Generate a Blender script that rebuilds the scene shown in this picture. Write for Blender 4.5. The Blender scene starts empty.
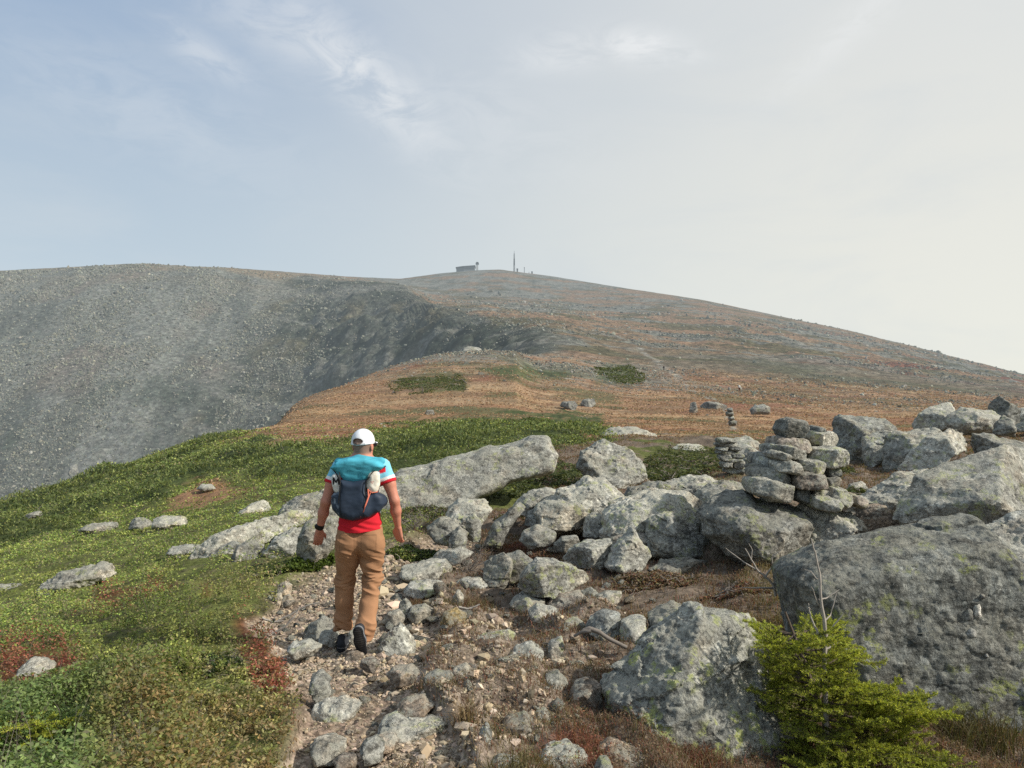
import bpy, math, random
import numpy as np
from mathutils import Vector, Matrix
random.seed(7)
rng = np.random.default_rng(7)
F, HX, HY, ZC = 769.0, 512.0, 414.0, 1.65      # focal length in px, optical axis column, eye-level row, eye height
scene = bpy.context.scene
col = scene.collection

# ------------------------------------------------------------------ helpers
def S(r, g, b):
    def f(c):
        c /= 255.0
        return c / 12.92 if c <= 0.04045 else ((c + 0.055) / 1.055) ** 2.4
    return np.array([f(r), f(g), f(b)])

def tag(o, label=None, cat=None, group=None, kind=None):
    if label: o['label'] = label
    if cat: o['category'] = cat
    if group: o['group'] = group
    if kind: o['kind'] = kind
    return o

def empty(name, loc=(0, 0, 0)):
    o = bpy.data.objects.new(name, None)
    o.location = loc
    o.empty_display_size = 0.1
    col.objects.link(o)
    return o

def mesh_data(name, V, faces, smooth=True, cols=None):
    """faces: one (M,k) int array or a list of such arrays"""
    V = np.asarray(V, dtype=np.float32)
    if not isinstance(faces, (list, tuple)):
        faces = [faces]
    faces = [np.asarray(f, dtype=np.int32) for f in faces if len(f)]
    me = bpy.data.meshes.new(name)
    me.vertices.add(len(V))
    me.vertices.foreach_set('co', V.ravel())
    nl = sum(f.size for f in faces)
    nf = sum(len(f) for f in faces)
    me.loops.add(nl)
    me.polygons.add(nf)
    me.loops.foreach_set('vertex_index', np.concatenate([f.ravel() for f in faces]))
    tot = np.concatenate([np.full(len(f), f.shape[1], np.int32) for f in faces])
    st = np.concatenate([[0], np.cumsum(tot)[:-1]]).astype(np.int32)
    me.polygons.foreach_set('loop_start', st)
    me.polygons.foreach_set('use_smooth', np.full(nf, smooth, dtype=bool))
    me.update(calc_edges=True)
    if cols is not None:
        cols = np.asarray(cols, dtype=np.float32)
        if cols.shape[1] == 3:
            cols = np.concatenate([cols, np.ones((len(cols), 1), np.float32)], 1)
        a = me.color_attributes.new('Col', 'FLOAT_COLOR', 'POINT')
        a.data.foreach_set('color', cols.ravel())
    return me

def mk(name, V, faces, mat, parent=None, smooth=True, cols=None, loc=None):
    o = bpy.data.objects.new(name, mesh_data(name, V, faces, smooth, cols))
    if mat: o.data.materials.append(mat)
    if loc is not None: o.location = loc
    if parent is not None: o.parent = parent
    col.objects.link(o)
    return o

# value noise --------------------------------------------------------
def _h(ix, iy, iz, seed):
    h = (ix.astype(np.uint32) * np.uint32(374761393) + iy.astype(np.uint32) * np.uint32(668265263)
         + iz.astype(np.uint32) * np.uint32(2147483647 - 58) + np.uint32(seed * 974711 + 12345))
    h = (h ^ (h >> np.uint32(13))) * np.uint32(1274126177)
    h = h ^ (h >> np.uint32(16))
    h = h * np.uint32(2246822519)
    h = h ^ (h >> np.uint32(15))
    return h.astype(np.float32) / np.float32(2147483648.0) - 1.0

def _q(t): return t * t * t * (t * (t * 6 - 15) + 10)

def vn2(x, y, seed=0):
    x = np.asarray(x, np.float64); y = np.asarray(y, np.float64)
    fx = np.floor(x); fy = np.floor(y)
    tx = _q(x - fx); ty = _q(y - fy)
    ix = fx.astype(np.int64); iy = fy.astype(np.int64); z = np.zeros_like(ix)
    a = _h(ix, iy, z, seed); b = _h(ix + 1, iy, z, seed)
    c = _h(ix, iy + 1, z, seed); d = _h(ix + 1, iy + 1, z, seed)
    return (a + (b - a) * tx) * (1 - ty) + (c + (d - c) * tx) * ty

def fbm2(x, y, seed=0, octs=4, gain=0.5):
    s = 0; a = 1.0; n = 0
    for k in range(octs):
        c, sn = math.cos(0.7 * k), math.sin(0.7 * k)
        s = s + a * vn2((x * c - y * sn) * 2 ** k + 17.3 * k, (x * sn + y * c) * 2 ** k - 9.1 * k, seed + k)
        n += a; a *= gain
    return s / n * 1.6

def vn3(p, seed=0):
    f = np.floor(p); t = _q(p - f); i = f.astype(np.int64)
    r = 0
    for dx in (0, 1):
        for dy in (0, 1):
            for dz in (0, 1):
                w = ((t[:, 0] if dx else 1 - t[:, 0]) * (t[:, 1] if dy else 1 - t[:, 1]) * (t[:, 2] if dz else 1 - t[:, 2]))
                r = r + w * _h(i[:, 0] + dx, i[:, 1] + dy, i[:, 2] + dz, seed)
    return r

def fbm3(p, seed=0, octs=4, gain=0.5):
    s = 0; a = 1.0; n = 0
    for k in range(octs):
        s = s + a * vn3(p * 2 ** k + 11.7 * k, seed + k); n += a; a *= gain
    return s / n * 1.6

def chips(p, seed):
    """displacement that breaks a surface into tilted flat facets (one plane per noise cell)"""
    f = np.floor(p).astype(np.int64); best = np.full(len(p), 9.0); out = np.zeros(len(p))
    for dx in (-1, 0, 1):
        for dy in (-1, 0, 1):
            for dz in (-1, 0, 1):
                cx, cy, cz = f[:, 0] + dx, f[:, 1] + dy, f[:, 2] + dz
                q = np.stack([cx, cy, cz], 1) + .5 + .45 * np.stack([_h(cx, cy, cz, seed + k) for k in range(3)], 1)
                d = p - q; dd = np.sum(d * d, 1); m = dd < best
                g = np.stack([_h(cx, cy, cz, seed + 5 + k) for k in range(3)], 1)
                v = np.sum(d * g, 1) * .9 + .35 * _h(cx, cy, cz, seed + 9)
                best = np.where(m, dd, best); out = np.where(m, v, out)
    return np.clip(out, -.7, .7)

def ss(a, b, x):
    t = np.clip((x - a) / (b - a), 0, 1)
    return t * t * (3 - 2 * t)

def mixc(c, d, w):
    return c + (np.asarray(d) - c) * np.asarray(w)[..., None]

def poly_sdf(px, py, P):
    """signed distance to a polygon (negative inside)"""
    P = np.asarray(P, float)
    d = np.full(np.shape(px), 1e18); s = np.ones(np.shape(px))
    n = len(P)
    for i in range(n):
        a = P[i]; b = P[i - 1]
        ex, ey = b[0] - a[0], b[1] - a[1]
        wx, wy = px - a[0], py - a[1]
        t = np.clip((wx * ex + wy * ey) / (ex * ex + ey * ey + 1e-12), 0, 1)
        bx, by = wx - ex * t, wy - ey * t
        d = np.minimum(d, bx * bx + by * by)
        c1 = py >= a[1]; c2 = py < b[1]; c3 = ex * wy > ey * wx
        flip = (c1 & c2 & c3) | (~c1 & ~c2 & ~c3)
        s = np.where(flip, -s, s)
    return s * np.sqrt(d)

def surfnets(f, org, h):
    s = f < 0
    nx, ny, nz = f.shape
    cnt = np.zeros((nx - 1, ny - 1, nz - 1), np.int8)
    for dx in (0, 1):
        for dy in (0, 1):
            for dz in (0, 1):
                cnt += s[dx:nx - 1 + dx, dy:ny - 1 + dy, dz:nz - 1 + dz]
    act = (cnt > 0) & (cnt < 8)
    I = np.argwhere(act)
    idx = np.full(act.shape, -1, np.int64)
    idx[act] = np.arange(len(I))
    pos = np.zeros((len(I), 3)); n = np.zeros(len(I))
    for ax in range(3):
        for o1 in (0, 1):
            for o2 in (0, 1):
                o = [0, 0, 0]
                b = [k for k in range(3) if k != ax]
                o[b[0]] = o1; o[b[1]] = o2
                p0 = I + np.array(o); p1 = p0.copy(); p1[:, ax] += 1
                a = f[p0[:, 0], p0[:, 1], p0[:, 2]]; c = f[p1[:, 0], p1[:, 1], p1[:, 2]]
                m = (a < 0) != (c < 0)
                t = np.where(m, a / np.where(m, a - c, 1), 0)
                q = p0.astype(float); q[:, ax] += t
                pos[m] += q[m]; n[m] += 1
    V = org + pos / n[:, None] * h
    quads = []
    for ax in range(3):
        b, c = (ax + 1) % 3, (ax + 2) % 3
        sl0 = [slice(None)] * 3; sl1 = [slice(None)] * 3
        sl0[ax] = slice(0, -1); sl1[ax] = slice(1, None)
        e = s[tuple(sl0)] != s[tuple(sl1)]
        E = np.argwhere(e)
        ok = (E[:, b] > 0) & (E[:, c] > 0) & (E[:, b] < f.shape[b] - 1) & (E[:, c] < f.shape[c] - 1)
        E = E[ok]
        ins = s[E[:, 0], E[:, 1], E[:, 2]]
        def cell(db, dc):
            q = E.copy(); q[:, b] += db; q[:, c] += dc
            return idx[q[:, 0], q[:, 1], q[:, 2]]
        Q = np.stack([cell(-1, -1), cell(0, -1), cell(0, 0), cell(-1, 0)], 1)
        Q[~ins] = Q[~ins][:, ::-1]
        quads.append(Q)
    return V, np.concatenate(quads)

def vnormals(V, Q):
    n = np.cross(V[Q[:, 2]] - V[Q[:, 0]], V[Q[:, -1]] - V[Q[:, 1]])
    N = np.zeros_like(V)
    for k in range(Q.shape[1]):
        np.add.at(N, Q[:, k], n)
    return N / (np.linalg.norm(N, axis=1, keepdims=True) + 1e-12)

def ico(sub):
    import bmesh
    bm = bmesh.new()
    bmesh.ops.create_icosphere(bm, subdivisions=sub, radius=1.0)
    V = np.array([v.co[:] for v in bm.verts]); T = np.array([[v.index for v in f.verts] for f in bm.faces])
    bm.free()
    return V, T

def tubes(paths, radii, sides=5):
    """paths: list of (n,3) point lists; radii: list of radius lists"""
    VV, QQ = [], []; base = 0
    for P, R in zip(paths, radii):
        P = np.asarray(P, float); n = len(P)
        R = np.asarray(R, float)
        T = np.gradient(P, axis=0); T /= np.linalg.norm(T, axis=1, keepdims=True) + 1e-9
        up = np.where(np.abs(T[:, 2:3]) > 0.9, [[1.0, 0, 0]], [[0, 0, 1.0]])
        A = np.cross(T, up); A /= np.linalg.norm(A, axis=1, keepdims=True) + 1e-9
        B = np.cross(T, A)
        th = np.arange(sides) * 2 * math.pi / sides
        ring = P[:, None] + R[:, None, None] * (A[:, None] * np.cos(th)[None, :, None] + B[:, None] * np.sin(th)[None, :, None])
        VV.append(ring.reshape(-1, 3))
        i = np.arange(n - 1)[:, None] * sides + np.arange(sides)[None]
        j = np.arange(n - 1)[:, None] * sides + (np.arange(sides)[None] + 1) % sides
        q = np.stack([i, i + sides, j + sides, j], -1).reshape(-1, 4)
        QQ.append(q + base); base += n * sides
    return np.concatenate(VV), np.concatenate(QQ)

def leaves(P, size, cols, aspect=0.5, upbias=0.6, jitter=0.15, dirs=None, r=rng):
    """one rhombus leaf per point; returns V, quads, vertex colours"""
    n = len(P)
    size = np.broadcast_to(np.asarray(size, float), (n,))
    nrm = r.normal(size=(n, 3)); nrm[:, 2] = np.abs(nrm[:, 2]) + upbias
    nrm /= np.linalg.norm(nrm, axis=1, keepdims=True)
    d = r.normal(size=(n, 3)) if dirs is None else dirs + 0.25 * r.normal(size=(n, 3))
    d = d - nrm * np.sum(d * nrm, 1, keepdims=True) if dirs is None else d
    d /= np.linalg.norm(d, axis=1, keepdims=True) + 1e-9
    w = np.cross(nrm, d); w /= np.linalg.norm(w, axis=1, keepdims=True) + 1e-9
    L = size[:, None]
    V = np.stack([P - d * L * .5, P + w * L * .5 * aspect, P + d * L * .5, P - w * L * .5 * aspect], 1).reshape(-1, 3)
    Q = np.arange(4 * n).reshape(n, 4)
    c = cols * (1 + jitter * r.normal(size=(n, 1)))
    return V, Q, np.repeat(np.clip(c, 0.003, 1), 4, axis=0)

def blades(P, length, width, cols, lean=0.5, r=rng, jitter=0.15):
    """one bent grass blade (two-segment triangle strip) per point"""
    n = len(P)
    a = r.uniform(0, 2 * math.pi, n)
    d = np.stack([np.cos(a), np.sin(a), np.zeros(n)], 1)
    w = np.stack([-np.sin(a), np.cos(a), np.zeros(n)], 1)
    a2 = r.uniform(0, 2 * math.pi, n)
    w = np.stack([np.cos(a2), np.sin(a2), np.zeros(n)], 1)
    L = (np.asarray(length) * r.uniform(.6, 1.3, n))[:, None]
    W = np.broadcast_to(np.asarray(width, float), (n,))[:, None]
    ln = (lean * r.uniform(.2, 1.4, n))[:, None]
    m = P + np.array([0, 0, 1.]) * L * .55 + d * L * ln * .25
    t = P + np.array([0, 0, 1.]) * L * (1 - .3 * ln) + d * L * ln
    V = np.stack([P - w * W * .5, P + w * W * .5, m + w * W * .4, m - w * W * .4, t], 1).reshape(-1, 3)
    b = np.arange(n) * 5
    Q = np.stack([b, b + 1, b + 2, b + 3], 1); T = np.stack([b + 3, b + 2, b + 4], 1)
    c = cols * (1 + jitter * r.normal(size=(n, 1)))
    return V, [Q, T], np.repeat(np.clip(c, 0.003, 1), 5, axis=0)

# ------------------------------------------------------------------ materials
class NT:
    def __init__(s, name):
        s.m = bpy.data.materials.new(name); s.m.use_nodes = True
        s.t = s.m.node_tree; s.t.nodes.clear()
    def n(s, typ, **kw):
        nd = s.t.nodes.new(typ)
        for k, v in kw.items():
            if k.startswith('i_'):
                nd.inputs[k[2:].replace('_', ' ')].default_value = v
            else:
                setattr(nd, k, v)
        return nd
    def l(s, a, b): s.t.links.new(a, b)
    def math(s, op, a, b=None, clamp=False):
        nd = s.n('ShaderNodeMath', operation=op); nd.use_clamp = clamp
        for i, x in enumerate((a, b)):
            if x is None: continue
            if isinstance(x, (int, float)): nd.inputs[i].default_value = x
            else: s.l(x, nd.inputs[i])
        return nd.outputs[0]
    def mix(s, fac, a, b, mode='MIX'):
        nd = s.n('ShaderNodeMix', data_type='RGBA', blend_type=mode)
        for sock, x in ((nd.inputs[0], fac), (nd.inputs[6], a), (nd.inputs[7], b)):
            if isinstance(x, (int, float)): sock.default_value = x
            elif isinstance(x, (tuple, list, np.ndarray)): sock.default_value = (*[float(q) for q in x[:3]], 1)
            else: s.l(x, sock)
        return nd.outputs[2]
    def ramp(s, x, stops):
        nd = s.n('ShaderNodeValToRGB')
        e = nd.color_ramp.elements
        while len(e) < len(stops): e.new(0.5)
        for k, (p, c) in enumerate(stops):
            e[k].position = p
            e[k].color = (c, c, c, 1) if isinstance(c, (int, float)) else (*[float(q) for q in c[:3]], 1)
        s.l(x, nd.inputs[0])
        return nd.outputs[0]
    def step(s, x, a, b):
        nd = s.n('ShaderNodeMapRange'); nd.interpolation_type = 'SMOOTHSTEP'
        nd.inputs[1].default_value = a; nd.inputs[2].default_value = b
        s.l(x, nd.inputs[0])
        return nd.outputs[0]
    def noise(s, vec, scale, detail=4, rough=0.55, dist=0.0):
        nd = s.n('ShaderNodeTexNoise')
        nd.inputs['Scale'].default_value = scale; nd.inputs['Detail'].default_value = detail
        nd.inputs['Roughness'].default_value = rough; nd.inputs['Distortion'].default_value = dist
        if vec is not None: s.l(vec, nd.inputs['Vector'])
        return nd.outputs[0]
    def voro(s, vec, scale, feature='F1', out=0):
        nd = s.n('ShaderNodeTexVoronoi', feature=feature)
        nd.inputs['Scale'].default_value = scale
        s.l(vec, nd.inputs['Vector'])
        return nd.outputs[out]
    def bump(s, height, strength, dist, normal=None):
        nd = s.n('ShaderNodeBump')
        nd.inputs['Strength'].default_value = strength; nd.inputs['Distance'].default_value = dist
        s.l(height, nd.inputs['Height'])
        if normal is not None: s.l(normal, nd.inputs['Normal'])
        return nd.outputs[0]
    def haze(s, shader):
        """painted haze: a pale glow mixed into the surface, growing with distance from the world origin"""
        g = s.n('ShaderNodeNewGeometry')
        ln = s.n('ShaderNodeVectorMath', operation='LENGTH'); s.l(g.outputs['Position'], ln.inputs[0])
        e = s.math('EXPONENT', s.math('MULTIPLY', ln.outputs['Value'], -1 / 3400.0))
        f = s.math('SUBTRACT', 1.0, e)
        em = s.n('ShaderNodeEmission'); em.inputs[0].default_value = (*S(176, 188, 194), 1); em.inputs[1].default_value = 0.92  # pale glow on the surface itself stands in for hazy air
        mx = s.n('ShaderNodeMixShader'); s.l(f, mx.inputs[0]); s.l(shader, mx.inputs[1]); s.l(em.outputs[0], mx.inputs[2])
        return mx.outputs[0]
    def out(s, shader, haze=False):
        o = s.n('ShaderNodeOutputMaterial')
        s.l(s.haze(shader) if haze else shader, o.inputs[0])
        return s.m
    def bsdf(s, color, rough=0.85, normal=None, spec=0.3):
        b = s.n('ShaderNodeBsdfPrincipled')
        if isinstance(color, (tuple, list, np.ndarray)): b.inputs['Base Color'].default_value = (*[float(q) for q in color[:3]], 1)
        else: s.l(color, b.inputs['Base Color'])
        if isinstance(rough, (int, float)): b.inputs['Roughness'].default_value = rough
        else: s.l(rough, b.inputs['Roughness'])
        b.inputs['Specular IOR Level'].default_value = spec
        if normal is not None: s.l(normal, b.inputs['Normal'])
        return b.outputs[0]

def rock_mat(name, base=(0.20, 0.205, 0.185), yellow=0.5, pale=0.5, warm=0.0, haze=False, scale=1.0, bright=1.0):
    t = NT(name)
    tc = t.n('ShaderNodeTexCoord'); v = tc.outputs['Object']
    oi = t.n('ShaderNodeObjectInfo')
    off = t.n('ShaderNodeVectorMath', operation='ADD'); t.l(v, off.inputs[0])
    cb = t.n('ShaderNodeCombineXYZ'); r17 = t.math('MULTIPLY', oi.outputs['Random'], 37.0)
    t.l(r17, cb.inputs[0]); t.l(r17, cb.inputs[2]); t.l(cb.outputs[0], off.inputs[1])
    v = off.outputs[0]
    b = np.array(base) * bright
    def warp(vec, sc, amt):
        wn = t.n('ShaderNodeTexNoise'); wn.inputs['Scale'].default_value = sc * scale; wn.inputs['Detail'].default_value = 4; t.l(vec, wn.inputs['Vector'])
        m = t.n('ShaderNodeVectorMath', operation='SCALE'); m.inputs['Scale'].default_value = amt / scale; t.l(wn.outputs[1], m.inputs[0])
        a = t.n('ShaderNodeVectorMath', operation='ADD'); t.l(vec, a.inputs[0]); t.l(m.outputs[0], a.inputs[1]); return a.outputs[0]
    vw = warp(v, 16, .16); vw2 = warp(v, 45, .06)
    big = t.noise(v, 1.5 * scale, 6, 0.65)
    mid = t.noise(v, 8 * scale, 7, 0.7)
    gran = t.noise(v, 30 * scale, 5, 0.7)
    fine = t.noise(v, 75 * scale, 4, 0.75)
    c = t.ramp(big, [(0.32, b * 0.60), (0.5, b), (0.68, b * 1.35 + np.array([0.02, 0.015, 0.0]))])
    wm = t.math('MULTIPLY', t.step(t.noise(v, 2.3 * scale, 4), 0.45, 0.65), 0.5 + warm)
    c = t.mix(wm, c, b * np.array([1.15, 0.97, 0.78]))
    mp = t.n('ShaderNodeMapping'); t.l(v, mp.inputs[0]); mp.inputs['Rotation'].default_value = (.5, .35, .2); mp.inputs['Scale'].default_value = (2.5, 2.5, 16)
    seam = t.noise(mp.outputs[0], 1.0 * scale, 6, 0.65, .6)
    c = t.mix(t.math('MULTIPLY', t.step(seam, 0.47, 0.34), 0.65), c, b * 0.34)                       # dark foliation streaks
    c = t.mix(t.math('MULTIPLY', t.step(mid, 0.50, 0.64), 0.75), c, b * 0.40)                        # dark crusts
    # crust mosaic: patches and flecks, each with its own tone
    cell = t.n('ShaderNodeSeparateColor'); t.l(t.voro(vw, 12 * scale, out=1), cell.inputs[0])
    c = t.mix(1.0, c, t.ramp(cell.outputs[0], [(0.1, 0.66), (0.55, 0.95), (0.9, 1.36)]), 'MULTIPLY')
    cell2 = t.n('ShaderNodeSeparateColor'); t.l(t.voro(vw2, 46 * scale, out=1), cell2.inputs[0])
    c = t.mix(1.0, c, t.ramp(cell2.outputs[0], [(0.05, 0.62), (0.5, 0.98), (0.95, 1.38)]), 'MULTIPLY')
    c = t.mix(t.math('MULTIPLY', t.step(gran, 0.46, 0.36), 0.6), c, b * 0.34)
    c = t.mix(t.math('MULTIPLY', t.step(fine, 0.56, 0.66), 0.5), c, b * 1.7 + 0.03)
    geo = t.n('ShaderNodeNewGeometry'); sp = t.n('ShaderNodeSeparateXYZ'); t.l(geo.outputs['Normal'], sp.inputs[0])
    up = t.step(sp.outputs[2], 0.0, 0.9)
    pl = t.step(t.math('ADD', t.noise(vw, 4.5 * scale, 8, 0.75), t.math('MULTIPLY', up, 0.09)), 0.585 - 0.07 * pale, 0.635 - .06 * pale)
    pl = t.math('MULTIPLY', pl, t.step(gran, 0.36, 0.52))
    c = t.mix(t.math('MULTIPLY', pl, 0.55 + 0.25 * pale), c, np.array([0.365, 0.36, 0.295]))
    vo = t.voro(vw, 10 * scale)
    spots = t.math('MULTIPLY', t.step(vo, 0.50, 0.36), t.step(t.noise(v, 2.7 * scale, 4), 0.55 - 0.09 * yellow, 0.62 - .06 * yellow))
    spots = t.math('MULTIPLY', spots, t.step(t.noise(v, 40 * scale, 4, .7), 0.40, 0.52))
    c = t.mix(t.math('MULTIPLY', spots, min(0.9, 1.0 * yellow)), c, (0.37, 0.40, 0.145))
    vo2 = t.voro(vw2, 24 * scale)
    c = t.mix(t.math('MULTIPLY', t.math('MULTIPLY', t.step(vo2, 0.26, 0.16), t.step(big, .48, .6)), 0.55), c, (0.46, 0.46, 0.41))
    tone = t.math('ADD', t.math('MULTIPLY', oi.outputs['Random'], 0.5), 0.76)
    c = t.mix(1.0, c, tone, 'MULTIPLY')
    nb = t.bump(t.math('ADD', t.math('MULTIPLY', mid, 0.6), t.math('MULTIPLY', seam, 0.6)), 0.9, 0.04 / scale)
    nb = t.bump(t.math('ADD', gran, t.math('MULTIPLY', fine, .5)), 0.9, 0.022 / scale, nb)
    return t.out(t.bsdf(c, 0.92, nb, 0.15), haze)

def leaf_mat(name, trans=0.35, haze=False, rough=0.6):
    t = NT(name)
    a = t.n('ShaderNodeAttribute', attribute_name='Col')
    d = t.bsdf(a.outputs[0], rough, None, 0.25)
    tr = t.n('ShaderNodeBsdfTranslucent'); t.l(t.mix(1.0, a.outputs[0], (1.15, 1.1, 0.7), 'MULTIPLY'), tr.inputs[0])
    mx = t.n('ShaderNodeMixShader'); mx.inputs[0].default_value = trans
    t.l(d, mx.inputs[1]); t.l(tr.outputs[0], mx.inputs[2])
    return t.out(mx.outputs[0], haze)

def plain_mat(name, color, rough=0.8, nscale=0, namp=0.25, bump=0.0, haze=False, spec=0.3):
    t = NT(name)
    if nscale:
        tc = t.n('ShaderNodeTexCoord')
        n = t.noise(tc.outputs['Object'], nscale, 5, 0.6)
        c = t.mix(n, np.array(color) * (1 - namp), np.array(color) * (1 + namp))
        nb = t.bump(n, 0.6, bump) if bump else None
        return t.out(t.bsdf(c, rough, nb, spec), haze)
    return t.out(t.bsdf(color, rough, None, spec), haze)

def attr_mat(name, rough=0.85, bumpscale=0, bump=0.0, spec=0.25, sheen=0.0, vary=0.12):
    t = NT(name)
    a = t.n('ShaderNodeAttribute', attribute_name='Col')
    tc = t.n('ShaderNodeTexCoord')
    n = t.noise(tc.outputs['Object'], bumpscale or 40, 5, 0.6)
    c = t.mix(1.0, a.outputs[0], t.ramp(n, [(0.25, 1 - vary * 2), (0.75, 1 + vary)]), 'MULTIPLY')
    nb = t.bump(n, 0.5, bump) if bump else None
    return t.out(t.bsdf(c, rough, nb, spec))
# ------------------------------------------------------------------ terrain
def Zy(y, Y): return ZC + (HY - y) / F * Y
def zk(Y, z): return (Y, z)
def yk(Y, y): return (Y, Zy(y, Y))
COLS = {
 -1400: [zk(.5, 0), zk(4, -1.2), zk(6.5, -3), zk(11, -6), zk(18, -12), zk(30, -22), zk(44, -32), zk(70, -50), zk(160, -110), zk(420, -150), zk(640, -60), zk(880, 120), zk(1000, 130), zk(1500, 100), zk(3200, 50)],
 -300: [zk(.5, 0), zk(4, -.35), zk(6.5, -1.2), zk(11, -2.6), zk(18, -4.8), zk(30, -8.5), zk(44, -14), zk(70, -30), zk(160, -80), zk(420, -100), zk(640, 20), yk(880, 280), yk(1000, 276), yk(1500, 284), zk(3200, 200)],
 0:   [zk(.5, 0), zk(4, -.10), zk(6.5, -.45), zk(11, -.98), yk(18, 560), yk(30, 525), yk(44, 505), zk(70, -12), zk(160, -60), zk(420, -75), yk(640, 368), yk(880, 275), yk(1000, 269), yk(1500, 277), zk(3200, 300)],
 130: [zk(.5, 0), zk(4, 0.0), zk(6.5, -.30), zk(11, -.6), yk(18, 532), yk(30, 498), yk(56, 465), zk(85, -9), zk(170, -50), zk(420, -72), yk(640, 365), yk(900, 269), yk(1010, 263), yk(1500, 272), zk(3200, 300)],
 230: [zk(.5, 0), zk(4, 0.0), zk(6.5, -.22), zk(11, -.35), yk(18, 510), yk(30, 475), yk(72, 434), zk(100, -8), zk(180, -45), zk(430, -65), yk(660, 362), yk(920, 271), yk(1020, 267), yk(1500, 275), zk(3200, 300)],
 300: [zk(.5, 0), zk(4, -.02), zk(6.5, -.2), zk(11, -.2), yk(18, 496), yk(30, 460), yk(75, 426), yk(150, 402), zk(200, -8), zk(430, -40), yk(680, 340), yk(960, 276), yk(1040, 274), yk(1500, 280), zk(3200, 320)],
 345: [zk(.5, 0), zk(4, -.02), zk(6.5, -.2), zk(11, -.05), yk(18, 489), yk(30, 454), yk(72, 426), yk(195, 386), zk(250, -6), zk(430, -20), yk(650, 335), yk(900, 280), yk(980, 277.5), yk(1500, 277), zk(3200, 340)],
 400: [zk(.5, 0), zk(4, 0.0), zk(6.5, -.2), zk(11, -.05), yk(18, 486), yk(30, 452), yk(70, 426), yk(260, 367), zk(320, 0), zk(430, -5), yk(600, 330), yk(800, 286), yk(1000, 284), yk(1800, 278.5), zk(3200, 330)],
 440: [zk(.5, 0), zk(4, -.02), zk(6.5, -.2), zk(11, -.08), yk(18, 480), yk(30, 448), yk(66, 426), yk(295, 358), zk(360, 12), zk(430, 18), yk(545, 326), yk(650, 308), yk(1000, 294), yk(1950, 273.5), zk(3200, 360)],
 500: [zk(.5, 0), zk(4, -.04), zk(6.5, -.2), zk(11, -.1), yk(18, 480), yk(30, 446), yk(65, 426), yk(310, 355), yk(350, 368), yk(400, 358), yk(480, 328), yk(540, 317), yk(1000, 296), yk(2000, 271), zk(3200, 370)],
 550: [zk(.5, 0), zk(4, -.05), zk(6.5, -.18), zk(11, -.08), yk(18, 480), yk(30, 444), yk(65, 427), yk(300, 356), yk(340, 352), yk(380, 343), yk(420, 331), yk(540, 320), yk(1000, 300), yk(1900, 276), zk(3200, 350)],
 620: [zk(.5, 0), zk(4, -.08), zk(6.5, -.15), zk(11, .05), yk(18, 477), yk(30, 443), yk(65, 428), yk(250, 376), yk(300, 366), yk(360, 355), yk(430, 342), yk(560, 330), yk(950, 308), yk(1600, 287), zk(3200, 330)],
 700: [zk(.5, 0), zk(4, -.15), zk(6.5, -.1), zk(11, .1), yk(18, 475), yk(30, 445), yk(65, 430), yk(220, 386), yk(290, 372), yk(360, 360), yk(450, 348), yk(600, 333), yk(900, 315), yk(1400, 301), zk(3200, 290)],
 850: [zk(.5, 0), zk(4, -.25), zk(6.5, -.1), zk(11, .2), yk(18, 472), yk(30, 447), yk(65, 432), yk(160, 409), yk(260, 389), yk(350, 375), yk(450, 362), yk(600, 350), yk(850, 338), yk(1150, 331), zk(3200, 200)],
 1024: [zk(.5, 0), zk(4, -.3), zk(6.5, -.2), zk(11, .4), yk(18, 462), yk(30, 440), yk(65, 427), yk(140, 413), yk(240, 403), yk(340, 394), yk(450, 387), yk(600, 381), yk(800, 377), yk(1000, 374), zk(3200, 60)],
 1350: [zk(.5, 0), zk(4, -.2), zk(6.5, 0), zk(11, .8), yk(18, 452), yk(30, 434), yk(65, 426), yk(140, 421), yk(240, 418), yk(340, 416), yk(450, 415), yk(600, 414), yk(800, 413), yk(1000, 412), zk(3200, -60)],
 2400: [zk(.5, 0), zk(4, 0), zk(6.5, .3), zk(11, 1.0), yk(18, 450), yk(30, 436), yk(65, 428), yk(140, 424), yk(240, 422), yk(340, 421), yk(450, 420), yk(600, 420), yk(800, 420), yk(1000, 420), zk(3200, -100)],
}
UC = np.array(sorted(COLS), float)
KT = np.array([COLS[int(u)] for u in UC])          # (ncol, K, 2)
NK = KT.shape[1]

def pchip_slopes(x, y):
    """x,y (...,K)"""
    h = np.diff(x, axis=-1); d = np.diff(y, axis=-1) / h
    m = np.zeros_like(y)
    w1 = 2 * h[..., 1:] + h[..., :-1]; w2 = h[..., 1:] + 2 * h[..., :-1]
    same = d[..., 1:] * d[..., :-1] > 0
    with np.errstate(divide='ignore', invalid='ignore'):
        mm = (w1 + w2) / (w1 / d[..., :-1] + w2 / d[..., 1:])
    m[..., 1:-1] = np.where(same, mm, 0)
    m[..., 0] = d[..., 0]; m[..., -1] = d[..., -1]
    return m

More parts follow.
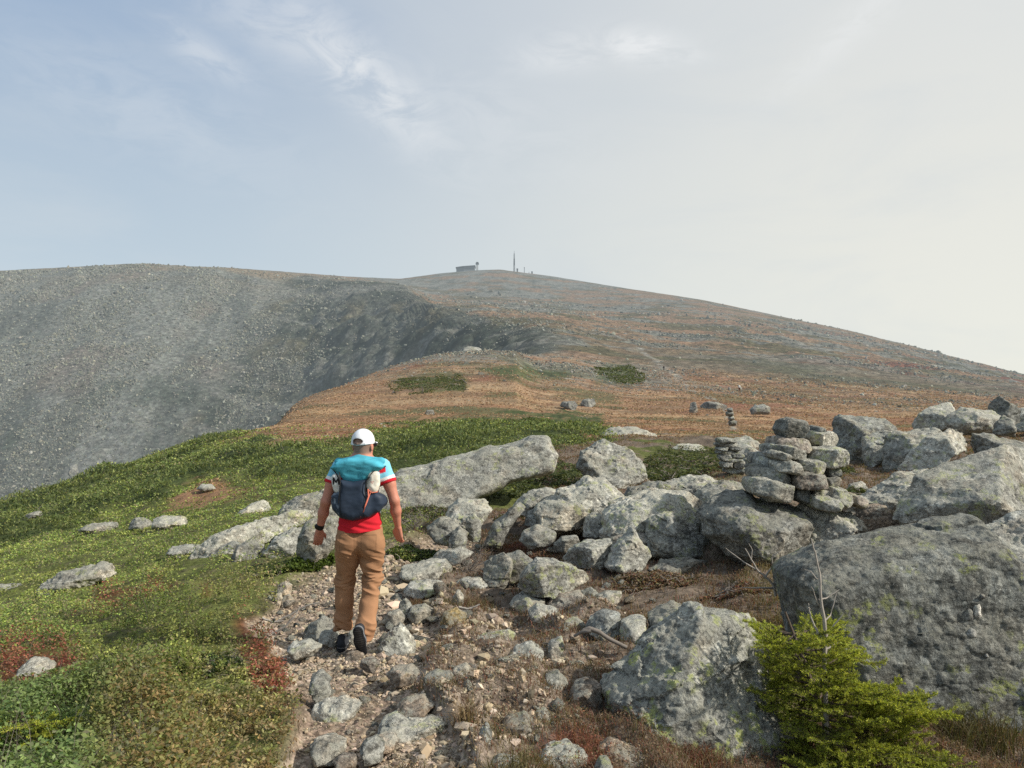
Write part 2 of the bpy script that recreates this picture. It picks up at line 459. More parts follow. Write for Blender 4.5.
UF = np.arange(-1400, 2401, 2.0)
def _cols_fine():
    x = np.broadcast_to(UC, (NK, len(UC)))
    out = np.zeros((len(UF), NK, 2))
    seg = np.clip(np.searchsorted(UC, UF, side='right') - 1, 0, len(UC) - 2)
    for q in range(2):
        y = KT[:, :, q].T
        m = pchip_slopes(x, y)
        x0 = UC[seg]; h = UC[seg + 1] - x0; t = (UF - x0) / h
        h00 = 2 * t**3 - 3 * t**2 + 1; h10 = t**3 - 2 * t**2 + t; h01 = -2 * t**3 + 3 * t**2; h11 = t**3 - t**2
        out[:, :, q] = (y[:, seg] * h00 + m[:, seg] * h * h10 + y[:, seg + 1] * h01 + m[:, seg + 1] * h * h11).T
    return out
SKYU = [0, 130, 230, 300, 345, 400, 440, 470, 500, 550, 620, 700, 850, 1024]
SKYY = [271, 264, 268, 273, 276.5, 279, 273.5, 270.6, 269.6, 276, 287.5, 299.5, 331, 375]
KF = _cols_fine()
def _fit_skyline():
    """raise or lower the far crest so that its highest line of sight meets the skyline"""
    tgt = np.interp(UF, SKYU, SKYY); inner = (UF > -100) & (UF < 1150)
    ii = np.where(inner)[0]
    for it in range(14):
        k = KF[ii]; M = pchip_slopes(k[:, :, 0], k[:, :, 1]); top = np.full(len(ii), 9e9)
        for s in range(9, NK - 1):
            x0 = k[:, s, 0]; h = k[:, s + 1, 0] - x0
            for t in np.linspace(0, 1, 13):
                z = k[:, s, 1] * (2 * t**3 - 3 * t**2 + 1) + M[:, s] * h * (t**3 - 2 * t**2 + t) + k[:, s + 1, 1] * (-2 * t**3 + 3 * t**2) + M[:, s + 1] * h * (t**3 - t**2)
                top = np.minimum(top, HY - F * (z - ZC) / (x0 + h * t))
        d = (top - tgt[ii])
        for q, w in ((12, .75), (13, .9)):
            KF[ii, q, 1] += w * d * KF[ii, q, 0] / F
_fit_skyline()
MF = pchip_slopes(KF[:, :, 0], KF[:, :, 1])

def Hbase(X, Y):
    X = np.asarray(X, float); Y = np.asarray(Y, float)
    sh = np.broadcast(X, Y).shape
    X = np.broadcast_to(X, sh).ravel(); Y = np.broadcast_to(Y, sh).ravel()
    u = np.clip(HX + F * X / np.maximum(Y, .3), UF[0], UF[-1] - 1e-6)
    out = np.zeros(len(u))
    for c0 in range(0, len(u), 200000):
        sl = slice(c0, c0 + 200000)
        fi = (u[sl] - UF[0]) / 2.0; i = np.minimum(fi.astype(int), len(UF) - 2); w = (fi - i)[:, None]
        kx = KF[i, :, 0] * (1 - w) + KF[i + 1, :, 0] * w
        kz = KF[i, :, 1] * (1 - w) + KF[i + 1, :, 1] * w
        km = MF[i] * (1 - w) + MF[i + 1] * w
        yy = np.clip(Y[sl], kx[:, 0], kx[:, -1])
        s = np.clip((kx <= yy[:, None]).sum(1) - 1, 0, NK - 2)
        ar = np.arange(len(s))
        x0 = kx[ar, s]; h = kx[ar, s + 1] - x0; t = (yy - x0) / h
        out[sl] = (kz[ar, s] * (2 * t**3 - 3 * t**2 + 1) + km[ar, s] * h * (t**3 - 2 * t**2 + t)
                   + kz[ar, s + 1] * (-2 * t**3 + 3 * t**2) + km[ar, s + 1] * h * (t**3 - t**2))
    return out.reshape(sh)

# ground zones, given as outlines on the ground seen from the trail (u,row) and turned into ground positions through Y
TRAIL = [(262, 790), (292, 735), (296, 700), (276, 655), (262, 620), (268, 590), (305, 572), (345, 566), (400, 556), (430, 545), (470, 545), (462, 570), (440, 590), (432, 640), (420, 672), (428, 700), (452, 730), (480, 790)]
GRAVELSIDE = [(395, 560), (480, 600), (560, 620), (640, 640), (600, 690), (560, 730), (520, 790), (440, 790), (400, 680)]
REDS = [[(72, 622), (100, 600), (160, 582), (175, 588), (120, 614)], [(236, 640), (258, 618), (280, 640), (300, 700), (262, 700)], [(-10, 668), (60, 655), (75, 690), (20, 705), (-10, 700)],
        [(640, 655), (670, 625), (690, 620), (660, 660), (610, 690)], [(505, 545), (560, 540), (560, 552), (510, 556)], [(540, 760), (560, 740), (605, 740), (600, 768)]]
KRUMM = [(-60, 545), (-60, 520), (0, 502), (130, 462), (200, 443), (232, 437), (262, 440), (302, 448), (350, 440), (395, 428), (480, 419), (560, 415), (600, 418), (612, 436), (566, 447), (500, 455), (400, 478), (330, 492), (250, 478), (190, 482), (170, 505), (100, 512), (0, 545)]
ORPATCH = [(165, 508), (185, 492), (215, 483), (262, 487), (255, 497), (205, 506)]
MATR = [(600, 446), (640, 440), (720, 436), (760, 440), (752, 470), (700, 480), (650, 470)]
def zones(u, py, X, Y):
    n = fbm2(X * 1.3, Y * 1.3, 3, 4)
    z = {}
    near = Y < 14
    def pm(P, soft, amp, cond):
        m = np.zeros(len(u))
        k = np.where(cond)[0]
        if len(k):
            m[k] = ss(soft, -soft, poly_sdf(u[k], py[k], P) + amp * n[k])
        return m
    z['trail'] = pm(TRAIL, 8, 14, Y < 14)
    z['gside'] = pm(GRAVELSIDE, 25, 30, Y < 12)
    z['right'] = np.where(Y < 13 + 27 * (u > 540), ss(-25, 25, u - np.interp(py, [440, 540, 575, 640, 700, 790], [560, 400, 330, 290, 300, 280]) + 20 * n), 0)
    r = np.zeros(len(u))
    for P in REDS: r = np.maximum(r, pm(P, 9, 14, Y < 20))
    z['red'] = r
    nk = fbm2(X * .22, Y * .22, 9, 3)
    k = np.where((Y > 10) & (Y < 110))[0]
    km = np.zeros(len(u)); om = np.zeros(len(u))
    km[k] = ss(5, -5, poly_sdf(u[k], py[k], KRUMM) + 10 * nk[k] + 5 * n[k])
    om[k] = ss(4, -4, poly_sdf(u[k], py[k], ORPATCH) + 4 * n[k])
    z['krumm'] = km * (1 - om); z['orange'] = om
    z['matr'] = pm(MATR, 5, 16, (Y > 12) & (Y < 60))
    z['meadow'] = ss(30, 42, Y) * ss(205, 262, u - 8 * n) * (1 - km) * (1 - z['matr'])
    return z

def relief(X, Y, u, py, Zn=None):
    """small relief added to the base surface"""
    z = Zn if Zn is not None else zones(u, py, X, Y)
    d = np.zeros(len(X))
    k = Y < 60
    x, y = X[k], Y[k]
    near = ss(60, 14, y)
    a = 0.045 * fbm2(x * 1.7, y * 1.7, 21, 3) + 0.02 * fbm2(x * 7, y * 7, 22, 3)
    hum = np.maximum(fbm2(x * 2.6, y * 2.6, 27, 2), 0) * 0.10 * z['right'][k] * (1 - z['trail'][k])
    a = a * (1 - .35 * z['trail'][k]) - 0.06 * z['trail'][k] + hum
    a += 0.012 * z['trail'][k] * fbm2(x * 22, y * 22, 31, 2)
    d[k] += a * near
    k = (Y > 9) & (Y < 400)
    x, y = X[k], Y[k]
    d[k] += ss(9, 20, y) * ss(400, 200, y) * (0.16 * fbm2(x * .35, y * .35, 23, 3) + z['krumm'][k] * 0.32 * np.maximum(fbm2(x * .42, y * .42, 24, 3), -.25))
    k = Y > 120
    x, y = X[k], Y[k]
    rock = ss(300, 480, y)
    big = ss(250, 700, y)
    amp = ss(120, 300, y) * .5
    calm = 1 - .8 * ss(700, 1300, y)
    d[k] += amp * fbm2(x / 9, y / 9, 25, 4) * calm + rock * calm * (1.6 * fbm2(x / 26, y / 26, 26, 4) + .8 * np.abs(fbm2(x / 9, y / 9, 29, 2)))
    # gullies and outcrops on the steep head wall
    wall = ss(240, 330, u[k]) * ss(575, 520, u[k]) * ss(340, 420, y) * ss(1050, 800, y)
    q_ = (x * .45 + y * .9)
    rimy = np.interp(u[k], [230, 300, 345, 400, 440, 500, 550], [930, 955, 905, 810, 690, 500, 425])
    d[k] += wall * ss(.97, .80, y / rimy) * (12 * np.abs(fbm2(q_ / 34, x / 160, 33, 3)) + 7 * np.abs(fbm2(x / 17, y / 17, 34, 3)) - 7)
    sc = ss(300, 200, u[k]) * ss(430, 520, y) * ss(1000, 900, y)
    d[k] += sc * (4.0 * fbm2(x / 70, y / 260, 35, 3))
    return d

def proj(X, Y, Z): return HX + F * X / Y, HY - F * (Z - ZC) / Y
def H(X, Y):
    X = np.atleast_1d(np.asarray(X, float)); Y = np.atleast_1d(np.asarray(Y, float))
    z = Hbase(X, Y); u, py = proj(X, Y, z)
    return z + relief(X, Y, u, py)
def H1(x, y): return float(H(x, y)[0])
_YT = np.exp(np.linspace(math.log(1.5), math.log(400), 900))
def yhit(u, y):
    z = Hbase((u - HX) / F * _YT, _YT)
    p = HY - F * (z - ZC) / _YT
    k = np.argmax(p <= y)
    return float(_YT[k]) if p[k] <= y else 60.0
def at(u, y, Y): return np.array([(u - HX) / F * Y, Y, ZC + (HY - y) / F * Y])

C_ = dict(soil=np.array([.10, .076, .056]), path=np.array([.44, .355, .27]), heath=np.array([.165, .128, .095]), green=np.array([.12, .135, .04]),
          krumm=np.array([.05, .068, .022]), orange=np.array([.27, .155, .085]), orange2=np.array([.36, .235, .125]), red=np.array([.20, .062, .04]),
          rock=np.array([.215, .21, .175]), rockd=np.array([.09, .095, .075]), tan=np.array([.21, .145, .075]))

def build_terrain():
    us = np.concatenate([np.arange(-1400, -240, 20), np.arange(-240, 1270, 3), np.arange(1270, 2401, 20)]).astype(float)
    rows = [70, 190, 150, 150, 110, 100, 90, 90, 40, 80, 130, 130, 40, 90]
    s = np.concatenate([k + np.arange(r) / r for k, r in enumerate(rows)] + [np.array([NK - 2, NK - 1 - 1e-6])])
    s = np.unique(np.round(s, 6))
    fi = (us - UF[0]) / 2.0; i = np.minimum(fi.astype(int), len(UF) - 2); w = (fi - i)[:, None]
    kx = KF[i, :, 0] * (1 - w) + KF[i + 1, :, 0] * w
    si = np.minimum(s.astype(int), NK - 2); st = s - si
    st2 = st.copy()
    a = kx[:, si]; b = kx[:, si + 1]
    Yg = np.exp(np.log(a) * (1 - st2) + np.log(b) * st2)
    Xg = (us[:, None] - HX) / F * Yg
    X = Xg.ravel(); Y = Yg.ravel()
    zb = Hbase(X, Y); u, py = proj(X, Y, zb)
    z = zones(u, py, X, Y)
    Z = zb + relief(X, Y, u, py, z)
    nr, nc = len(s), len(us)
    g = np.arange(nc * nr).reshape(nc, nr)
    Q = np.stack([g[:-1, :-1], g[1:, :-1], g[1:, 1:], g[:-1, 1:]], -1).reshape(-1, 4)
    # colour -------------------------------------------------------
    n1 = fbm2(X * .9, Y * .9, 41, 4); n2 = fbm2(X * 4, Y * 4, 42, 3)
    c = np.tile(C_['green'], (len(X), 1)) * (1 + .35 * n1)[:, None]
    c = mixc(c, C_['soil'] * 1.1, .55 * ss(.0, .8, n2))
    c = mixc(c, C_['heath'], z['right'])
    c = mixc(c, C_['path'] * .62, z['gside'] * ss(-.5, .5, n2) * .7)
    c = mixc(c, C_['red'] * .6, z['red'] * .8)
    pth = mixc(np.tile(C_['path'], (len(X), 1)), C_['path'] * np.array([.60, .56, .53]), np.maximum(ss(-.1, .7, n1), .85 * ss(640, 610, py)))
    pth = mixc(pth, C_['soil'] * 1.3, ss(.1, .6, n2) * ss(650, 620, py) * .7)
    c = mixc(c, pth, z['trail'])
    c = mixc(c, C_['krumm'], z['krumm'] * .9)
    c = mixc(c, C_['orange'], z['orange'])
    c = mixc(c, mixc(np.tile(C_['heath'], (len(X), 1)), C_['green'] * .8, ss(-.1, .5, n1)), z['matr'])
    # meadow and the far slopes
    m1 = fbm2(X / 34, Y / 15, 43, 4); m2 = fbm2(X / 7, Y / 4, 44, 4); m3 = fbm2(X / 110, Y / 55, 45, 4)
    mead = mixc(mixc(np.tile(C_['orange'], (len(X), 1)), C_['orange2'], ss(-.4, .4, m1)), C_['red'] * .9, ss(.1, .8, fbm2(X / 22, Y / 20, 46, 3)) * .6)
    mead = mixc(mead, np.array([.36, .26, .15]), ss(.15, .6, fbm2(X / 55, Y / 7, 59, 3)) * .6)
    mead = mixc(mead, C_['tan'] * .7, ss(-.05, .6, m2) * .6)
    mead = mixc(mead, C_['rock'] * .75, ss(-.2, .4, m3 + .6 * m2) * ss(110, 190, Y) * (.75 - .6 * ss(640, 760, u)))
    c = mixc(c, mead, z['meadow'])
    hill = ss(230, 330, Y) * ss(300, 360, u)
    rk = mixc(np.tile(C_['rock'], (len(X), 1)) * .85, C_['rockd'], ss(-.2, .7, fbm2(X / 12, Y / 9, 47, 4)))
    gr = mixc(np.tile(C_['orange'] * np.array([.82, .90, .95]), (len(X), 1)), C_['tan'] * np.array([.75, .82, .95]), ss(-.5, .35, m3 + .5 * m1))
    gr = mixc(gr, np.array([.07, .075, .035]), ss(.05, .5, fbm2(X / 60, Y / 40, 48, 4)) * .75)
    gr = mixc(gr, C_['red'] * .8, ss(.2, .8, fbm2(X / 90, Y / 60, 51, 3)) * ss(640, 900, u) * .7)
    rocky = (1 - .8 * ss(600, 660, u) * ss(470, 330, Y)) * ss(.0, .4, m3 + .6 * fbm2(X / 25, Y / 14, 49, 4) + .35 * ss(700, 1500, Y))
    far = mixc(gr, rk, rocky)
    c = mixc(c, far, hill)
    # stony brow of the middle ridge
    brow = ss(150, 230, Y) * ss(345, 300, Y) * ss(330, 360, u) * ss(720, 600, u) * ss(-.45, .3, m2 + .5 * m1)
    c = mixc(c, C_['rock'] * np.array([1.0, .95, .9]), brow * .9)
    # scree face, and head wall with its shadow painted in as dark colour
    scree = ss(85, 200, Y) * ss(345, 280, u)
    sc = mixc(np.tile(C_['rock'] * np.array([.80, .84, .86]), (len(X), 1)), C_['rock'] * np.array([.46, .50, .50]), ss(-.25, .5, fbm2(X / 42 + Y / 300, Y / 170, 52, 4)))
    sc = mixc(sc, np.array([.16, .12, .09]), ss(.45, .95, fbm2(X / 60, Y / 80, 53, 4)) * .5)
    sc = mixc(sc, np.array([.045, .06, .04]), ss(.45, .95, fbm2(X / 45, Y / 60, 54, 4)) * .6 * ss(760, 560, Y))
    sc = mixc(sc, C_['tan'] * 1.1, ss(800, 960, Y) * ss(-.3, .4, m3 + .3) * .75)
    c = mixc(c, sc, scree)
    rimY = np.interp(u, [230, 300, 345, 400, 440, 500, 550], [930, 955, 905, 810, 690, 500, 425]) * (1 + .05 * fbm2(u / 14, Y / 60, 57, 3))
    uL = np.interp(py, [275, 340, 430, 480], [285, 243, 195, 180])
    wall = (Y > 150) * ss(-26, 26, u - uL + 16 * fbm2(X / 40, Z / 40, 58, 3)) * ss(580, 545, u) * np.maximum(ss(318, 345, Y), (u < 430) * ss(262, 285, Y), ) * ss(1.02, .95, Y / rimY)  # extent of the shadow painted onto the head wall
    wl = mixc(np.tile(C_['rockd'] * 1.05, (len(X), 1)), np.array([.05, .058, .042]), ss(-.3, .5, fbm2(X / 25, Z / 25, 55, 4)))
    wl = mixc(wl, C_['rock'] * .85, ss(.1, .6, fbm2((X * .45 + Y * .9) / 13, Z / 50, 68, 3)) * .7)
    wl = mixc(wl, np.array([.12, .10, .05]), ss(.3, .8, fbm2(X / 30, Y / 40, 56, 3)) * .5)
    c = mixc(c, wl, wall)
    gp = fbm2(X / 16, Y / 14, 66, 3)
    c = mixc(c, np.array([.085, .095, .04]), ss(.28, .6, gp) * z['meadow'] * ss(330, 120, Y) * .8)
    # green mats in the far meadow
    for P in ([(388, 383), (400, 375), (450, 373), (466, 381), (462, 392), (420, 392)], [(596, 372), (604, 363), (632, 363), (645, 376), (640, 384), (598, 382)], [(480, 368), (520, 364), (575, 372), (560, 380), (500, 378)]):
        k = np.where((Y > 90) & (Y < 340))[0]
        m = ss(3, -4, poly_sdf(u[k], py[k], P) + 5 * m2[k])
        c[k] = mixc(c[k], C_['krumm'] * 1.2, m * .85)
    # pale path climbing through the far meadow
    k = np.where((Y > 60) & (Y < 420))[0]
    pxs = np.interp(py[k], [350, 360, 368, 375, 384, 390, 400, 412, 425, 432], [640, 655, 664, 676, 684, 690, 715, 727, 732, 735])
    m = ss(1.0, .4, np.abs(u[k] - pxs) / np.interp(py[k], [350, 380, 390, 430], [4, 6, 5, 5])) * ss(-.5, .2, m2[k] + .2)
    c[k] = mixc(c[k], np.array([.26, .25, .21]), m * .75)
    V = np.stack([X, Y, Z], 1)
    # skirt so that the sheet also runs out beside and behind the viewpoint
    VV = [V]; QQ = [Q]; cc = [c]; base = len(V)
    for e, off in ((g[0, :], (-3000, -600, 0)), (g[-1, :][::-1], (3000, -600, 0))):
        p = V[e] + np.array(off); p[:, 2] = V[e][:, 2] - 20 * (np.abs(V[e][:, 1]) > 40)
        VV.append(p); cc.append(c[e]); k = np.arange(len(e) - 1)
        QQ.append(np.stack([base + k, e[k], e[k + 1], base + k + 1], 1)); base += len(e)
    e = g[:, 0][::-1]
    p = V[e] * np.array([1, 1, 1]) + np.array([0, -60, 0]); p[:, 0] *= 60
    VV.append(p); cc.append(c[e]); k = np.arange(len(e) - 1)
    QQ.append(np.stack([base + k, e[k], e[k + 1], base + k + 1], 1))
    V = np.concatenate(VV); Q = np.concatenate(QQ); c = np.concatenate(cc)
    nz = np.cross(V[Q[:, 1]] - V[Q[:, 0]], V[Q[:, 2]] - V[Q[:, 0]])[:, 2]
    Q[nz < 0] = Q[nz < 0][:, ::-1]
    tr = np.zeros(len(V)); tr[:len(X)] = np.maximum(z['trail'], .6 * z['gside'])
    c4 = np.concatenate([np.clip(c, .004, 1), tr[:, None]], 1)
    o = mk('ground', V, Q, MAT['ground'], cols=c4)
    o['kind'] = 'structure'
    return o

def ground_mat():
    t = NT('ground')
    a = t.n('ShaderNodeAttribute', attribute_name='Col')
    g = t.n('ShaderNodeNewGeometry'); v = g.outputs['Position']
    ln = t.n('ShaderNodeVectorMath', operation='LENGTH'); t.l(v, ln.inputs[0]); d = ln.outputs['Value']
    far = t.step(d, 60, 260); mid = t.step(d, 12, 40)
    nn = t.noise(v, 14, 6, 0.7); nm = t.noise(v, 1.6, 6, 0.7); nf = t.noise(v, 0.22, 6, 0.75)
    n = t.n('ShaderNodeMix', data_type='FLOAT'); t.l(mid, n.inputs[0]); t.l(nn, n.inputs[2]); t.l(nm, n.inputs[3])
    n2 = t.n('ShaderNodeMix', data_type='FLOAT'); t.l(far, n2.inputs[0]); t.l(n.outputs[0], n2.inputs[2]); t.l(nf, n2.inputs[3])
    k = n2.outputs[0]
    c = t.mix(1.0, a.outputs[0], t.ramp(k, [(0.28, 0.35), (0.5, 0.95), (0.72, 1.7)]), 'MULTIPLY')
    # pebbly grain in the trail, boulder grain on the far slopes
    vo = t.n('ShaderNodeTexVoronoi'); vo.inputs['Scale'].default_value = 38; t.l(v, vo.inputs['Vector'])
    peb = t.mix(1.0, c, t.ramp(vo.outputs['Distance'], [(0.1, 1.35), (0.5, 0.9), (0.75, 0.45)]), 'MULTIPLY')
    hs0 = t.n('ShaderNodeHueSaturation'); hs0.inputs['Saturation'].default_value = 0.12; t.l(vo.outputs['Color'], hs0.inputs['Color'])
    peb = t.mix(0.5, peb, hs0.outputs[0], 'SOFT_LIGHT')
    c = t.mix(t.math('MULTIPLY', a.outputs['Alpha'], 0.85), c, peb)
    vf = t.n('ShaderNodeTexVoronoi'); vf.inputs['Scale'].default_value = 0.33; t.l(v, vf.inputs['Vector'])
    fc = t.mix(1.0, c, t.ramp(vf.outputs['Distance'], [(0.1, 1.35), (0.5, 0.95), (0.8, 0.5)]), 'MULTIPLY')
    hs1 = t.n('ShaderNodeHueSaturation'); hs1.inputs['Saturation'].default_value = 0.15; t.l(vf.outputs['Color'], hs1.inputs['Color'])
    fc = t.mix(0.5, fc, hs1.outputs[0], 'SOFT_LIGHT')
    hs = t.n('ShaderNodeHueSaturation'); hs.inputs['Saturation'].default_value = 0.9; t.l(fc, hs.inputs['Color'])
    c = t.mix(t.math('MULTIPLY', far, 0.55), c, hs.outputs[0])
    b1 = t.bump(nn, 0.7, 0.04)
    hp = t.math('MULTIPLY', vo.outputs['Distance'], a.outputs['Alpha'])
    b1 = t.bump(hp, -0.6, 0.02, b1)
    b2 = t.bump(t.math('MULTIPLY', nf, far), 0.8, 3.0, b1)
    b3 = t.bump(t.math('MULTIPLY', nm, t.math('MULTIPLY', mid, t.math('SUBTRACT', 1.0, far))), 0.7, 0.35, b2)
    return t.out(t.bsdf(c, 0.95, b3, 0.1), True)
MAT = {}
def build_mats():
    MAT['rock'] = rock_mat('grey_rock', base=(.325, .32, .28))
    MAT['rock_dark'] = rock_mat('dark_rock', base=(.26, .265, .24), yellow=.35, pale=.25)
    MAT['rock_pale'] = rock_mat('pale_rock', base=(.385, .37, .315), yellow=.55, pale=.9)
    MAT['rock_yellow'] = rock_mat('lichen_rock', base=(.32, .32, .28), yellow=1.0, pale=.5)
    MAT['rock_lichen'] = rock_mat('dark_lichen_rock', base=(.255, .262, .235), yellow=.85, pale=.45)
    MAT['rock_warm'] = rock_mat('warm_rock', base=(.29, .25, .205), yellow=.2, pale=.4, warm=.3)
    MAT['rock_yellowstone'] = rock_mat('stained_rock', base=(.33, .25, .12), yellow=.2, pale=.3)
    MAT['stone_cream'] = rock_mat('cream_stone', base=(.40, .335, .25), yellow=0, pale=.2)
    MAT['stone_white'] = rock_mat('white_stone', base=(.45, .44, .40), yellow=0, pale=.2)
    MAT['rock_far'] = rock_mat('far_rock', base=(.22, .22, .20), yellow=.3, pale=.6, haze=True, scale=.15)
    t = NT('gravel'); a = t.n('ShaderNodeAttribute', attribute_name='Col'); MAT['gravel'] = t.out(t.bsdf(t.mix(1.0, a.outputs[0], (.37, .31, .245), 'MULTIPLY'), .95, None, .15))
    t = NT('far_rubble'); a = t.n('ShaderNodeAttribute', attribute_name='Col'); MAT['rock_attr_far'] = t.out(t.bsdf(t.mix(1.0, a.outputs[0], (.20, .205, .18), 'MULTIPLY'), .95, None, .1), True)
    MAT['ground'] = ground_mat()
    MAT['leaf'] = leaf_mat('leaf', .4)
    MAT['needle'] = leaf_mat('needle', .35)
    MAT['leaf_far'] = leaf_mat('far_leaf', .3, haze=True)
    MAT['twig'] = plain_mat('twig', (.19, .165, .14), .9, 30, .4)
    MAT['dead'] = plain_mat('dead_wood', (.34, .305, .26), .85, 25, .35, .01)
    MAT['bark'] = plain_mat('bark', (.10, .075, .055), .9, 40, .4)
    MAT['skin'] = attr_mat('skin', .55, 60, .002, .35, vary=.06)
    MAT['cloth'] = attr_mat('cloth', .9, 300, .0015, .15, vary=.05)
    MAT['nylon'] = attr_mat('nylon', .6, 200, .001, .35, vary=.06)
    MAT['rubber'] = attr_mat('rubber', .8, 100, .001, .2)
    MAT['black'] = plain_mat('black_plastic', (.012, .012, .013), .5)
    MAT['lens'] = plain_mat('dark_lens', (.01, .01, .012), .12, spec=.6)
    MAT['cord'] = plain_mat('orange_cord', tuple(S(214, 120, 96)), .7)
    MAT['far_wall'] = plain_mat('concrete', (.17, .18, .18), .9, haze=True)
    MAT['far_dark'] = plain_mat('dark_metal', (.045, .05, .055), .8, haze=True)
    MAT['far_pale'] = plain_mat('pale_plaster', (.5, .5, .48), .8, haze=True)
build_mats()
# ------------------------------------------------------------------ boulders and stones
_rs = [100]
def rock(name, label, P, mat='rock', Y=None, D=None, tilt=None, res=None, R=None, q=3.0, facets=4, group=None, cat='boulder', rough=1.0, seed=None, sink=0.15, kind=None, Yadd=0.0, taper=None):
    """one solid stone whose outline seen from the trail is the polygon P (u,row); it is as deep as it is broad unless D says so"""
    _rs[0] += 1
    r = np.random.default_rng(seed or _rs[0])
    P = np.array(P, float)
    if taper is None: P = (P - P.mean(0)) * 1.05 + P.mean(0)
    w, h = np.ptp(P[:, 0]), np.ptp(P[:, 1])
    uc = (P[:, 0].min() + P[:, 0].max()) / 2
    pb = P[:, 1].max()
    auto = Y is None
    if auto: Y = yhit(uc, pb)
    m = Y / F
    if D is None: D = 0.42 * min(w, 2.2 * h) * m
    if tilt is None: tilt = r.uniform(.25, .55)
    if auto: Y = Y + D * .75
    Y += Yadd
    m = Y / F
    zz_ = ZC + (HY - P[:, 1]) * m
    Yv = np.clip(Y + tilt * (zz_ - zz_.mean()), .85 * Y, 1.15 * Y)
    W = np.stack([(P[:, 0] - HX) * Yv / F, ZC + (HY - P[:, 1]) * Yv / F], 1)
    hz = np.ptp(W[:, 1]); wz = np.ptp(W[:, 0])
    lowz = W[:, 1].min()
    t = np.clip((lowz + .3 * hz - W[:, 1]) / (.3 * hz), 0, 1)
    W[:, 1] -= t * max(sink * hz, .03)
    cx = W[:, 0].mean(); z0 = W[:, 1].min(); zm = W[:, 1].mean()
    if R is None: R = .36 * min(wz, hz)
    if res is None: res = int(np.clip(max(w, h) * .8, 22, 100))
    ext = max(wz, hz, 2 * D)
    hh = ext / res
    pad = 3 * hh + .06 * ext
    yl = D + abs(tilt) * hz * .6 + pad
    ax = np.arange(W[:, 0].min() - pad, W[:, 0].max() + pad, hh)
    az = np.arange(z0 - pad, W[:, 1].max() + pad, hh)
    ay = np.arange(-yl, yl, hh)
    GX, GZ = np.meshgrid(ax, az, indexing='ij')
    off = np.stack([GX.ravel(), GZ.ravel()], 1) / ext
    s2 = poly_sdf(GX, GZ, W) + ext * .018 * fbm2(off[:, 0] * 7, off[:, 1] * 7, _rs[0], 3).reshape(GX.shape) * rough
    tp = taper if taper is not None else np.clip(.05 + abs(uc - HX) / F * .75, .05, .4)      # flanks lean inwards to the front and to the back
    yy = ay[None, None, :] - tilt * (GZ - zm)[:, :, None]
    s3 = s2[:, :, None] + tp * np.abs(yy)
    e = np.maximum(1 + np.minimum(s3 / R, 4), 0)
    tt = (ay[None, None, :] - tilt * (GZ - zm)[:, :, None]) / D
    tt = np.where(tt > 0, tt * .8, tt)
    f = ((e ** q + np.abs(tt) ** q) ** (1 / q) - 1) * R
    X3 = (GX - cx)[:, :, None]; Z3 = (GZ - zm)[:, :, None]; Y3 = ay[None, None, :]
    for k in range(facets):
        nrm = np.array([r.uniform(-.9, .9), -1.0, r.uniform(-.35, 1.0)]); nrm /= np.linalg.norm(nrm)
        p0 = np.array([r.uniform(-.3, .3) * wz, -D * r.uniform(.88, 1.05), r.uniform(-.3, .3) * hz])
        p0[1] += tilt * p0[2]
        dpl = X3 * nrm[0] + Y3 * nrm[1] + Z3 * nrm[2] - p0 @ nrm
        # keep the outline: a facet may not bite past a rim where the outline runs
        f = np.maximum(f, np.where(e < 1.0, dpl, f))
    f = np.transpose(f, (0, 2, 1))
    V, Q = surfnets(f, np.array([ax[0], ay[0] + Y, az[0]]), hh)
    if len(V) < 8: raise ValueError('empty rock ' + label)
    for _ in range(1):
        N = vnormals(V, Q)
        p = V / ext
        a = ext * rough * .016
        sd = _rs[0] * 3
        V = V + N * (a * fbm3(p * np.array([5, 5, 9]) + sd, sd % 97, 4, .55) + a * .55 * (np.abs(fbm3(p * 13 + sd, sd % 89, 3)) - .3))[:, None]
    if ext > .8:      # crags and pits on the big ones
        N = vnormals(V, Q)
        V = V + N * (-.026 * np.maximum(.10 - np.abs(fbm3(V * np.array([1.6, 1.6, 3.0]) + sd, 71, 3)), 0) * 9 * ss(-.2, .5, fbm3(V * 1.3 + sd, 74, 2)) + .008 * fbm3(V * 20 + sd, 72, 4) + .014 * fbm3(V * np.array([5, 5, 11]) + sd, 73, 3))[:, None] * rough
    # broken faces: two sizes of flat chips, laid along a tilted bedding
    rot = np.array(Matrix.Rotation(r.uniform(-.5, .5), 3, 'Y') @ Matrix.Rotation(r.uniform(-.4, .4), 3, 'X'))
    ms = min(wz, hz, 2 * D) if taper is None else min(wz, hz)
    if 'cairn' in name: ms *= .6
    for cs, am, st in ((max(.46 * ms, .05), .095 if ext < 1.2 else .06, 1.7), (max(.15 * ms, .022), .085 if ext < 1.2 else .035, 1.5)):
        N = vnormals(V, Q)
        p = ((V - V.mean(0)) @ rot) / cs * np.array([.8, .8, st]) + sd * 1.37
        p = p + .18 * fbm3(p * 1.3, 7, 2)[:, None]
        V = V + N * (chips(p, sd % 1000) * cs * am * rough)[:, None]
    org = np.array([cx, Y, z0])
    V = V + vnormals(V, Q) * (.006 * fbm3(V * 34, sd % 83, 3, .6) * min(1, ext))[:, None]
    o = mk(name, V - org, Q, MAT[mat], loc=org)
    me = o.data; me.set_sharp_from_angle(angle=math.radians(38))
    if kind: o['kind'] = kind
    else: tag(o, label, cat, group)
    return o

ROCKS = []
def B(label, P, **k): ROCKS.append((label, P, k))

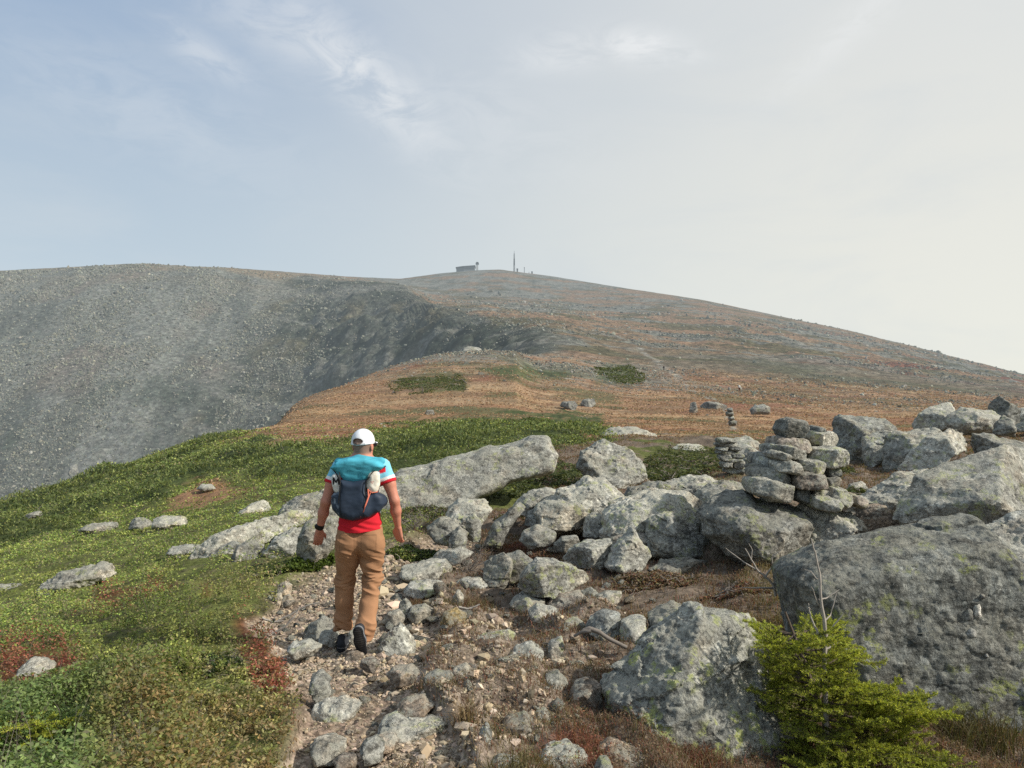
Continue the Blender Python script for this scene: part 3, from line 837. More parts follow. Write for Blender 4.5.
# right foreground
B('big grey boulder spotted with yellow-green lichen, in the front beside the green spruce', [(605, 686), (612, 676), (629, 664), (645, 639), (672, 620), (690, 606), (698, 607), (702, 613), (745, 615), (759, 620), (775, 643), (769, 660), (775, 695), (801, 730), (795, 765), (750, 785), (690, 785), (642, 750), (618, 720)], mat='rock_yellow', Y=4.55, D=.42, tilt=.45, res=120, R=.2, q=3.4, rough=.65)
B('largest boulder, a broad dark grey face with white quartz scars, standing behind the spruce', [(778, 572), (795, 557), (827, 541), (890, 526), (922, 521), (963, 514), (977, 519), (990, 533), (1010, 556), (1022, 592), (1020, 640), (1010, 690), (990, 735), (900, 745), (840, 720), (800, 665), (782, 605)], mat='rock_lichen', Y=5.3, D=.5, tilt=.2, res=130, R=.17, q=3.8, taper=.22, facets=0, rough=.42)
B('rough grey boulder at the picture edge, leaning on the right of the largest boulder', [(950, 545), (972, 530), (1000, 521), (1024, 516), (1075, 512), (1110, 560), (1100, 700), (1000, 700), (970, 640), (955, 590)], mat='rock', Y=6.1, D=.5, tilt=.4, R=.2, res=80)
B('small dark block wedged low at the right of the largest boulder', [(1004, 628), (1014, 619), (1050, 618), (1062, 690), (1020, 715), (1006, 680)], mat='rock_dark', Y=5.1, D=.2, tilt=.2)
B('yellow-green lichened rock cut by the lower edge of the picture', [(527, 768), (549, 751), (566, 746), (582, 754), (590, 766), (592, 800), (527, 800)], mat='rock_yellow', Y=3.75, D=.16, facets=2)
B('dull brown-grey rock below the big lichen boulder, at the lower edge', [(600, 750), (612, 740), (631, 747), (648, 757), (668, 770), (668, 810), (604, 810)], mat='rock_warm', Y=3.85, D=.2)
B('small rounded stone between the two rocks at the lower edge', [(595, 768), (600, 758), (608, 758), (613, 768), (612, 785), (596, 785)], Y=3.6, D=.07, cat='stone')
B('low grey stone at the lower edge beside the trail', [(488, 768), (498, 761), (515, 762), (524, 770), (522, 790), (490, 790)], Y=3.6, D=.12, cat='rock')
B('dark stone half hidden under the spruce, right of the big lichen boulder', [(752, 765), (762, 757), (780, 757), (792, 766), (790, 785), (755, 785)], mat='rock_dark', Y=4.2, D=.16, cat='rock')
# cairn boulder and neighbours
B('broad rounded boulder carrying the big cairn', [(700, 513), (709, 500), (728, 490), (744, 490), (756, 498), (790, 505), (800, 509), (812, 520), (800, 548), (785, 560), (773, 569), (732, 553), (706, 534)], mat='rock', Y=8.5, D=.6, tilt=.4, R=.25, res=100, rough=.6)
B('pale-topped block leaning on the right side of the cairn boulder', [(790, 512), (808, 501), (827, 505), (848, 514), (859, 521), (862, 533), (830, 548), (800, 556), (788, 540)], mat='rock_pale', Y=8.45, D=.45, tilt=.5, R=.2)
B('low reddish rock behind the foot of the big cairn', [(846, 512), (862, 504), (884, 507), (909, 520), (911, 532), (880, 536), (850, 530)], mat='rock_warm', Y=8.9, D=.35)
B('long pale boulder lying right of the big cairn', [(850, 499), (868, 488), (903, 473), (953, 463), (962, 467), (950, 480), (925, 500), (905, 512), (875, 510)], mat='rock_pale', Y=11, D=.6, tilt=.6, R=.3)
B('huge sloping grey boulder at the right edge above the largest boulder', [(897, 516), (905, 500), (922, 478), (959, 461), (1004, 447), (1024, 441), (1085, 430), (1110, 500), (1085, 545), (985, 545), (940, 535)], mat='rock', Y=8.1, D=.9, tilt=.5, R=.3, rough=.6, res=100)
B('dark square-topped block behind the cairn, left end of the outcrop', [(836, 447), (835, 420), (840, 416), (884, 419), (894, 427), (892, 452), (880, 466), (846, 466)], mat='rock_dark', Y=22, D=1.0, tilt=.1, facets=1, q=4)
B('pale slabby block in front of the dark square-topped block', [(863, 455), (864, 437), (877, 431), (893, 432), (890, 460), (868, 466)], Y=20.2, D=.5, tilt=.2)
B('wide flat-topped grey block right of the dark square block in the outcrop', [(885, 458), (887, 437), (896, 431), (934, 428), (942, 434), (932, 456), (905, 474), (888, 472)], Y=19, D=.9, tilt=.3)
B('rounded pale boulder below the wide flat block in the outcrop', [(901, 462), (922, 441), (945, 431), (962, 427), (978, 430), (979, 446), (953, 458), (928, 472), (903, 476)], mat='rock_pale', Y=17.4, D=.7, tilt=.5)
B('long slab with a flat top at the right end of the outcrop', [(974, 433), (1000, 436), (1024, 440), (1075, 444), (1080, 470), (1010, 470), (980, 455)], Y=17.8, D=1.0, tilt=.5)
B('smooth grey hump on the skyline of the outcrop', [(913, 424), (920, 413), (930, 407), (950, 403), (954, 412), (952, 428), (920, 430)], mat='rock_pale', Y=30, D=.7)
B('long flat boulder right of the smooth hump', [(948, 424), (951, 413), (963, 407), (994, 411), (1003, 420), (1000, 432), (960, 432)], mat='rock_pale', Y=28, D=.9)
B('sharp pointed block standing highest in the outcrop', [(989, 412), (991, 404), (999, 396), (1010, 403), (1022, 410), (1023, 420), (994, 420)], mat='rock_dark', Y=29, D=.5, tilt=.1)
B('small tilted block under the pointed block', [(993, 432), (996, 422), (1004, 415), (1014, 420), (1014, 434)], Y=25, D=.4)
B('low rock at the right edge of the skyline', [(1008, 420), (1020, 408), (1050, 404), (1070, 412), (1064, 428), (1012, 428)], Y=33, D=.8)
B('small round stone at the foot of the outcrop beside the pale long boulder', [(846, 492), (850, 484), (862, 481), (868, 487), (866, 497), (848, 499)], Y=13, D=.15, cat='rock')
# middle rock garden
B('long grey slab sloping behind the hiker\'s right arm', [(352, 516), (356, 496), (380, 482), (402, 471), (447, 457), (494, 447), (536, 437), (548, 438), (557, 455), (552, 470), (510, 486), (470, 502), (420, 520)], mat='rock', Y=14.2, D=.55, tilt=.6, R=.16, res=110, facets=0, rough=.55, q=3.6, taper=.05, sink=.05)
B('rounded grey rock in the shrubs right of the long slab', [(578, 468), (582, 450), (603, 440), (625, 448), (641, 461), (650, 488), (619, 492), (600, 488)], mat='rock', Y=16.2, D=.55, tilt=.35)
B('large pale boulder with a yellowish lichened crown in the middle', [(540, 505), (550, 497), (562, 489), (587, 478), (603, 479), (622, 497), (612, 515), (590, 526), (548, 526)], mat='rock_pale', Y=10.6, D=.5, tilt=.6)
B('pale block at the front foot of the yellowish crowned boulder', [(535, 512), (538, 503), (550, 501), (575, 501), (589, 514), (580, 526), (542, 526)], mat='rock_pale', Y=9.8, D=.3)
B('small grey wedge between the two large pale boulders', [(583, 534), (585, 517), (594, 512), (605, 516), (605, 536)], Y=9.6, D=.2)
B('longest pale boulder with a humped back in the middle', [(601, 530), (603, 511), (619, 500), (650, 489), (670, 490), (690, 495), (707, 504), (700, 520), (660, 530), (640, 534), (615, 541)], mat='rock_pale', Y=9.5, D=.45, tilt=.6, res=90)
B('dark squarish boulder left of the cairn boulder', [(645, 535), (649, 521), (661, 514), (694, 511), (709, 520), (708, 548), (680, 560), (650, 552)], mat='rock', Y=8.9, D=.35, tilt=.25)
B('flat pale slab behind the humped boulder', [(660, 488), (668, 480), (690, 475), (712, 477), (730, 487), (738, 500), (705, 504), (670, 500)], mat='rock_pale', Y=11.6, D=.6, tilt=.9)
B('low rock shoulder between the dark squarish boulder and the cairn boulder', [(694, 500), (700, 489), (722, 480), (748, 484), (742, 500), (712, 514)], mat='rock_pale', Y=10.2, D=.35)
B('pale rock left of the middle, behind the bare twigs', [(445, 520), (449, 507), (459, 500), (483, 500), (491, 510), (480, 524), (455, 528)], mat='rock_pale', Y=11, D=.3, tilt=.6)
B('narrow upright stone in front of the pale rock by the twigs', [(466, 537), (466, 518), (474, 514), (481, 521), (480, 540)], Y=9.8, D=.12, cat='rock')
B('tilted triangular slab right of the narrow upright stone', [(484, 540), (494, 523), (519, 502), (525, 509), (511, 526), (500, 542)], Y=9.9, D=.2, tilt=.4)
B('weathered rock beside the green bush and the bare twigs', [(428, 528), (440, 517), (455, 519), (468, 534), (462, 545), (436, 540)], mat='rock_pale', Y=9.7, D=.3)
B('dark stone in the shade left of the yellowish crowned boulder', [(524, 524), (527, 512), (536, 509), (542, 518), (540, 527)], mat='rock_dark', Y=10, D=.15, cat='rock')
B('low weathered rock below the tilted triangular slab', [(520, 540), (524, 531), (536, 525), (556, 532), (552, 543), (530, 546)], Y=9.3, D=.25, cat='rock')
B('small grey rock left of the low double-peaked slab', [(554, 544), (562, 537), (576, 535), (580, 543), (568, 550), (556, 550)], Y=9.0, D=.15, cat='rock')
B('left half of the low double-peaked slab in the brown heath', [(560, 562), (570, 550), (587, 539), (609, 540), (622, 552), (612, 565), (580, 566)], Y=8.5, D=.25, tilt=.7)
B('sharp pointed right half of the double-peaked slab', [(604, 562), (612, 548), (632, 528), (639, 538), (652, 556), (640, 567), (612, 566)], Y=8.4, D=.25, tilt=.45)
B('pale upright lump left of the jagged middle rock', [(484, 580), (484, 564), (503, 553), (512, 561), (510, 578), (498, 590), (488, 588)], mat='rock_pale', Y=8.0, D=.18, tilt=.3)
B('round-topped rock tucked behind the pale upright lump', [(504, 574), (506, 556), (519, 551), (532, 561), (530, 576), (512, 578)], Y=8.2, D=.18)
B('jagged grey rock pointing left, central in the stony heath', [(517, 586), (526, 570), (537, 558), (557, 562), (587, 573), (594, 585), (570, 594), (530, 592)], mat='rock', Y=7.35, D=.28, tilt=.6)
B('flat pale stone below the jagged central rock', [(510, 604), (516, 597), (526, 592), (545, 598), (540, 608), (520, 611)], mat='rock_pale', D=.18, cat='rock')
B('rounded mottled stone right of the flat pale stone', [(528, 612), (537, 605), (556, 609), (563, 620), (550, 625), (532, 621)], D=.16, cat='rock')
B('small peaked stone right of the jagged central rock', [(576, 598), (582, 591), (592, 588), (600, 596), (592, 606), (580, 606)], D=.12, cat='rock')
B('long pale stone lying slanted below the double-peaked slab', [(586, 606), (594, 598), (606, 592), (621, 592), (619, 602), (604, 611), (590, 612)], mat='rock_pale', D=.18, cat='rock')
B('dark angular rock left of the cracked slab', [(586, 628), (590, 619), (604, 610), (620, 614), (622, 630), (615, 640), (596, 636)], mat='rock_dark', Y=6.1, D=.22)
B('cracked slab, its left piece beside the dark angular rock', [(620, 638), (622, 621), (633, 616), (646, 616), (646, 640), (630, 645)], mat='rock_pale', Y=5.9, D=.2, tilt=.5)
B('cracked slab, its longer right piece running up behind the lichen boulder', [(648, 640), (649, 615), (662, 606), (672, 603), (682, 608), (672, 625), (660, 640)], mat='rock_pale', Y=5.92, D=.25, tilt=.5)
B('pale oblong stone lying crosswise in the middle of the stony ground', [(457, 650), (460, 642), (478, 638), (508, 631), (517, 637), (508, 647), (475, 654)], mat='rock_pale', D=.14, tilt=.6, cat='rock')
B('blocky stone right of the oblong crosswise stone', [(546, 656), (549, 643), (562, 638), (566, 655), (558, 662)], D=.14, cat='rock')
B('brown rounded stone in the heath left of the big lichen boulder', [(570, 700), (574, 687), (586, 680), (601, 684), (604, 700), (590, 710)], mat='rock_warm', D=.16, cat='rock')
B('dark low stone with moss touching the left foot of the lichen boulder', [(598, 694), (600, 683), (610, 681), (614, 694), (610, 712), (600, 710)], mat='rock_dark', Y=4.75, D=.1, cat='rock')
B('small owl-shaped upright stone at the edge of the brown hummock', [(452, 610), (453, 597), (458, 590), (463, 594), (464, 611)], mat='rock_pale', D=.07, cat='stone', tilt=.1)
B('squat stone with a yellow stained face beside the trail', [(440, 624), (444, 613), (455, 608), (467, 614), (465, 625), (448, 630)], mat='rock_yellowstone', D=.12, cat='rock')
B('flat grey stone left of the yellow stained stone', [(407, 616), (411, 607), (424, 604), (434, 611), (430, 619), (414, 621)], D=.14, cat='rock')
B('wedge-shaped pale stone with a thick right end near the grass tuft', [(464, 702), (474, 692), (489, 687), (508, 683), (517, 687), (508, 703), (494, 702), (476, 708)], mat='rock_pale', Y=4.75, D=.12, tilt=.7, cat='rock')
B('angular triangular stone below the oblong crosswise stone', [(498, 674), (504, 663), (514, 655), (526, 668), (520, 678), (504, 679)], D=.13, cat='rock')
B('half-sunk grey stone left of the angular triangular stone', [(477, 678), (480, 670), (494, 668), (500, 676), (492, 682)], D=.1, cat='rock')
B('cream-coloured block between the trail and the heath', [(451, 680), (454, 669), (465, 664), (472, 670), (469, 679), (460, 684)], mat='stone_cream', D=.09, cat='stone')
B('round speckled stone on the right edge of the trail', [(423, 690), (425, 678), (436, 672), (450, 674), (456, 684), (450, 696), (434, 699)], mat='rock_pale', D=.15, cat='rock')
B('upright dark stone beside the straw grass tuft', [(477, 748), (479, 732), (486, 725), (492, 733), (490, 752), (482, 756)], mat='rock_dark', D=.08, cat='rock')
B('pale knob of rock in the lower heath', [(534, 720), (537, 711), (545, 709), (551, 715), (548, 724)], mat='rock_pale', D=.07, cat='stone')
B('white flat pebble cluster stone in the lower heath', [(539, 708), (546, 699), (556, 700), (560, 708), (552, 713)], mat='stone_white', D=.07, cat='stone')
# trail stones
B('pointed pyramid-shaped stone with a green lichen face, right of the hiker\'s feet', [(376, 655), (380, 643), (390, 632), (400, 623), (408, 633), (415, 645), (414, 654), (396, 657)], mat='rock_yellow', Y=6.15, D=.14, tilt=.45, facets=1, q=3.5, res=60)
B('broad flat rock sunk across the bottom of the trail', [(379, 732), (384, 720), (396, 715), (419, 718), (440, 722), (455, 731), (456, 745), (430, 757), (412, 745), (398, 742)], mat='rock', Y=4.15, D=.22, tilt=.7, res=80)
B('pale broken rock on the left edge of the trail', [(310, 715), (316, 703), (326, 699), (343, 697), (361, 703), (356, 716), (340, 722), (318, 724)], mat='rock_pale', Y=4.5, D=.15, tilt=.5)
B('half-buried rock low on the left edge of the trail', [(310, 745), (318, 738), (332, 737), (345, 743), (342, 757), (316, 758)], D=.14, cat='rock')
B('rounded lumpy stone low in the middle of the trail', [(360, 750), (364, 741), (374, 737), (384, 745), (382, 756), (366, 758)], D=.1, cat='rock')
B('smooth oval brown stone on the trail', [(374, 742), (380, 734), (392, 733), (399, 739), (394, 746), (380, 747)], mat='rock_warm', D=.09, facets=0, cat='stone')
B('long flat stone at the bottom of the trail', [(333, 762), (340, 755), (354, 756), (358, 763), (346, 769)], mat='rock_warm', D=.1, cat='stone')
B('flat slab set in the trail left of the gravel', [(308, 690), (312, 674), (322, 667), (331, 680), (330, 694), (316, 698)], D=.12, tilt=.9, cat='rock')
B('flat dark stone on the trail in front of the hiker\'s shoe', [(342, 661), (346, 653), (356, 650), (364, 656), (358, 663)], mat='rock_warm', Y=5.9, D=.1, facets=0, cat='stone')
B('brown stone under the toe of the hiker\'s raised shoe', [(358, 667), (362, 659), (372, 657), (380, 662), (374, 669)], mat='rock_warm', D=.09, cat='stone')
B('long low stone beside the hiker\'s forward foot', [(302, 638), (308, 627), (322, 616), (332, 620), (334, 636), (320, 642)], Y=6.6, D=.16, cat='rock')
B('grey stone just behind the hiker\'s forward heel', [(318, 641), (322, 632), (334, 628), (340, 636), (336, 645)], Y=6.35, D=.12, cat='rock')
B('flat stone between the hiker\'s two feet', [(347, 640), (350, 630), (358, 627), (362, 634), (358, 644)], Y=6.5, D=.1, cat='stone')
B('pale blocky stone topping the little pile left of the hiker', [(277, 594), (278, 585), (286, 581), (292, 585), (290, 596)], mat='stone_cream', Y=8.1, D=.07, cat='stone')
B('large cream stone in front of the little pile left of the hiker', [(281, 606), (283, 597), (289, 594), (294, 600), (291, 608)], mat='stone_cream', Y=7.75, D=.07, cat='stone')
B('small cream stone at the middle of the little pile', [(274, 602), (276, 594), (281, 593), (283, 600), (280, 604)], mat='stone_cream', Y=7.9, D=.05, cat='stone')
B('grey stone on the left of the little pile', [(266, 602), (268, 596), (275, 595), (277, 602)], Y=7.95, D=.05, cat='stone')
B('slab step in the trail beyond the hiker\'s right side', [(398, 576), (404, 566), (420, 561), (446, 560), (452, 570), (440, 578), (415, 581)], mat='rock_pale', D=.3, tilt=1.0, cat='rock')
B('second slab step, closer and lower than the first', [(404, 592), (410, 583), (428, 579), (444, 583), (440, 592), (420, 597)], D=.22, tilt=1.0, cat='rock')
B('upright stone leaning beside the slab steps', [(398, 612), (400, 602), (406, 598), (412, 606), (410, 615)], D=.08, cat='stone')
B('grey rock on the trail between the pyramid stone and the slab steps', [(383, 622), (388, 612), (398, 610), (406, 617), (400, 626), (388, 627)], Y=6.9, D=.12, cat='rock')
# left side
B('long narrow bedrock ledge rising toward the hiker on the green slope', [(160, 582), (180, 562), (206, 540), (235, 527), (262, 519), (300, 508), (314, 511), (300, 528), (262, 545), (236, 560), (200, 582)], mat='rock_pale', Y=11.3, D=.5, tilt=.9, R=.12, res=100, sink=.3, taper=.1)
B('pointed dark rock below the narrow bedrock ledge', [(229, 570), (233, 556), (238, 545), (255, 536), (261, 546), (268, 559), (252, 569), (238, 578)], mat='rock', Y=10.2, D=.3, tilt=.3)
B('shadowed rock face joined to the ledge, left of the pointed dark rock', [(206, 560), (214, 550), (232, 541), (240, 543), (234, 560), (218, 566)], mat='rock_dark', Y=11, D=.2)
B('flat dark stone lying left of the narrow ledge', [(164, 555), (172, 547), (186, 544), (199, 544), (200, 549), (178, 557)], mat='rock', D=.25, tilt=.8, cat='rock')
B('low pale rock strip on the far green slope, leftmost of the row', [(78, 530), (90, 524), (102, 522), (117, 522), (117, 529), (94, 534)], mat='rock_pale', D=.4, tilt=.8)
B('grey boulder in the row on the far green slope, second from the left', [(129, 529), (131, 520), (138, 517), (148, 519), (152, 524), (147, 531)], D=.3)
B('broad boulder in the row on the far green slope, beside the orange patch', [(152, 528), (154, 519), (166, 515), (184, 516), (186, 525), (170, 530)], mat='rock_pale', D=.4)
B('tilted pale slab on the green slope left of the hiker', [(232, 516), (250, 504), (262, 500), (268, 502), (270, 510), (250, 517)], mat='rock_pale', D=.4, tilt=.6)
B('pale rock just above the orange patch of the slope', [(196, 489), (202, 484), (212, 484), (216, 489), (206, 492)], mat='rock_pale', D=.3, cat='rock')
B('big smooth rock rising behind the hiker\'s left elbow', [(279, 518), (284, 505), (292, 499), (312, 493), (336, 490), (345, 500), (338, 518), (300, 522)], mat='rock', Y=12.5, D=.5, tilt=.7)
B('pale jagged rock behind the hiker\'s left hand', [(296, 556), (300, 536), (306, 522), (322, 517), (338, 518), (340, 540), (325, 555), (308, 562)], mat='rock_pale', Y=9.3, D=.3, tilt=.35)
B('low grey ledge far left in the green slope', [(38, 586), (60, 572), (92, 564), (112, 563), (112, 576), (72, 588), (46, 592)], mat='rock_pale', D=.4, tilt=1.0, R=.12, sink=.4)
B('sliver of grey rock at the left edge of the slope', [(-30, 590), (-6, 584), (20, 582), (28, 586), (6, 591)], mat='rock_pale', D=.3, tilt=1.0, R=.07)
B('small pale rock high on the left slope', [(20, 518), (28, 513), (40, 511), (42, 515), (30, 520)], mat='rock_pale', D=.3, cat='rock')
B('lichen-covered stone among the red leaves at the lower left', [(15, 676), (22, 664), (34, 657), (48, 657), (54, 666), (46, 676)], mat='rock_pale', Y=5.2, D=.16, tilt=.8, cat='rock')
# farther ground
B('flat pale bedrock slab at the edge of the orange meadow', [(596, 440), (606, 431), (618, 426), (640, 428), (655, 433), (660, 440), (630, 445)], mat='rock_pale', Y=40, D=2.0, tilt=1.6, R=.3)
B('second flat bedrock slab in the green mat beyond the heath', [(668, 450), (680, 444), (700, 445), (712, 450), (690, 455)], mat='rock_pale', Y=28, D=1.2, tilt=1.6, R=.15)
B('grey slab beside the small cairn', [(735, 470), (735, 450), (746, 444), (762, 452), (764, 470)], Y=18.5, D=.6, tilt=.8)
B('pale slab beyond the small cairn', [(724, 446), (732, 438), (748, 436), (760, 444), (754, 452), (736, 454)], mat='rock_pale', Y=26, D=.9, tilt=.9)
B('lone boulder on the brow of the middle ridge', [(460, 355), (463, 349), (469, 346), (478, 348), (486, 354), (485, 359), (468, 358)], mat='rock_far', Y=300, D=4, cat='boulder')
B('dark boulder alone in the meadow, right of the pale path', [(750, 409), (755, 405), (764, 404), (770, 407), (769, 411), (752, 411)], mat='rock_far', sink=.5, Y=110, D=1.3)
B('low rock pair in the orange meadow, its larger left rock', [(560, 406), (562, 402), (574, 401), (578, 405), (574, 408)], mat='rock_far', sink=.5, Y=115, D=1.5, cat='rock')
B('low rock pair in the orange meadow, its flatter right rock', [(580, 404), (584, 399), (594, 399), (596, 404), (588, 407)], mat='rock_far', sink=.5, Y=125, D=1.5, cat='rock')
B('small dark rock in the meadow below the green mats', [(424, 414), (427, 410), (433, 410), (435, 414)], mat='rock_far', sink=.5, Y=90, D=.8, cat='rock')
B('long low rocks beside the path at the foot of the slope', [(700, 406), (706, 401), (716, 402), (728, 405), (726, 408), (706, 408)], mat='rock_far', sink=.5, Y=130, D=1.8, cat='rock')
B('dark small rock on the meadow left of the path', [(689, 409), (691, 402), (696, 402), (698, 409)], mat='rock_far', sink=.5, Y=112, D=.8, cat='rock')
B('white boulder low on the scree face', [(68, 474), (70, 466), (76, 464), (78, 472), (74, 478)], mat='rock_far', Y=470, D=3)

# more of the packed middle rocks
B('low pale slab filling the gap left of the cairn boulder', [(690, 528), (700, 512), (716, 508), (724, 520), (716, 540), (698, 542)], mat='rock_pale', Y=9.2, D=.3)
B('flat grey ledge peeping out behind the longest pale boulder', [(618, 502), (630, 488), (655, 480), (676, 484), (668, 498), (640, 504)], Y=11.2, D=.4, tilt=.8)
B('half-buried slab between the yellowish crowned boulder and the long grey slab', [(512, 508), (524, 494), (545, 488), (560, 492), (548, 506), (528, 513)], mat='rock_pale', Y=11.4, D=.4, tilt=.8)
B('low rusty rock beneath the longest pale boulder', [(606, 546), (616, 534), (634, 530), (648, 536), (644, 550), (622, 554)], mat='rock_warm', Y=9.0, D=.25, cat='rock')
B('grey slab lying flat below the dark squarish boulder', [(648, 570), (662, 560), (690, 556), (708, 562), (700, 572), (668, 577)], Y=8.3, D=.3, tilt=1.0, cat='rock')
B('small pointed rock left of the narrow upright stone', [(448, 545), (452, 532), (460, 526), (467, 534), (466, 546)], Y=9.3, D=.14, cat='rock')
B('pale flat rock at the foot of the bare twigs', [(430, 560), (440, 551), (460, 548), (474, 552), (466, 560), (446, 564)], mat='rock_pale', Y=9.0, D=.25, tilt=.9, cat='rock')
B('sunken grey slab right of the slab steps', [(452, 588), (462, 578), (480, 577), (490, 584), (478, 592), (460, 594)], D=.2, tilt=.9, cat='rock')
B('broad half-buried slab below the jagged central rock', [(548, 604), (560, 594), (580, 592), (588, 600), (574, 610), (556, 611)], mat='rock_warm', D=.2, tilt=.8, cat='rock')
B('embedded grey rock left of the blocky stone', [(508, 660), (516, 648), (532, 644), (544, 652), (538, 664), (518, 667)], D=.15, tilt=.7, cat='rock')
B('small grey boulder left of the brown rounded stone', [(540, 690), (546, 676), (558, 672), (568, 682), (564, 694), (548, 698)], D=.13, cat='rock')
B('sunken slab in the heath below the wedge-shaped pale stone', [(500, 732), (508, 720), (524, 716), (534, 724), (526, 736), (508, 740)], mat='rock_warm', D=.13, tilt=.8, cat='rock')
B('pale rock half under the heath left of the cracked slab', [(556, 630), (564, 620), (578, 618), (586, 626), (578, 636), (562, 637)], mat='rock_pale', D=.15, tilt=.7, cat='rock')
B('flat trail rock below the pyramid stone', [(386, 676), (394, 667), (410, 665), (420, 672), (412, 681), (396, 683)], mat='rock_warm', D=.13, tilt=.8, cat='rock')
B('flat trail rock left of the hiker, near the dry roots', [(286, 650), (294, 641), (310, 639), (322, 645), (312, 654), (296, 656)], D=.14, tilt=.9, cat='rock')
B('low bedrock hump low on the trail centre', [(396, 706), (408, 697), (424, 697), (434, 704), (424, 713), (404, 714)], mat='rock_warm', D=.15, tilt=.8, cat='rock')
B('grey ledge on the slope above the flat dark stone', [(196, 548), (206, 538), (224, 530), (232, 534), (222, 546), (206, 552)], mat='rock_pale', Y=13.2, D=.4, tilt=.8)
B('rock ledge running behind the hiker\'s left wrist', [(262, 552), (276, 536), (296, 526), (306, 530), (302, 548), (280, 560)], mat='rock', Y=10.3, D=.3, tilt=.8)
BYLAB = {}
for label, P, k in ROCKS:
    nm = {'boulder': 'boulder', 'rock': 'rock', 'stone': 'stone'}[k.get('cat', 'boulder')]
    BYLAB[label] = rock(nm, label, P, **k)

# white quartz scars set in the face of the largest boulder
def quartz():
    o = next(v for k, v in BYLAB.items() if k.startswith('largest boulder'))
    v = np.empty(len(o.data.vertices) * 3, np.float32); o.data.vertices.foreach_get('co', v); v = v.reshape(-1, 3).astype(float)
    w = v + np.array(o.location); vu, vy = proj(w[:, 0], w[:, 1], w[:, 2])
    V0, T0 = ico(2); r = np.random.default_rng(9)
    for u, y, a, b in ((968, 616, 4.5, 6.5), (976, 612, 4, 8), (972, 633, 5, 5), (982, 597, 3, 3), (985, 655, 2.5, 2.5)):
        d = (vu - u) ** 2 + (vy - y) ** 2 + (w[:, 1] - w[:, 1].min()) * 8; c = v[np.argmin(d)]
        m = w[np.argmin(d), 1] / F
        q = V0 * np.array([a * m, .018, b * m]) * (1 + .25 * fbm3(V0 * 2 + u, 3, 2))[:, None]
        mk('quartz_vein', q + c, T0, MAT['stone_white'], o)
# ---- stones of the big cairn: each lies loose on the others
def boxpoly(x0, y0, x1, y1, rot=0, r=rng, taper=0.0, k=8):
    cx, cy, a, b = (x0 + x1) / 2, (y0 + y1) / 2, (x1 - x0) / 2, (y1 - y0) / 2
    th = np.sort((np.arange(k) + r.uniform(-.28, .28, k)) / k * 2 * math.pi)
    e = 2 / 3.2
    px = np.sign(np.cos(th)) * np.abs(np.cos(th)) ** e * r.uniform(.9, 1.06, k); py = np.sign(np.sin(th)) * np.abs(np.sin(th)) ** e * r.uniform(.88, 1.05, k)
    px *= a; py *= b * (1 - taper * px / a)
    c, s = math.cos(rot), math.sin(rot)
    return np.stack([cx + px * c - py * s, cy + px * s + py * c], 1)
CQ = lambda x, y: (740 + x / 7.315, 410 + y / 7.315)
CAIRN = [  # box in the enlarged view, rotation, depth, material, label
 (278, 58, 465, 185, -.02, 8.85, 'rock_dark', 'square dark block crowning the big cairn'),
 (500, 118, 575, 170, .2, 9.3, 'rock_dark', 'small peaked stone behind the crown of the big cairn'),
 (480, 150, 715, 275, .18, 9.15, 'rock_pale', 'pale lichened stone at the upper right of the big cairn'),
 (215, 185, 500, 300, .12, 8.85, 'rock_warm', 'wide warm-grey stone under the crown block of the big cairn'),
 (180, 255, 470, 345, .2, 8.75, 'rock', 'long flat stone sloping right, third course of the big cairn'),
 (482, 262, 745, 410, -.02, 8.8, 'rock_pale', 'bulky overhanging stone on the right of the big cairn'),
 (200, 298, 345, 360, .18, 8.6, 'rock', 'slim wedge above the oblong stone on the left of the big cairn'),
 (95, 305, 215, 400, 0, 8.9, 'rock_dark', 'shadowed stone at the left shoulder of the big cairn'),
 (205, 358, 408, 455, .14, 8.55, 'rock_pale', 'oblong pale stone left of centre in the big cairn'),
 (400, 350, 580, 460, .14, 8.65, 'rock', 'smooth rounded stone in the heart of the big cairn'),
 (75, 390, 205, 440, -.02, 8.8, 'rock_dark', 'thin stone jutting from the left side of the big cairn'),
 (72, 425, 345, 520, .1, 8.55, 'rock', 'broad flat slab on the lower left of the big cairn'),
 (345, 448, 592, 568, .02, 8.5, 'rock_warm', 'largest square stone low in the middle of the big cairn'),
 (575, 400, 690, 480, .05, 8.85, 'rock_dark', 'dark stone tucked under the overhang of the big cairn'),
 (580, 480, 700, 580, .05, 8.7, 'rock', 'upright grey stone at the right side of the big cairn'),
 (55, 500, 370, 645, .22, 8.4, 'rock_pale', 'long pale base slab at the left foot of the big cairn'),
 (362, 565, 490, 655, .02, 8.5, 'rock_dark', 'small shaded square stone at the base of the big cairn'),
 (480, 560, 610, 630, .05, 8.6, 'rock_dark', 'dark filler stone between base stones of the big cairn'),
 (595, 560, 770, 690, .42, 8.5, 'rock_pale', 'slanting pale stone at the right foot of the big cairn'),
 (495, 620, 700, 715, .1, 8.35, 'rock_pale', 'yellowish lichened stone at the front foot of the big cairn'),
 (760, 610, 880, 690, .3, 8.55, 'rock_warm', 'outermost small stone at the right foot of the big cairn'),
]
quartz()
for x0, y0, x1, y1, rot, Y, m, lab in CAIRN:
    a, b = CQ(x0, y0); c, d = CQ(x1, y1)
    rock('cairn_stone', lab, boxpoly(a - 1.2, b - .6, c + 1.2, d + .6, rot), mat=m, Y=Y, D=.24 + .1 * rng.random(), tilt=.1, taper=.06, sink=.0, rough=.7, R=.28 * (d - b) * Y / F, cat='cairn stone', group='stones of the big cairn', res=48, facets=3, q=3.6)
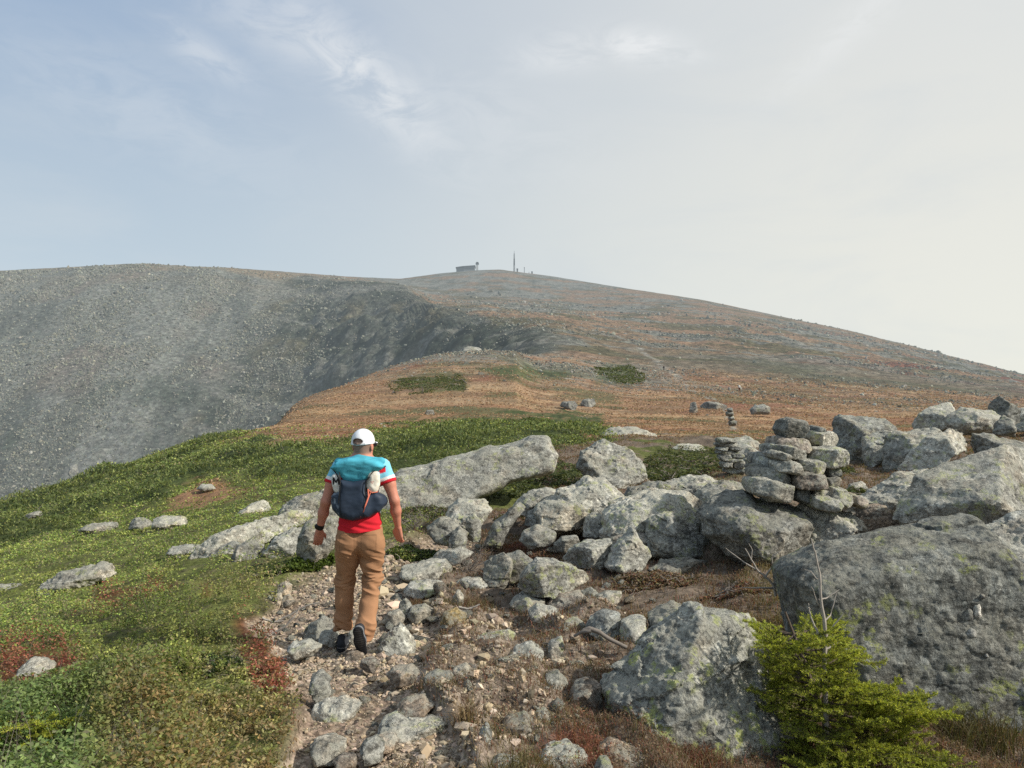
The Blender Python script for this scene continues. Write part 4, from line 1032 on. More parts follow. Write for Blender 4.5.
SC = [(716, 438, 735, 442), (714, 442, 738, 446), (717, 446, 727, 450), (727, 446, 741, 449), (716, 450, 739, 454), (718, 454, 731, 458), (730, 453, 743, 458), (720, 458, 742, 461), (721, 461, 732, 466), (732, 461, 744, 467), (723, 466, 744, 472)]
WHICH = ['topmost dark flat stone', 'second flat stone from the top', 'left stone of the third course', 'right stone of the third course', 'wide slab across the middle', 'left stone below the wide slab', 'right stone below the wide slab', 'long thin slab low down', 'left stone near the base', 'right stone near the base', 'base slab']
for (a, b, c, d), w in zip(SC, WHICH):
    rock('cairn_stone', w + ' of the small cairn beyond the shrubs', boxpoly(a - .8, b - .8, c + .8, d + .8, .03), mat='rock_dark', Y=16.5 + .1 * rng.random(), D=.18, tilt=.05, taper=.05, sink=0, cat='cairn stone', group='stones of the small cairn', res=30, facets=1)
FC = [(727, 408, 733, 412, 'topmost'), (725.5, 411.5, 734, 416, 'second'), (728, 416, 734.5, 420, 'third'), (728, 420, 737, 425.5, 'lowest')]
for a, b, c, d, w in FC:
    rock('cairn_stone', w + ' stone of the tiny far cairn on the meadow path', boxpoly(a, b - .3, c, d + .3, 0), mat='rock_dark', Y=62, D=.4, tilt=.05, sink=0, cat='cairn stone', group='stones of the far cairn', res=22, facets=0)

# ---- loose stones: a few forms, copied one by one
def stone_mesh(seed):
    r = np.random.default_rng(seed)
    V, T = ico(3)
    d = np.full(len(V), 9.0)
    for k in range(11):
        n = r.normal(size=3); n /= np.linalg.norm(n)
        c = V @ n
        d = np.minimum(d, np.where(c > .15, r.uniform(.52, .9) / np.maximum(c, .15), 9))
    d = np.minimum(d, 1.15)
    V = V * d[:, None]
    V = V * (1 + .035 * fbm3(V * 4 + seed, seed, 3))[:, None]
    V *= np.array([r.uniform(.85, 1.2), r.uniform(.7, 1.0), r.uniform(.45, .75)])
    me = mesh_data('stone', V, T); me.set_sharp_from_angle(angle=math.radians(30))
    return me
STONES = [stone_mesh(300 + k) for k in range(9)]
used_uv = []
def loose(u, y, wpx, mat, label, group, r):
    Y = yhit(u, y); s = wpx * Y / F / 2
    X = (u - HX) / F * Y
    o = bpy.data.objects.new('stone', STONES[r.integers(len(STONES))])
    if not o.data.materials: o.data.materials.append(None)
    col.objects.link(o)
    o.material_slots[0].link = 'OBJECT'; o.material_slots[0].material = MAT[mat]
    o.location = (X, Y, H1(X, Y) + s * .18)
    o.rotation_euler = (r.uniform(-.3, .3), r.uniform(-.3, .3), r.uniform(0, 6.28))
    o.scale = (s, s, s * r.uniform(.7, 1.15))
    tag(o, label, 'stone', group)
    return o
r_ = np.random.default_rng(55)
def scatter(poly, n, lo, hi, mats, label, group, avoid=6):
    P = np.array(poly, float); k = 0; tries = 0
    while k < n and tries < 4000:
        tries += 1
        u = r_.uniform(P[:, 0].min(), P[:, 0].max()); y = r_.uniform(P[:, 1].min(), P[:, 1].max())
        if poly_sdf(np.array([u]), np.array([y]), P)[0] > 0: continue
        w = lo * (hi / lo) ** (r_.random() ** 1.6)
        if any((u - a) ** 2 + (2 * (y - b)) ** 2 < (.5 * (w + c)) ** 2 for a, b, c in used_uv): continue
        used_uv.append((u, y, w))
        loose(u, y, w, mats[r_.integers(len(mats))], label, group, r_); k += 1
scatter([(290, 655), (345, 640), (420, 655), (430, 690), (380, 705), (330, 700), (295, 690)], 44, 6, 17, ['rock_pale', 'rock_warm', 'stone_cream', 'rock'], 'small angular stone loose in the gravel patch just behind the hiker', 'stones in the gravel behind the hiker')
scatter([(320, 705), (385, 705), (480, 775), (290, 775)], 26, 5, 14, ['rock_warm', 'stone_cream', 'rock'], 'small stone loose on the sandy bottom stretch of the trail', 'stones on the sandy trail')
scatter([(270, 600), (330, 588), (430, 560), (450, 600), (420, 640), (290, 645)], 66, 8, 28, ['rock', 'rock_pale', 'rock_warm', 'rock_dark'], 'grey stone paving the rocky trail around the hiker\'s feet', 'stones of the rocky trail')
scatter([(420, 600), (480, 590), (640, 600), (610, 680), (560, 740), (480, 760), (425, 700)], 92, 7, 26, ['rock', 'rock_pale', 'rock_pale', 'stone_cream', 'rock_warm'], 'small weathered stone strewn in the brown heath right of the trail', 'stones strewn in the heath')
scatter([(430, 545), (520, 540), (640, 570), (660, 610), (560, 605), (470, 590)], 40, 6, 20, ['rock', 'rock_pale', 'rock_dark'], 'small stone in the brown heath among the middle boulders', 'stones among the middle boulders')
scatter([(545, 700), (600, 700), (590, 735), (540, 730)], 9, 6, 14, ['rock_pale', 'stone_white'], 'whitish stone in the pocket left of the lichen boulder', 'whitish stones by the lichen boulder')

# ---- gravel nobody could count
def merged_stones(name, P, size, mat, sub=1, flat=.6, r=rng, group=None):
    V0, T0 = ico(sub)
    n = len(P)
    vs = []
    k = len(V0)
    base = V0[None] * (1 + .28 * r.normal(size=(n, k, 1)).clip(-1.4, 1.4))
    base = base * np.stack([r.uniform(.7, 1.3, n), r.uniform(.6, 1.1, n), r.uniform(.4, .95, n) * flat / .6], 1)[:, None]
    a = r.uniform(0, 6.28, n); c, s = np.cos(a)[:, None], np.sin(a)[:, None]
    b = r.normal(0, .35, n); cb, sb = np.cos(b)[:, None], np.sin(b)[:, None]
    x, y, z = base[..., 0], base[..., 1], base[..., 2]
    y, z = y * cb - z * sb, y * sb + z * cb
    x, y = x * c - y * s, x * s + y * c
    V = np.stack([x, y, z], -1) * np.asarray(size)[:, None, None] + P[:, None]
    T = (T0[None] + (np.arange(n) * k)[:, None, None]).reshape(-1, 3)
    tone = np.clip(r.normal(.9, .3, n), .3, 1.8)
    tint = np.stack([tone * r.uniform(.96, 1.12, n), tone, tone * r.uniform(.8, 1.0, n)], 1)
    o = mk(name, V.reshape(-1, 3), T, MAT[mat], smooth=False, cols=np.repeat(tint, k, 0))
    o['kind'] = 'stuff'
    if group: o['group'] = group
    return o
def fan_points(n, u0, u1, Y0, Y1, r):
    u = r.uniform(u0, u1, n); Y = np.exp(r.uniform(math.log(Y0), math.log(Y1), n))
    X = (u - HX) / F * Y
    z = Hbase(X, Y); uu, py = proj(X, Y, z)
    return X, Y, z, u, py
def build_gravel():
    r = np.random.default_rng(66)
    X, Y, z, u, py = fan_points(60000, 240, 680, 3.2, 11, r)
    zn = zones(u, py, X, Y)
    w = np.maximum(zn['trail'] * .9, zn['gside'] * .6 * (fbm2(X * 3, Y * 3, 61, 3) > -.05))
    keep = r.random(len(X)) < w * (.35 + .65 * (fbm2(X * 2, Y * 2, 62, 3) > 0))
    X, Y, z, u, py = X[keep], Y[keep], z[keep], u[keep], py[keep]
    zz = H(X, Y)
    px = np.exp(r.normal(math.log(1.6), .55, len(X))).clip(.7, 6.5)
    gs = zn['gside'][keep]; px = px * np.where((gs > .4) & (r.random(len(X)) < .22), 2.3, 1.0)
    s = px * .6 * Y / F
    o = merged_stones('gravel', np.stack([X, Y, zz + .2 * s], 1), s, 'gravel', 1, r=r)
    tag(o, 'loose gravel and small pebbles on the trail', 'gravel')
    # scree of the far face
    X, Y, z, u, py = fan_points(420000, -260, 345, 300, 1000, r)
    keep = r.random(len(X)) < .5 + .35 * np.sign(fbm2(X / 40, Y / 90, 63, 3))
    X, Y, u = X[keep], Y[keep], u[keep]
    keep = r.random(len(X)) < .5 * ss(350, 300, u) * ss(1000, 880, Y)
    X, Y = X[keep], Y[keep]
    s = np.exp(r.normal(math.log(.62), .42, len(X))).clip(.3, 2.6) * Y / 800
    o = merged_stones('scree', np.stack([X, Y, H(X, Y) + .1 * s], 1), s, 'rock_attr_far', 1, .8, r)
    tag(o, 'grey scree of countless boulders covering the far mountain face', 'scree')
    # rubble belts of the right-hand slope and of the ridge
    X, Y, z, u, py = fan_points(220000, 330, 1150, 150, 1900, r)
    m = fbm2(X / 70, Y / 40, 64, 4) + .5 * fbm2(X / 18, Y / 12, 65, 3)
    brow = ss(190, 250, Y) * ss(345, 300, Y) * ss(330, 360, u) * ss(720, 600, u)
    p = (ss(.1, .5, m) * np.maximum(ss(330, 420, Y), ss(170, 230, Y) * ss(620, 720, u)) * .7 + .75 * brow * ss(-.2, .3, m) + .03 + .15 * ss(600, 520, u) * ss(470, 520, Y)) * ss(1300, 800, Y)
    keep = r.random(len(X)) < p * .55
    X, Y = X[keep], Y[keep]
    s = np.exp(r.normal(math.log(.75), .42, len(X))).clip(.3, 2.4) * np.maximum(Y, 160) / 800
    o = merged_stones('rubble', np.stack([X, Y, H(X, Y) + .1 * s], 1), s, 'rock_attr_far', 1, .7, r)
    tag(o, 'grey boulder rubble scattered in belts over the orange mountain slope', 'rubble')
    # stones in the meadow
    X, Y, z, u, py = fan_points(9000, 250, 1040, 46, 300, r)
    cl = ss(.0, .6, fbm2(X / 14, Y / 12, 67, 3)); keep = r.random(len(X)) < .03 + cl * (.12 + .6 * ss(600, 800, u) * ss(60, 130, Y) + .6 * ss(150, 220, Y))
    X, Y = X[keep], Y[keep]
    s = np.exp(r.normal(math.log(.8), .55, len(X))).clip(.3, 4) * Y / F
    o = merged_stones('meadow_stones', np.stack([X, Y, H(X, Y) - .15 * s], 1), s, 'rock_attr_far', 1, .6, r)
    tag(o, 'small pale stones dotted over the orange meadow', 'stones')
# ------------------------------------------------------------------ plants
def pick(r, n, cols, w=None):
    cols = np.array(cols); i = r.choice(len(cols), n, p=w)
    return cols[i].copy()
GREENS = [(.17, .235, .055), (.22, .27, .065), (.13, .18, .05), (.28, .295, .085), (.085, .125, .04), (.18, .15, .08)]
DARKG = [(.05, .07, .026), (.07, .092, .032), (.095, .115, .04), (.13, .145, .05)]
REDL = [(.26, .085, .06), (.20, .075, .05), (.29, .13, .075), (.17, .11, .05)]
BROWN = [(.18, .125, .08), (.24, .17, .105), (.13, .098, .065), (.30, .22, .14), (.20, .095, .07), (.15, .145, .068)]
STRAW = [(.30, .21, .10), (.38, .28, .15), (.25, .16, .08)]

ROCKFOOT = [np.array(P, float) for _, P, k in ROCKS]
def off_rocks(X, Y, Z):
    """drop cover that would grow up through a rock or hang over its face"""
    ok = np.ones(len(X), bool); u, py = proj(X, Y, Z)
    for o in bpy.data.objects:
        if o.name.split('.')[0] not in ('boulder', 'rock') or o.location.y > 60: continue
        b = np.array([o.matrix_basis @ Vector(c) for c in o.bound_box]); lo, hi = b.min(0), b.max(0)
        k = np.where((X > lo[0]) & (X < hi[0]) & (Y > lo[1] - .9) & (Y < hi[1]))[0]
        if not len(k): continue
        v = np.empty(len(o.data.vertices) * 3, np.float32); o.data.vertices.foreach_get('co', v); v = v.reshape(-1, 3) + np.array(o.location)
        vu, vy = proj(v[:, 0], v[:, 1], v[:, 2])
        g0, g1 = vu.min(), vy.min(); W_, H_ = int(vu.max() - g0) // 2 + 2, int(vy.max() - g1) // 2 + 2
        m = np.zeros((W_, H_), bool); m[((vu - g0) / 2).astype(int), ((vy - g1) / 2).astype(int)] = True
        iu = ((u[k] - g0) / 2).astype(int); iy = ((py[k] - g1) / 2).astype(int)
        inb = (iu >= 0) & (iy >= 0) & (iu < W_) & (iy < H_)
        hit = np.zeros(len(k), bool); hit[inb] = m[iu[inb], iy[inb]]
        front = Y[k] < lo[1] + .25 * (hi[1] - lo[1])
        hit &= ~(front & (py[k] > vy.max() - .34 * np.ptp(vy)))
        ok[k[hit]] = False
    return ok

def build_cover():
    r = np.random.default_rng(77); rng2 = np.random.default_rng(177)
    # --- low green shrub cover of the slope on the left
    X, Y, z, u, py = fan_points(760000, -330, 640, 2.4, 75, r)
    zn = zones(u, py, X, Y)
    g = (1 - zn['right']) * (1 - zn['trail']) * (1 - .8 * zn['orange'])
    back = ss(10, 14, Y)
    g = np.where(Y > 12, np.maximum(g * ss(480, 400, u) * (1 - .93 * zn['meadow']), zn['krumm']), g * (u < 500))
    clump = fbm2(X * 2.2, Y * 2.2, 71, 3)
    clump2 = fbm2(X * .7, Y * .7, 72, 3)
    keep = r.random(len(X)) < g * np.clip(.60 + .75 * clump, .06, 1) * (1 - .72 * ss(.1, .5, clump2) * ss(.0, .5, zn['red']))
    X, Y, u, py, clump, clump2 = (a[keep] for a in (X, Y, u, py, clump, clump2))
    zn = {k: v[keep] for k, v in zn.items()}
    zz = H(X, Y); n = len(X)
    bush = ss(-.15, .6, clump) * (.13 + .20 * ss(-.3, .6, clump2))
    # taller bushes at the lower left, thin mats near the trail edge
    lowleft = ss(5.2, 4.2, Y) * ss(-100, 30, u) * ss(240, 130, u)
    bush = bush * (1 - .5 * ss(170, 250, u) * (Y < 7)) + .08 * lowleft
    bush = np.where(Y > 12, .25 * ss(-.3, .6, fbm2(X * .8, Y * .8, 73, 3)) * (.3 + zn['krumm']) + .05, bush)
    hgt = .02 + bush * r.random(n) ** .5
    c = pick(r, n, GREENS)
    yel = ss(.0, .6, fbm2(X * .5, Y * .5, 74, 3))
    c = mixc(c, np.array([.30, .30, .08]), yel * .55 * r.random(n))
    bl = lowleft * ss(-.1, .4, fbm2(X * 1.3, Y * 1.3, 76, 2))
    c = mixc(c, np.array([.09, .15, .055]), .7 * bl)
    rb = np.where(Y < 12, ss(4.9, 4.0, Y) * ss(60, 130, u), 0)       # olive-brown mat at the bottom
    c = mixc(c, pick(r, n, [(.15, .13, .045), (.19, .12, .055), (.12, .13, .04)]), rb * .85)
    edge = ss(170, 255, u) * (Y < 9)
    c = mixc(c, pick(r, n, BROWN), edge * .5 * (r.random(n) < .7))
    c = mixc(c, pick(r, n, REDL), (r.random(n) < zn['red'] * .85).astype(float))
    dk = zn['krumm'] * np.where(r.random(n) < .8, 1, 0)
    c = mixc(c, pick(r, n, DARKG) * 1.2, dk * .8)
    c = mixc(c, pick(r, n, [(.10, .105, .06), (.14, .13, .08)]), (r.random(n) < .10).astype(float) * .8)
    size = np.maximum(.024 * r.uniform(.6, 1.35, n), 2.0 * Y / F * r.uniform(.7, 1.5, n))
    c = c * (1.42 + .45 * fbm2(X * .33, Y * .33, 78, 3) + .42 * clump * (Y > 12))[:, None].clip(.45, 2.0)
    P = np.stack([X, Y, zz + hgt], 1)
    ok = off_rocks(X, Y, P[:, 2])
    V, Q, cc = leaves(P[ok], size[ok], c[ok], .55, .5, .22, r=r)
    o = mk('ground_cover', V, Q, MAT['leaf'], smooth=False, cols=cc)
    tag(o, 'low green blueberry and heath cover over the left slope', 'ground cover', kind='stuff')
    # --- leafy sprigs near the viewer: whorls of leaves on upright stems
    k = rng2.choice(len(X), 21000, p=(Y < 8.5) * 1.0 / Y ** 1.2 / np.sum((Y < 8.5) * 1.0 / Y ** 1.2))
    k = k[ok[k]]
    tone = np.exp(rng2.normal(0, .25, len(k)))[:, None]
    SP, SC_, SS_, SD = [], [], [], []
    lean = rng2.normal(0, .35, (len(k), 2))
    for q in range(9):
        a = q * 2.4 + rng2.uniform(0, 6.28, len(k)); lv = rng2.uniform(.55, 1.15, len(k)); hs = (hgt[k] * .7 + .045) * lv
        rr = .012 + .010 * rng2.random(len(k))
        d = np.stack([np.cos(a), np.sin(a), rng2.uniform(.1, .9, len(k))], 1)
        SP.append(np.stack([X[k] + lean[:, 0] * hs * .5 + np.cos(a) * rr, Y[k] + lean[:, 1] * hs * .5 + np.sin(a) * rr, zz[k] + hs], 1))
        SD.append(d); SC_.append(c[k] * tone * (.45 + .62 * lv)[:, None]); SS_.append(np.maximum(.021, 2.2 * Y[k] / F) * rng2.uniform(.7, 1.3, len(k)))
    V, Q, cc = leaves(np.concatenate(SP), np.concatenate(SS_), np.concatenate(SC_), .5, .35, .12, np.concatenate(SD), rng2)
    o = mk('leafy_sprigs', V, Q, MAT['leaf'], smooth=False, cols=cc)
    tag(o, 'upright leafy sprigs of the near heath and blueberry cover', 'ground cover', kind='stuff')
    # --- tufted tops of the dwarf spruce belt farther up the slope
    kk = np.where((zn['krumm'] > .4) & (Y > 12) & ok)[0]
    kk = rng2.choice(kk, min(60000, len(kk)), replace=False); kk = kk[rng2.random(len(kk)) < ss(-.45, .15, fbm2(X[kk] * .3, Y[kk] * .3, 79, 3))]
    dd = rng2.normal(0, .6, (len(kk), 3)); dd[:, 2] = 1.0
    hh = .04 + .22 * ss(-.05, .6, fbm2(X[kk] * .42, Y[kk] * .42, 24, 3)) * rng2.random(len(kk))
    dk2 = pick(rng2, len(kk), DARKG) * (.9 + 3.4 * hh)[:, None] * np.where(rng2.random(len(kk)) < .2, 1.5, 1.0)[:, None]
    V, Q, cc = leaves(np.stack([X[kk], Y[kk], zz[kk] + hh], 1), 4.2 * Y[kk] / F * rng2.uniform(.6, 1.3, len(kk)), dk2, .3, .2, .15, dd, rng2)
    o = mk('krummholz', V, Q, MAT['leaf'], smooth=False, cols=cc)
    tag(o, 'dark dwarf spruce belt below the orange meadow', 'krummholz', kind='stuff')
    # --- dead twigs and stems showing through it
    k = r.choice(len(X), 5200, p=(1 / Y) / np.sum(1 / Y))
    p0 = np.stack([X[k], Y[k], zz[k]], 1)
    L = (.06 + bush[k] * 1.15) * r.uniform(.6, 1.2, len(k))
    V, F_, cc = blades(p0, L, np.maximum(.0025, .5 * Y[k] / F), pick(r, len(k), [(.20, .17, .14), (.27, .23, .19), (.13, .10, .08)]), .7, r)
    o = mk('dry_stems', V, F_, MAT['leaf'], smooth=False, cols=cc)
    tag(o, 'thin dry stems poking out of the green cover', 'stems', kind='stuff')
    # --- brown heath of the stony ground on the right
    X, Y, z, u, py = fan_points(900000, 270, 1300, 2.6, 42, r)
    zn = zones(u, py, X, Y)
    cl = fbm2(X * 1.9, Y * 1.9, 81, 3); cl2 = fbm2(X * .8, Y * .8, 82, 3)
    hum = np.maximum(fbm2(X * 2.6, Y * 2.6, 27, 2), 0)
    p = zn['right'] * (1 - zn['matr']) * (1 - zn['krumm']) * (1 - zn['trail']) * (1 - .45 * zn['gside']) * np.clip(.58 + .9 * cl + .9 * hum, .08, 1)
    keep = r.random(len(X)) < p * .8
    X, Y, u, cl2, py = (a[keep] for a in (X, Y, u, cl2, py)); zr = zn['red'][keep]; n = len(X)
    c = pick(r, n, BROWN)
    c = mixc(c, pick(r, n, [(.15, .14, .055), (.19, .175, .07), (.12, .115, .045)]), ss(.05, .6, cl2)[:] * .7)
    c = mixc(c, pick(r, n, REDL), (r.random(n) < np.maximum(zr * .85, .10)).astype(float) * .9)
    P = np.stack([X, Y, H(X, Y) - .005], 1)
    half = r.random(n) < .55
    L = (.035 + .04 * r.random(n)) * (1 + .5 * ss(0, .6, cl2))
    V, F_, cc = blades(P[half], L[half], np.maximum(.0035, .75 * Y[half] / F), c[half], .8, r, .2)
    o = mk('heath', V, F_, MAT['leaf'], smooth=False, cols=cc)
    tag(o, 'brown and rust coloured heath between the rocks', 'heath', kind='stuff')
    q = ~half
    P2 = P[q] + np.array([0, 0, 1.]) * (L[q] * r.uniform(.3, 1, q.sum()))[:, None]
    V, Q, cc = leaves(P2, np.maximum(.014, 1.6 * Y[q] / F), c[q], .5, .3, .2, r=r)
    o = mk('heath_leaves', V, Q, MAT['leaf'], smooth=False, cols=cc)
    tag(o, 'tiny rust and olive leaves of the heath', 'heath', kind='stuff')
    # --- grass and sedge of the orange meadow
    X, Y, z, u, py = fan_points(230000, 170, 1150, 26, 330, r)
    zn = zones(u, py, X, Y)
    m = fbm2(X / 9, Y / 5, 91, 3)
    brow = ss(150, 230, Y) * ss(330, 360, u) * ss(720, 600, u)
    keep = r.random(len(X)) < (1 - .85 * brow) * ss(330, 240, Y) * (np.maximum(zn['meadow'], ss(36, 46, Y) * (1 - zn['krumm']) * (u > 560)) * np.clip(.45 + .5 * m, .05, 1) + zn['orange'])
    X, Y = X[keep], Y[keep]; n = len(X)
    c = pick(r, n, [(.32, .185, .10), (.40, .25, .13), (.27, .14, .085), (.45, .32, .19), (.25, .18, .10)])
    P = np.stack([X, Y, H(X, Y)], 1)
    V, F_, cc = blades(P, np.maximum(.08, 1.0 * Y / F), np.maximum(.03, 1.6 * Y / F), c, .9, r, .2)
    o = mk('meadow_grass', V, F_, MAT['leaf_far'], smooth=False, cols=cc)
    tag(o, 'orange autumn sedge of the alpine meadow', 'grass', kind='stuff')

def rnd_perp(r, d):
    a = r.normal(size=3); a -= d * (a @ d); return a / np.linalg.norm(a)

def grow(r, p, d, L, rad, depth, paths, radii, tips, bend=.35, kids=(2, 4), droop=0.0):
    n = 6; P = [np.array(p, float)]; d = np.array(d, float)
    for k in range(n):
        d = d + bend * r.normal(size=3) * .45 + np.array([0, 0, -droop]); d /= np.linalg.norm(d)
        P.append(P[-1] + d * L / n)
    paths.append(P); radii.append(np.linspace(rad, rad * .45, n + 1))
    if depth == 0: tips.append((P[-1], d)); return
    for k in range(r.integers(*kids)):
        i = r.integers(2, n + 1); dd = d + rnd_perp(r, d) * r.uniform(.5, 1.1); dd /= np.linalg.norm(dd)
        grow(r, P[i], dd, L * r.uniform(.45, .75), rad * .55, depth - 1, paths, radii, tips, bend, kids, droop)

def bare_shrub(name, label, u, y, hpx, seed, cols='twig', Y=None, spread=.9, stems=5, depth=3, rad=.006):
    r = np.random.default_rng(seed)
    Y = Y or yhit(u, y); X = (u - HX) / F * Y; z = H1(X, Y); h = hpx * Y / F
    paths, radii, tips = [], [], []
    for k in range(stems):
        d = np.array([r.normal(0, spread), r.normal(0, spread * .6), 1.0]); d /= np.linalg.norm(d)
        grow(r, np.array([r.normal(0, .02), r.normal(0, .02), -.02]), d, h * r.uniform(.6, .9), rad, depth, paths, radii, tips, .45)
    V, Q = tubes(paths, radii, 4)
    o = mk(name, V, Q, MAT[cols], loc=(X, Y, z))
    tag(o, label, 'shrub')
    return o

def mat_shrub(name, label, P, hpx, seed, cols, n, Y0=None, leafpx=3.0, stems=0, twig=.25, cat='shrub', conifer=False):
    """a spreading low shrub over the ground outline P (u,row): child stems and a child foliage of many leaf sprays"""
    r = np.random.default_rng(seed); P = np.array(P, float)
    uc, yb = P[:, 0].mean(), P[:, 1].max()
    Yc = Y0 or yhit(uc, P[:, 1].mean() + .2 * np.ptp(P[:, 1])); Xc = (uc - HX) / F * Yc; zc_ = H1(Xc, Yc)
    ro = empty(name, (Xc, Yc, zc_)); tag(ro, label, cat)
    pts = []
    while len(pts) < n:
        k = 4000
        u = r.uniform(P[:, 0].min(), P[:, 0].max(), k); y = r.uniform(P[:, 1].min(), P[:, 1].max(), k)
        sd = poly_sdf(u, y, P)
        sd = sd + (4 if Y0 or hpx > 8 else 6) * fbm2(u / 9, y / 5, seed, 3)
        ok = sd < 0
        for a, b, s in zip(u[ok], y[ok], sd[ok]): pts.append((a, b, s))
    pts = np.array(pts[:n])
    # ground positions under the outline
    ys = np.linspace(P[:, 1].min(), yb, 24); Yt = np.array([yhit(uc, q) if Y0 is None else Y0 for q in ys])
    if Y0 is not None:
        Yt = Y0 + (yb - ys) / max(1, np.ptp(P[:, 1])) * np.ptp(P[:, 0]) * Y0 / F * .6
    Y = np.interp(pts[:, 1], ys, Yt); X = (pts[:, 0] - HX) / F * Y
    g = H(X, Y)
    dome = np.clip(-pts[:, 2] / (.28 * min(np.ptp(P[:, 0]), 2.2 * np.ptp(P[:, 1]))), 0, 1) ** .5
    hh = hpx * Yc / F * dome * (.65 + .5 * fbm2(X * 5 / Yc * 2.2, Y * 5 / Yc * 2.2, seed + 1, 3))
    # leaf sprays
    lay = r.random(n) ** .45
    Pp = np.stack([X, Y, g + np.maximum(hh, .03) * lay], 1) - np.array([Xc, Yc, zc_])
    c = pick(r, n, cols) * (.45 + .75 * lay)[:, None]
    dirs = r.normal(size=(n, 3)) * np.array([1, 1, .35]) + np.array([0, 0, .25])
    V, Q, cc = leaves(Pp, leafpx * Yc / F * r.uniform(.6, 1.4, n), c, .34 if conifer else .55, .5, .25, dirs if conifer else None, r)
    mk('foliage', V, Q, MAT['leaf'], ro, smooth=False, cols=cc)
    m = stems or 60
    k = r.choice(n, min(m, n), replace=False)
    paths, radii = [], []
    for i in k:
        a = np.array([X[i], Y[i], g[i] - .02]) - np.array([Xc, Yc, zc_]); b = Pp[i] + np.array([r.normal(0, .05), r.normal(0, .05), hh[i] * twig])
        q = np.linspace(0, 1, 5)[:, None]; pth = a * (1 - q) + b * q + r.normal(0, .02 * Yc / 8, (5, 3)) * (q * (1 - q) * 4)
        off = np.array([r.normal(0, .12), r.normal(0, .06), 0]) * Yc / 8
        pth = pth + off * (1 - q)
        paths.append(pth); radii.append(np.linspace(.55, .28, 5) * Yc / F)
    V, Q = tubes(paths, radii, 4)
    mk('branches', V, Q, MAT['twig'], ro)
    return ro

def needles_on(r, P, d_axis, n, L, colr):
    """needle quads around points P with twig direction d_axis"""
    dirs = d_axis + .75 * r.normal(size=(len(P), 3)); dirs[:, 2] += .12
    dirs /= np.linalg.norm(dirs, axis=1, keepdims=True)
    return leaves(P + dirs * (L * .5)[:, None], L, colr, .22, .2, .18, dirs, r)

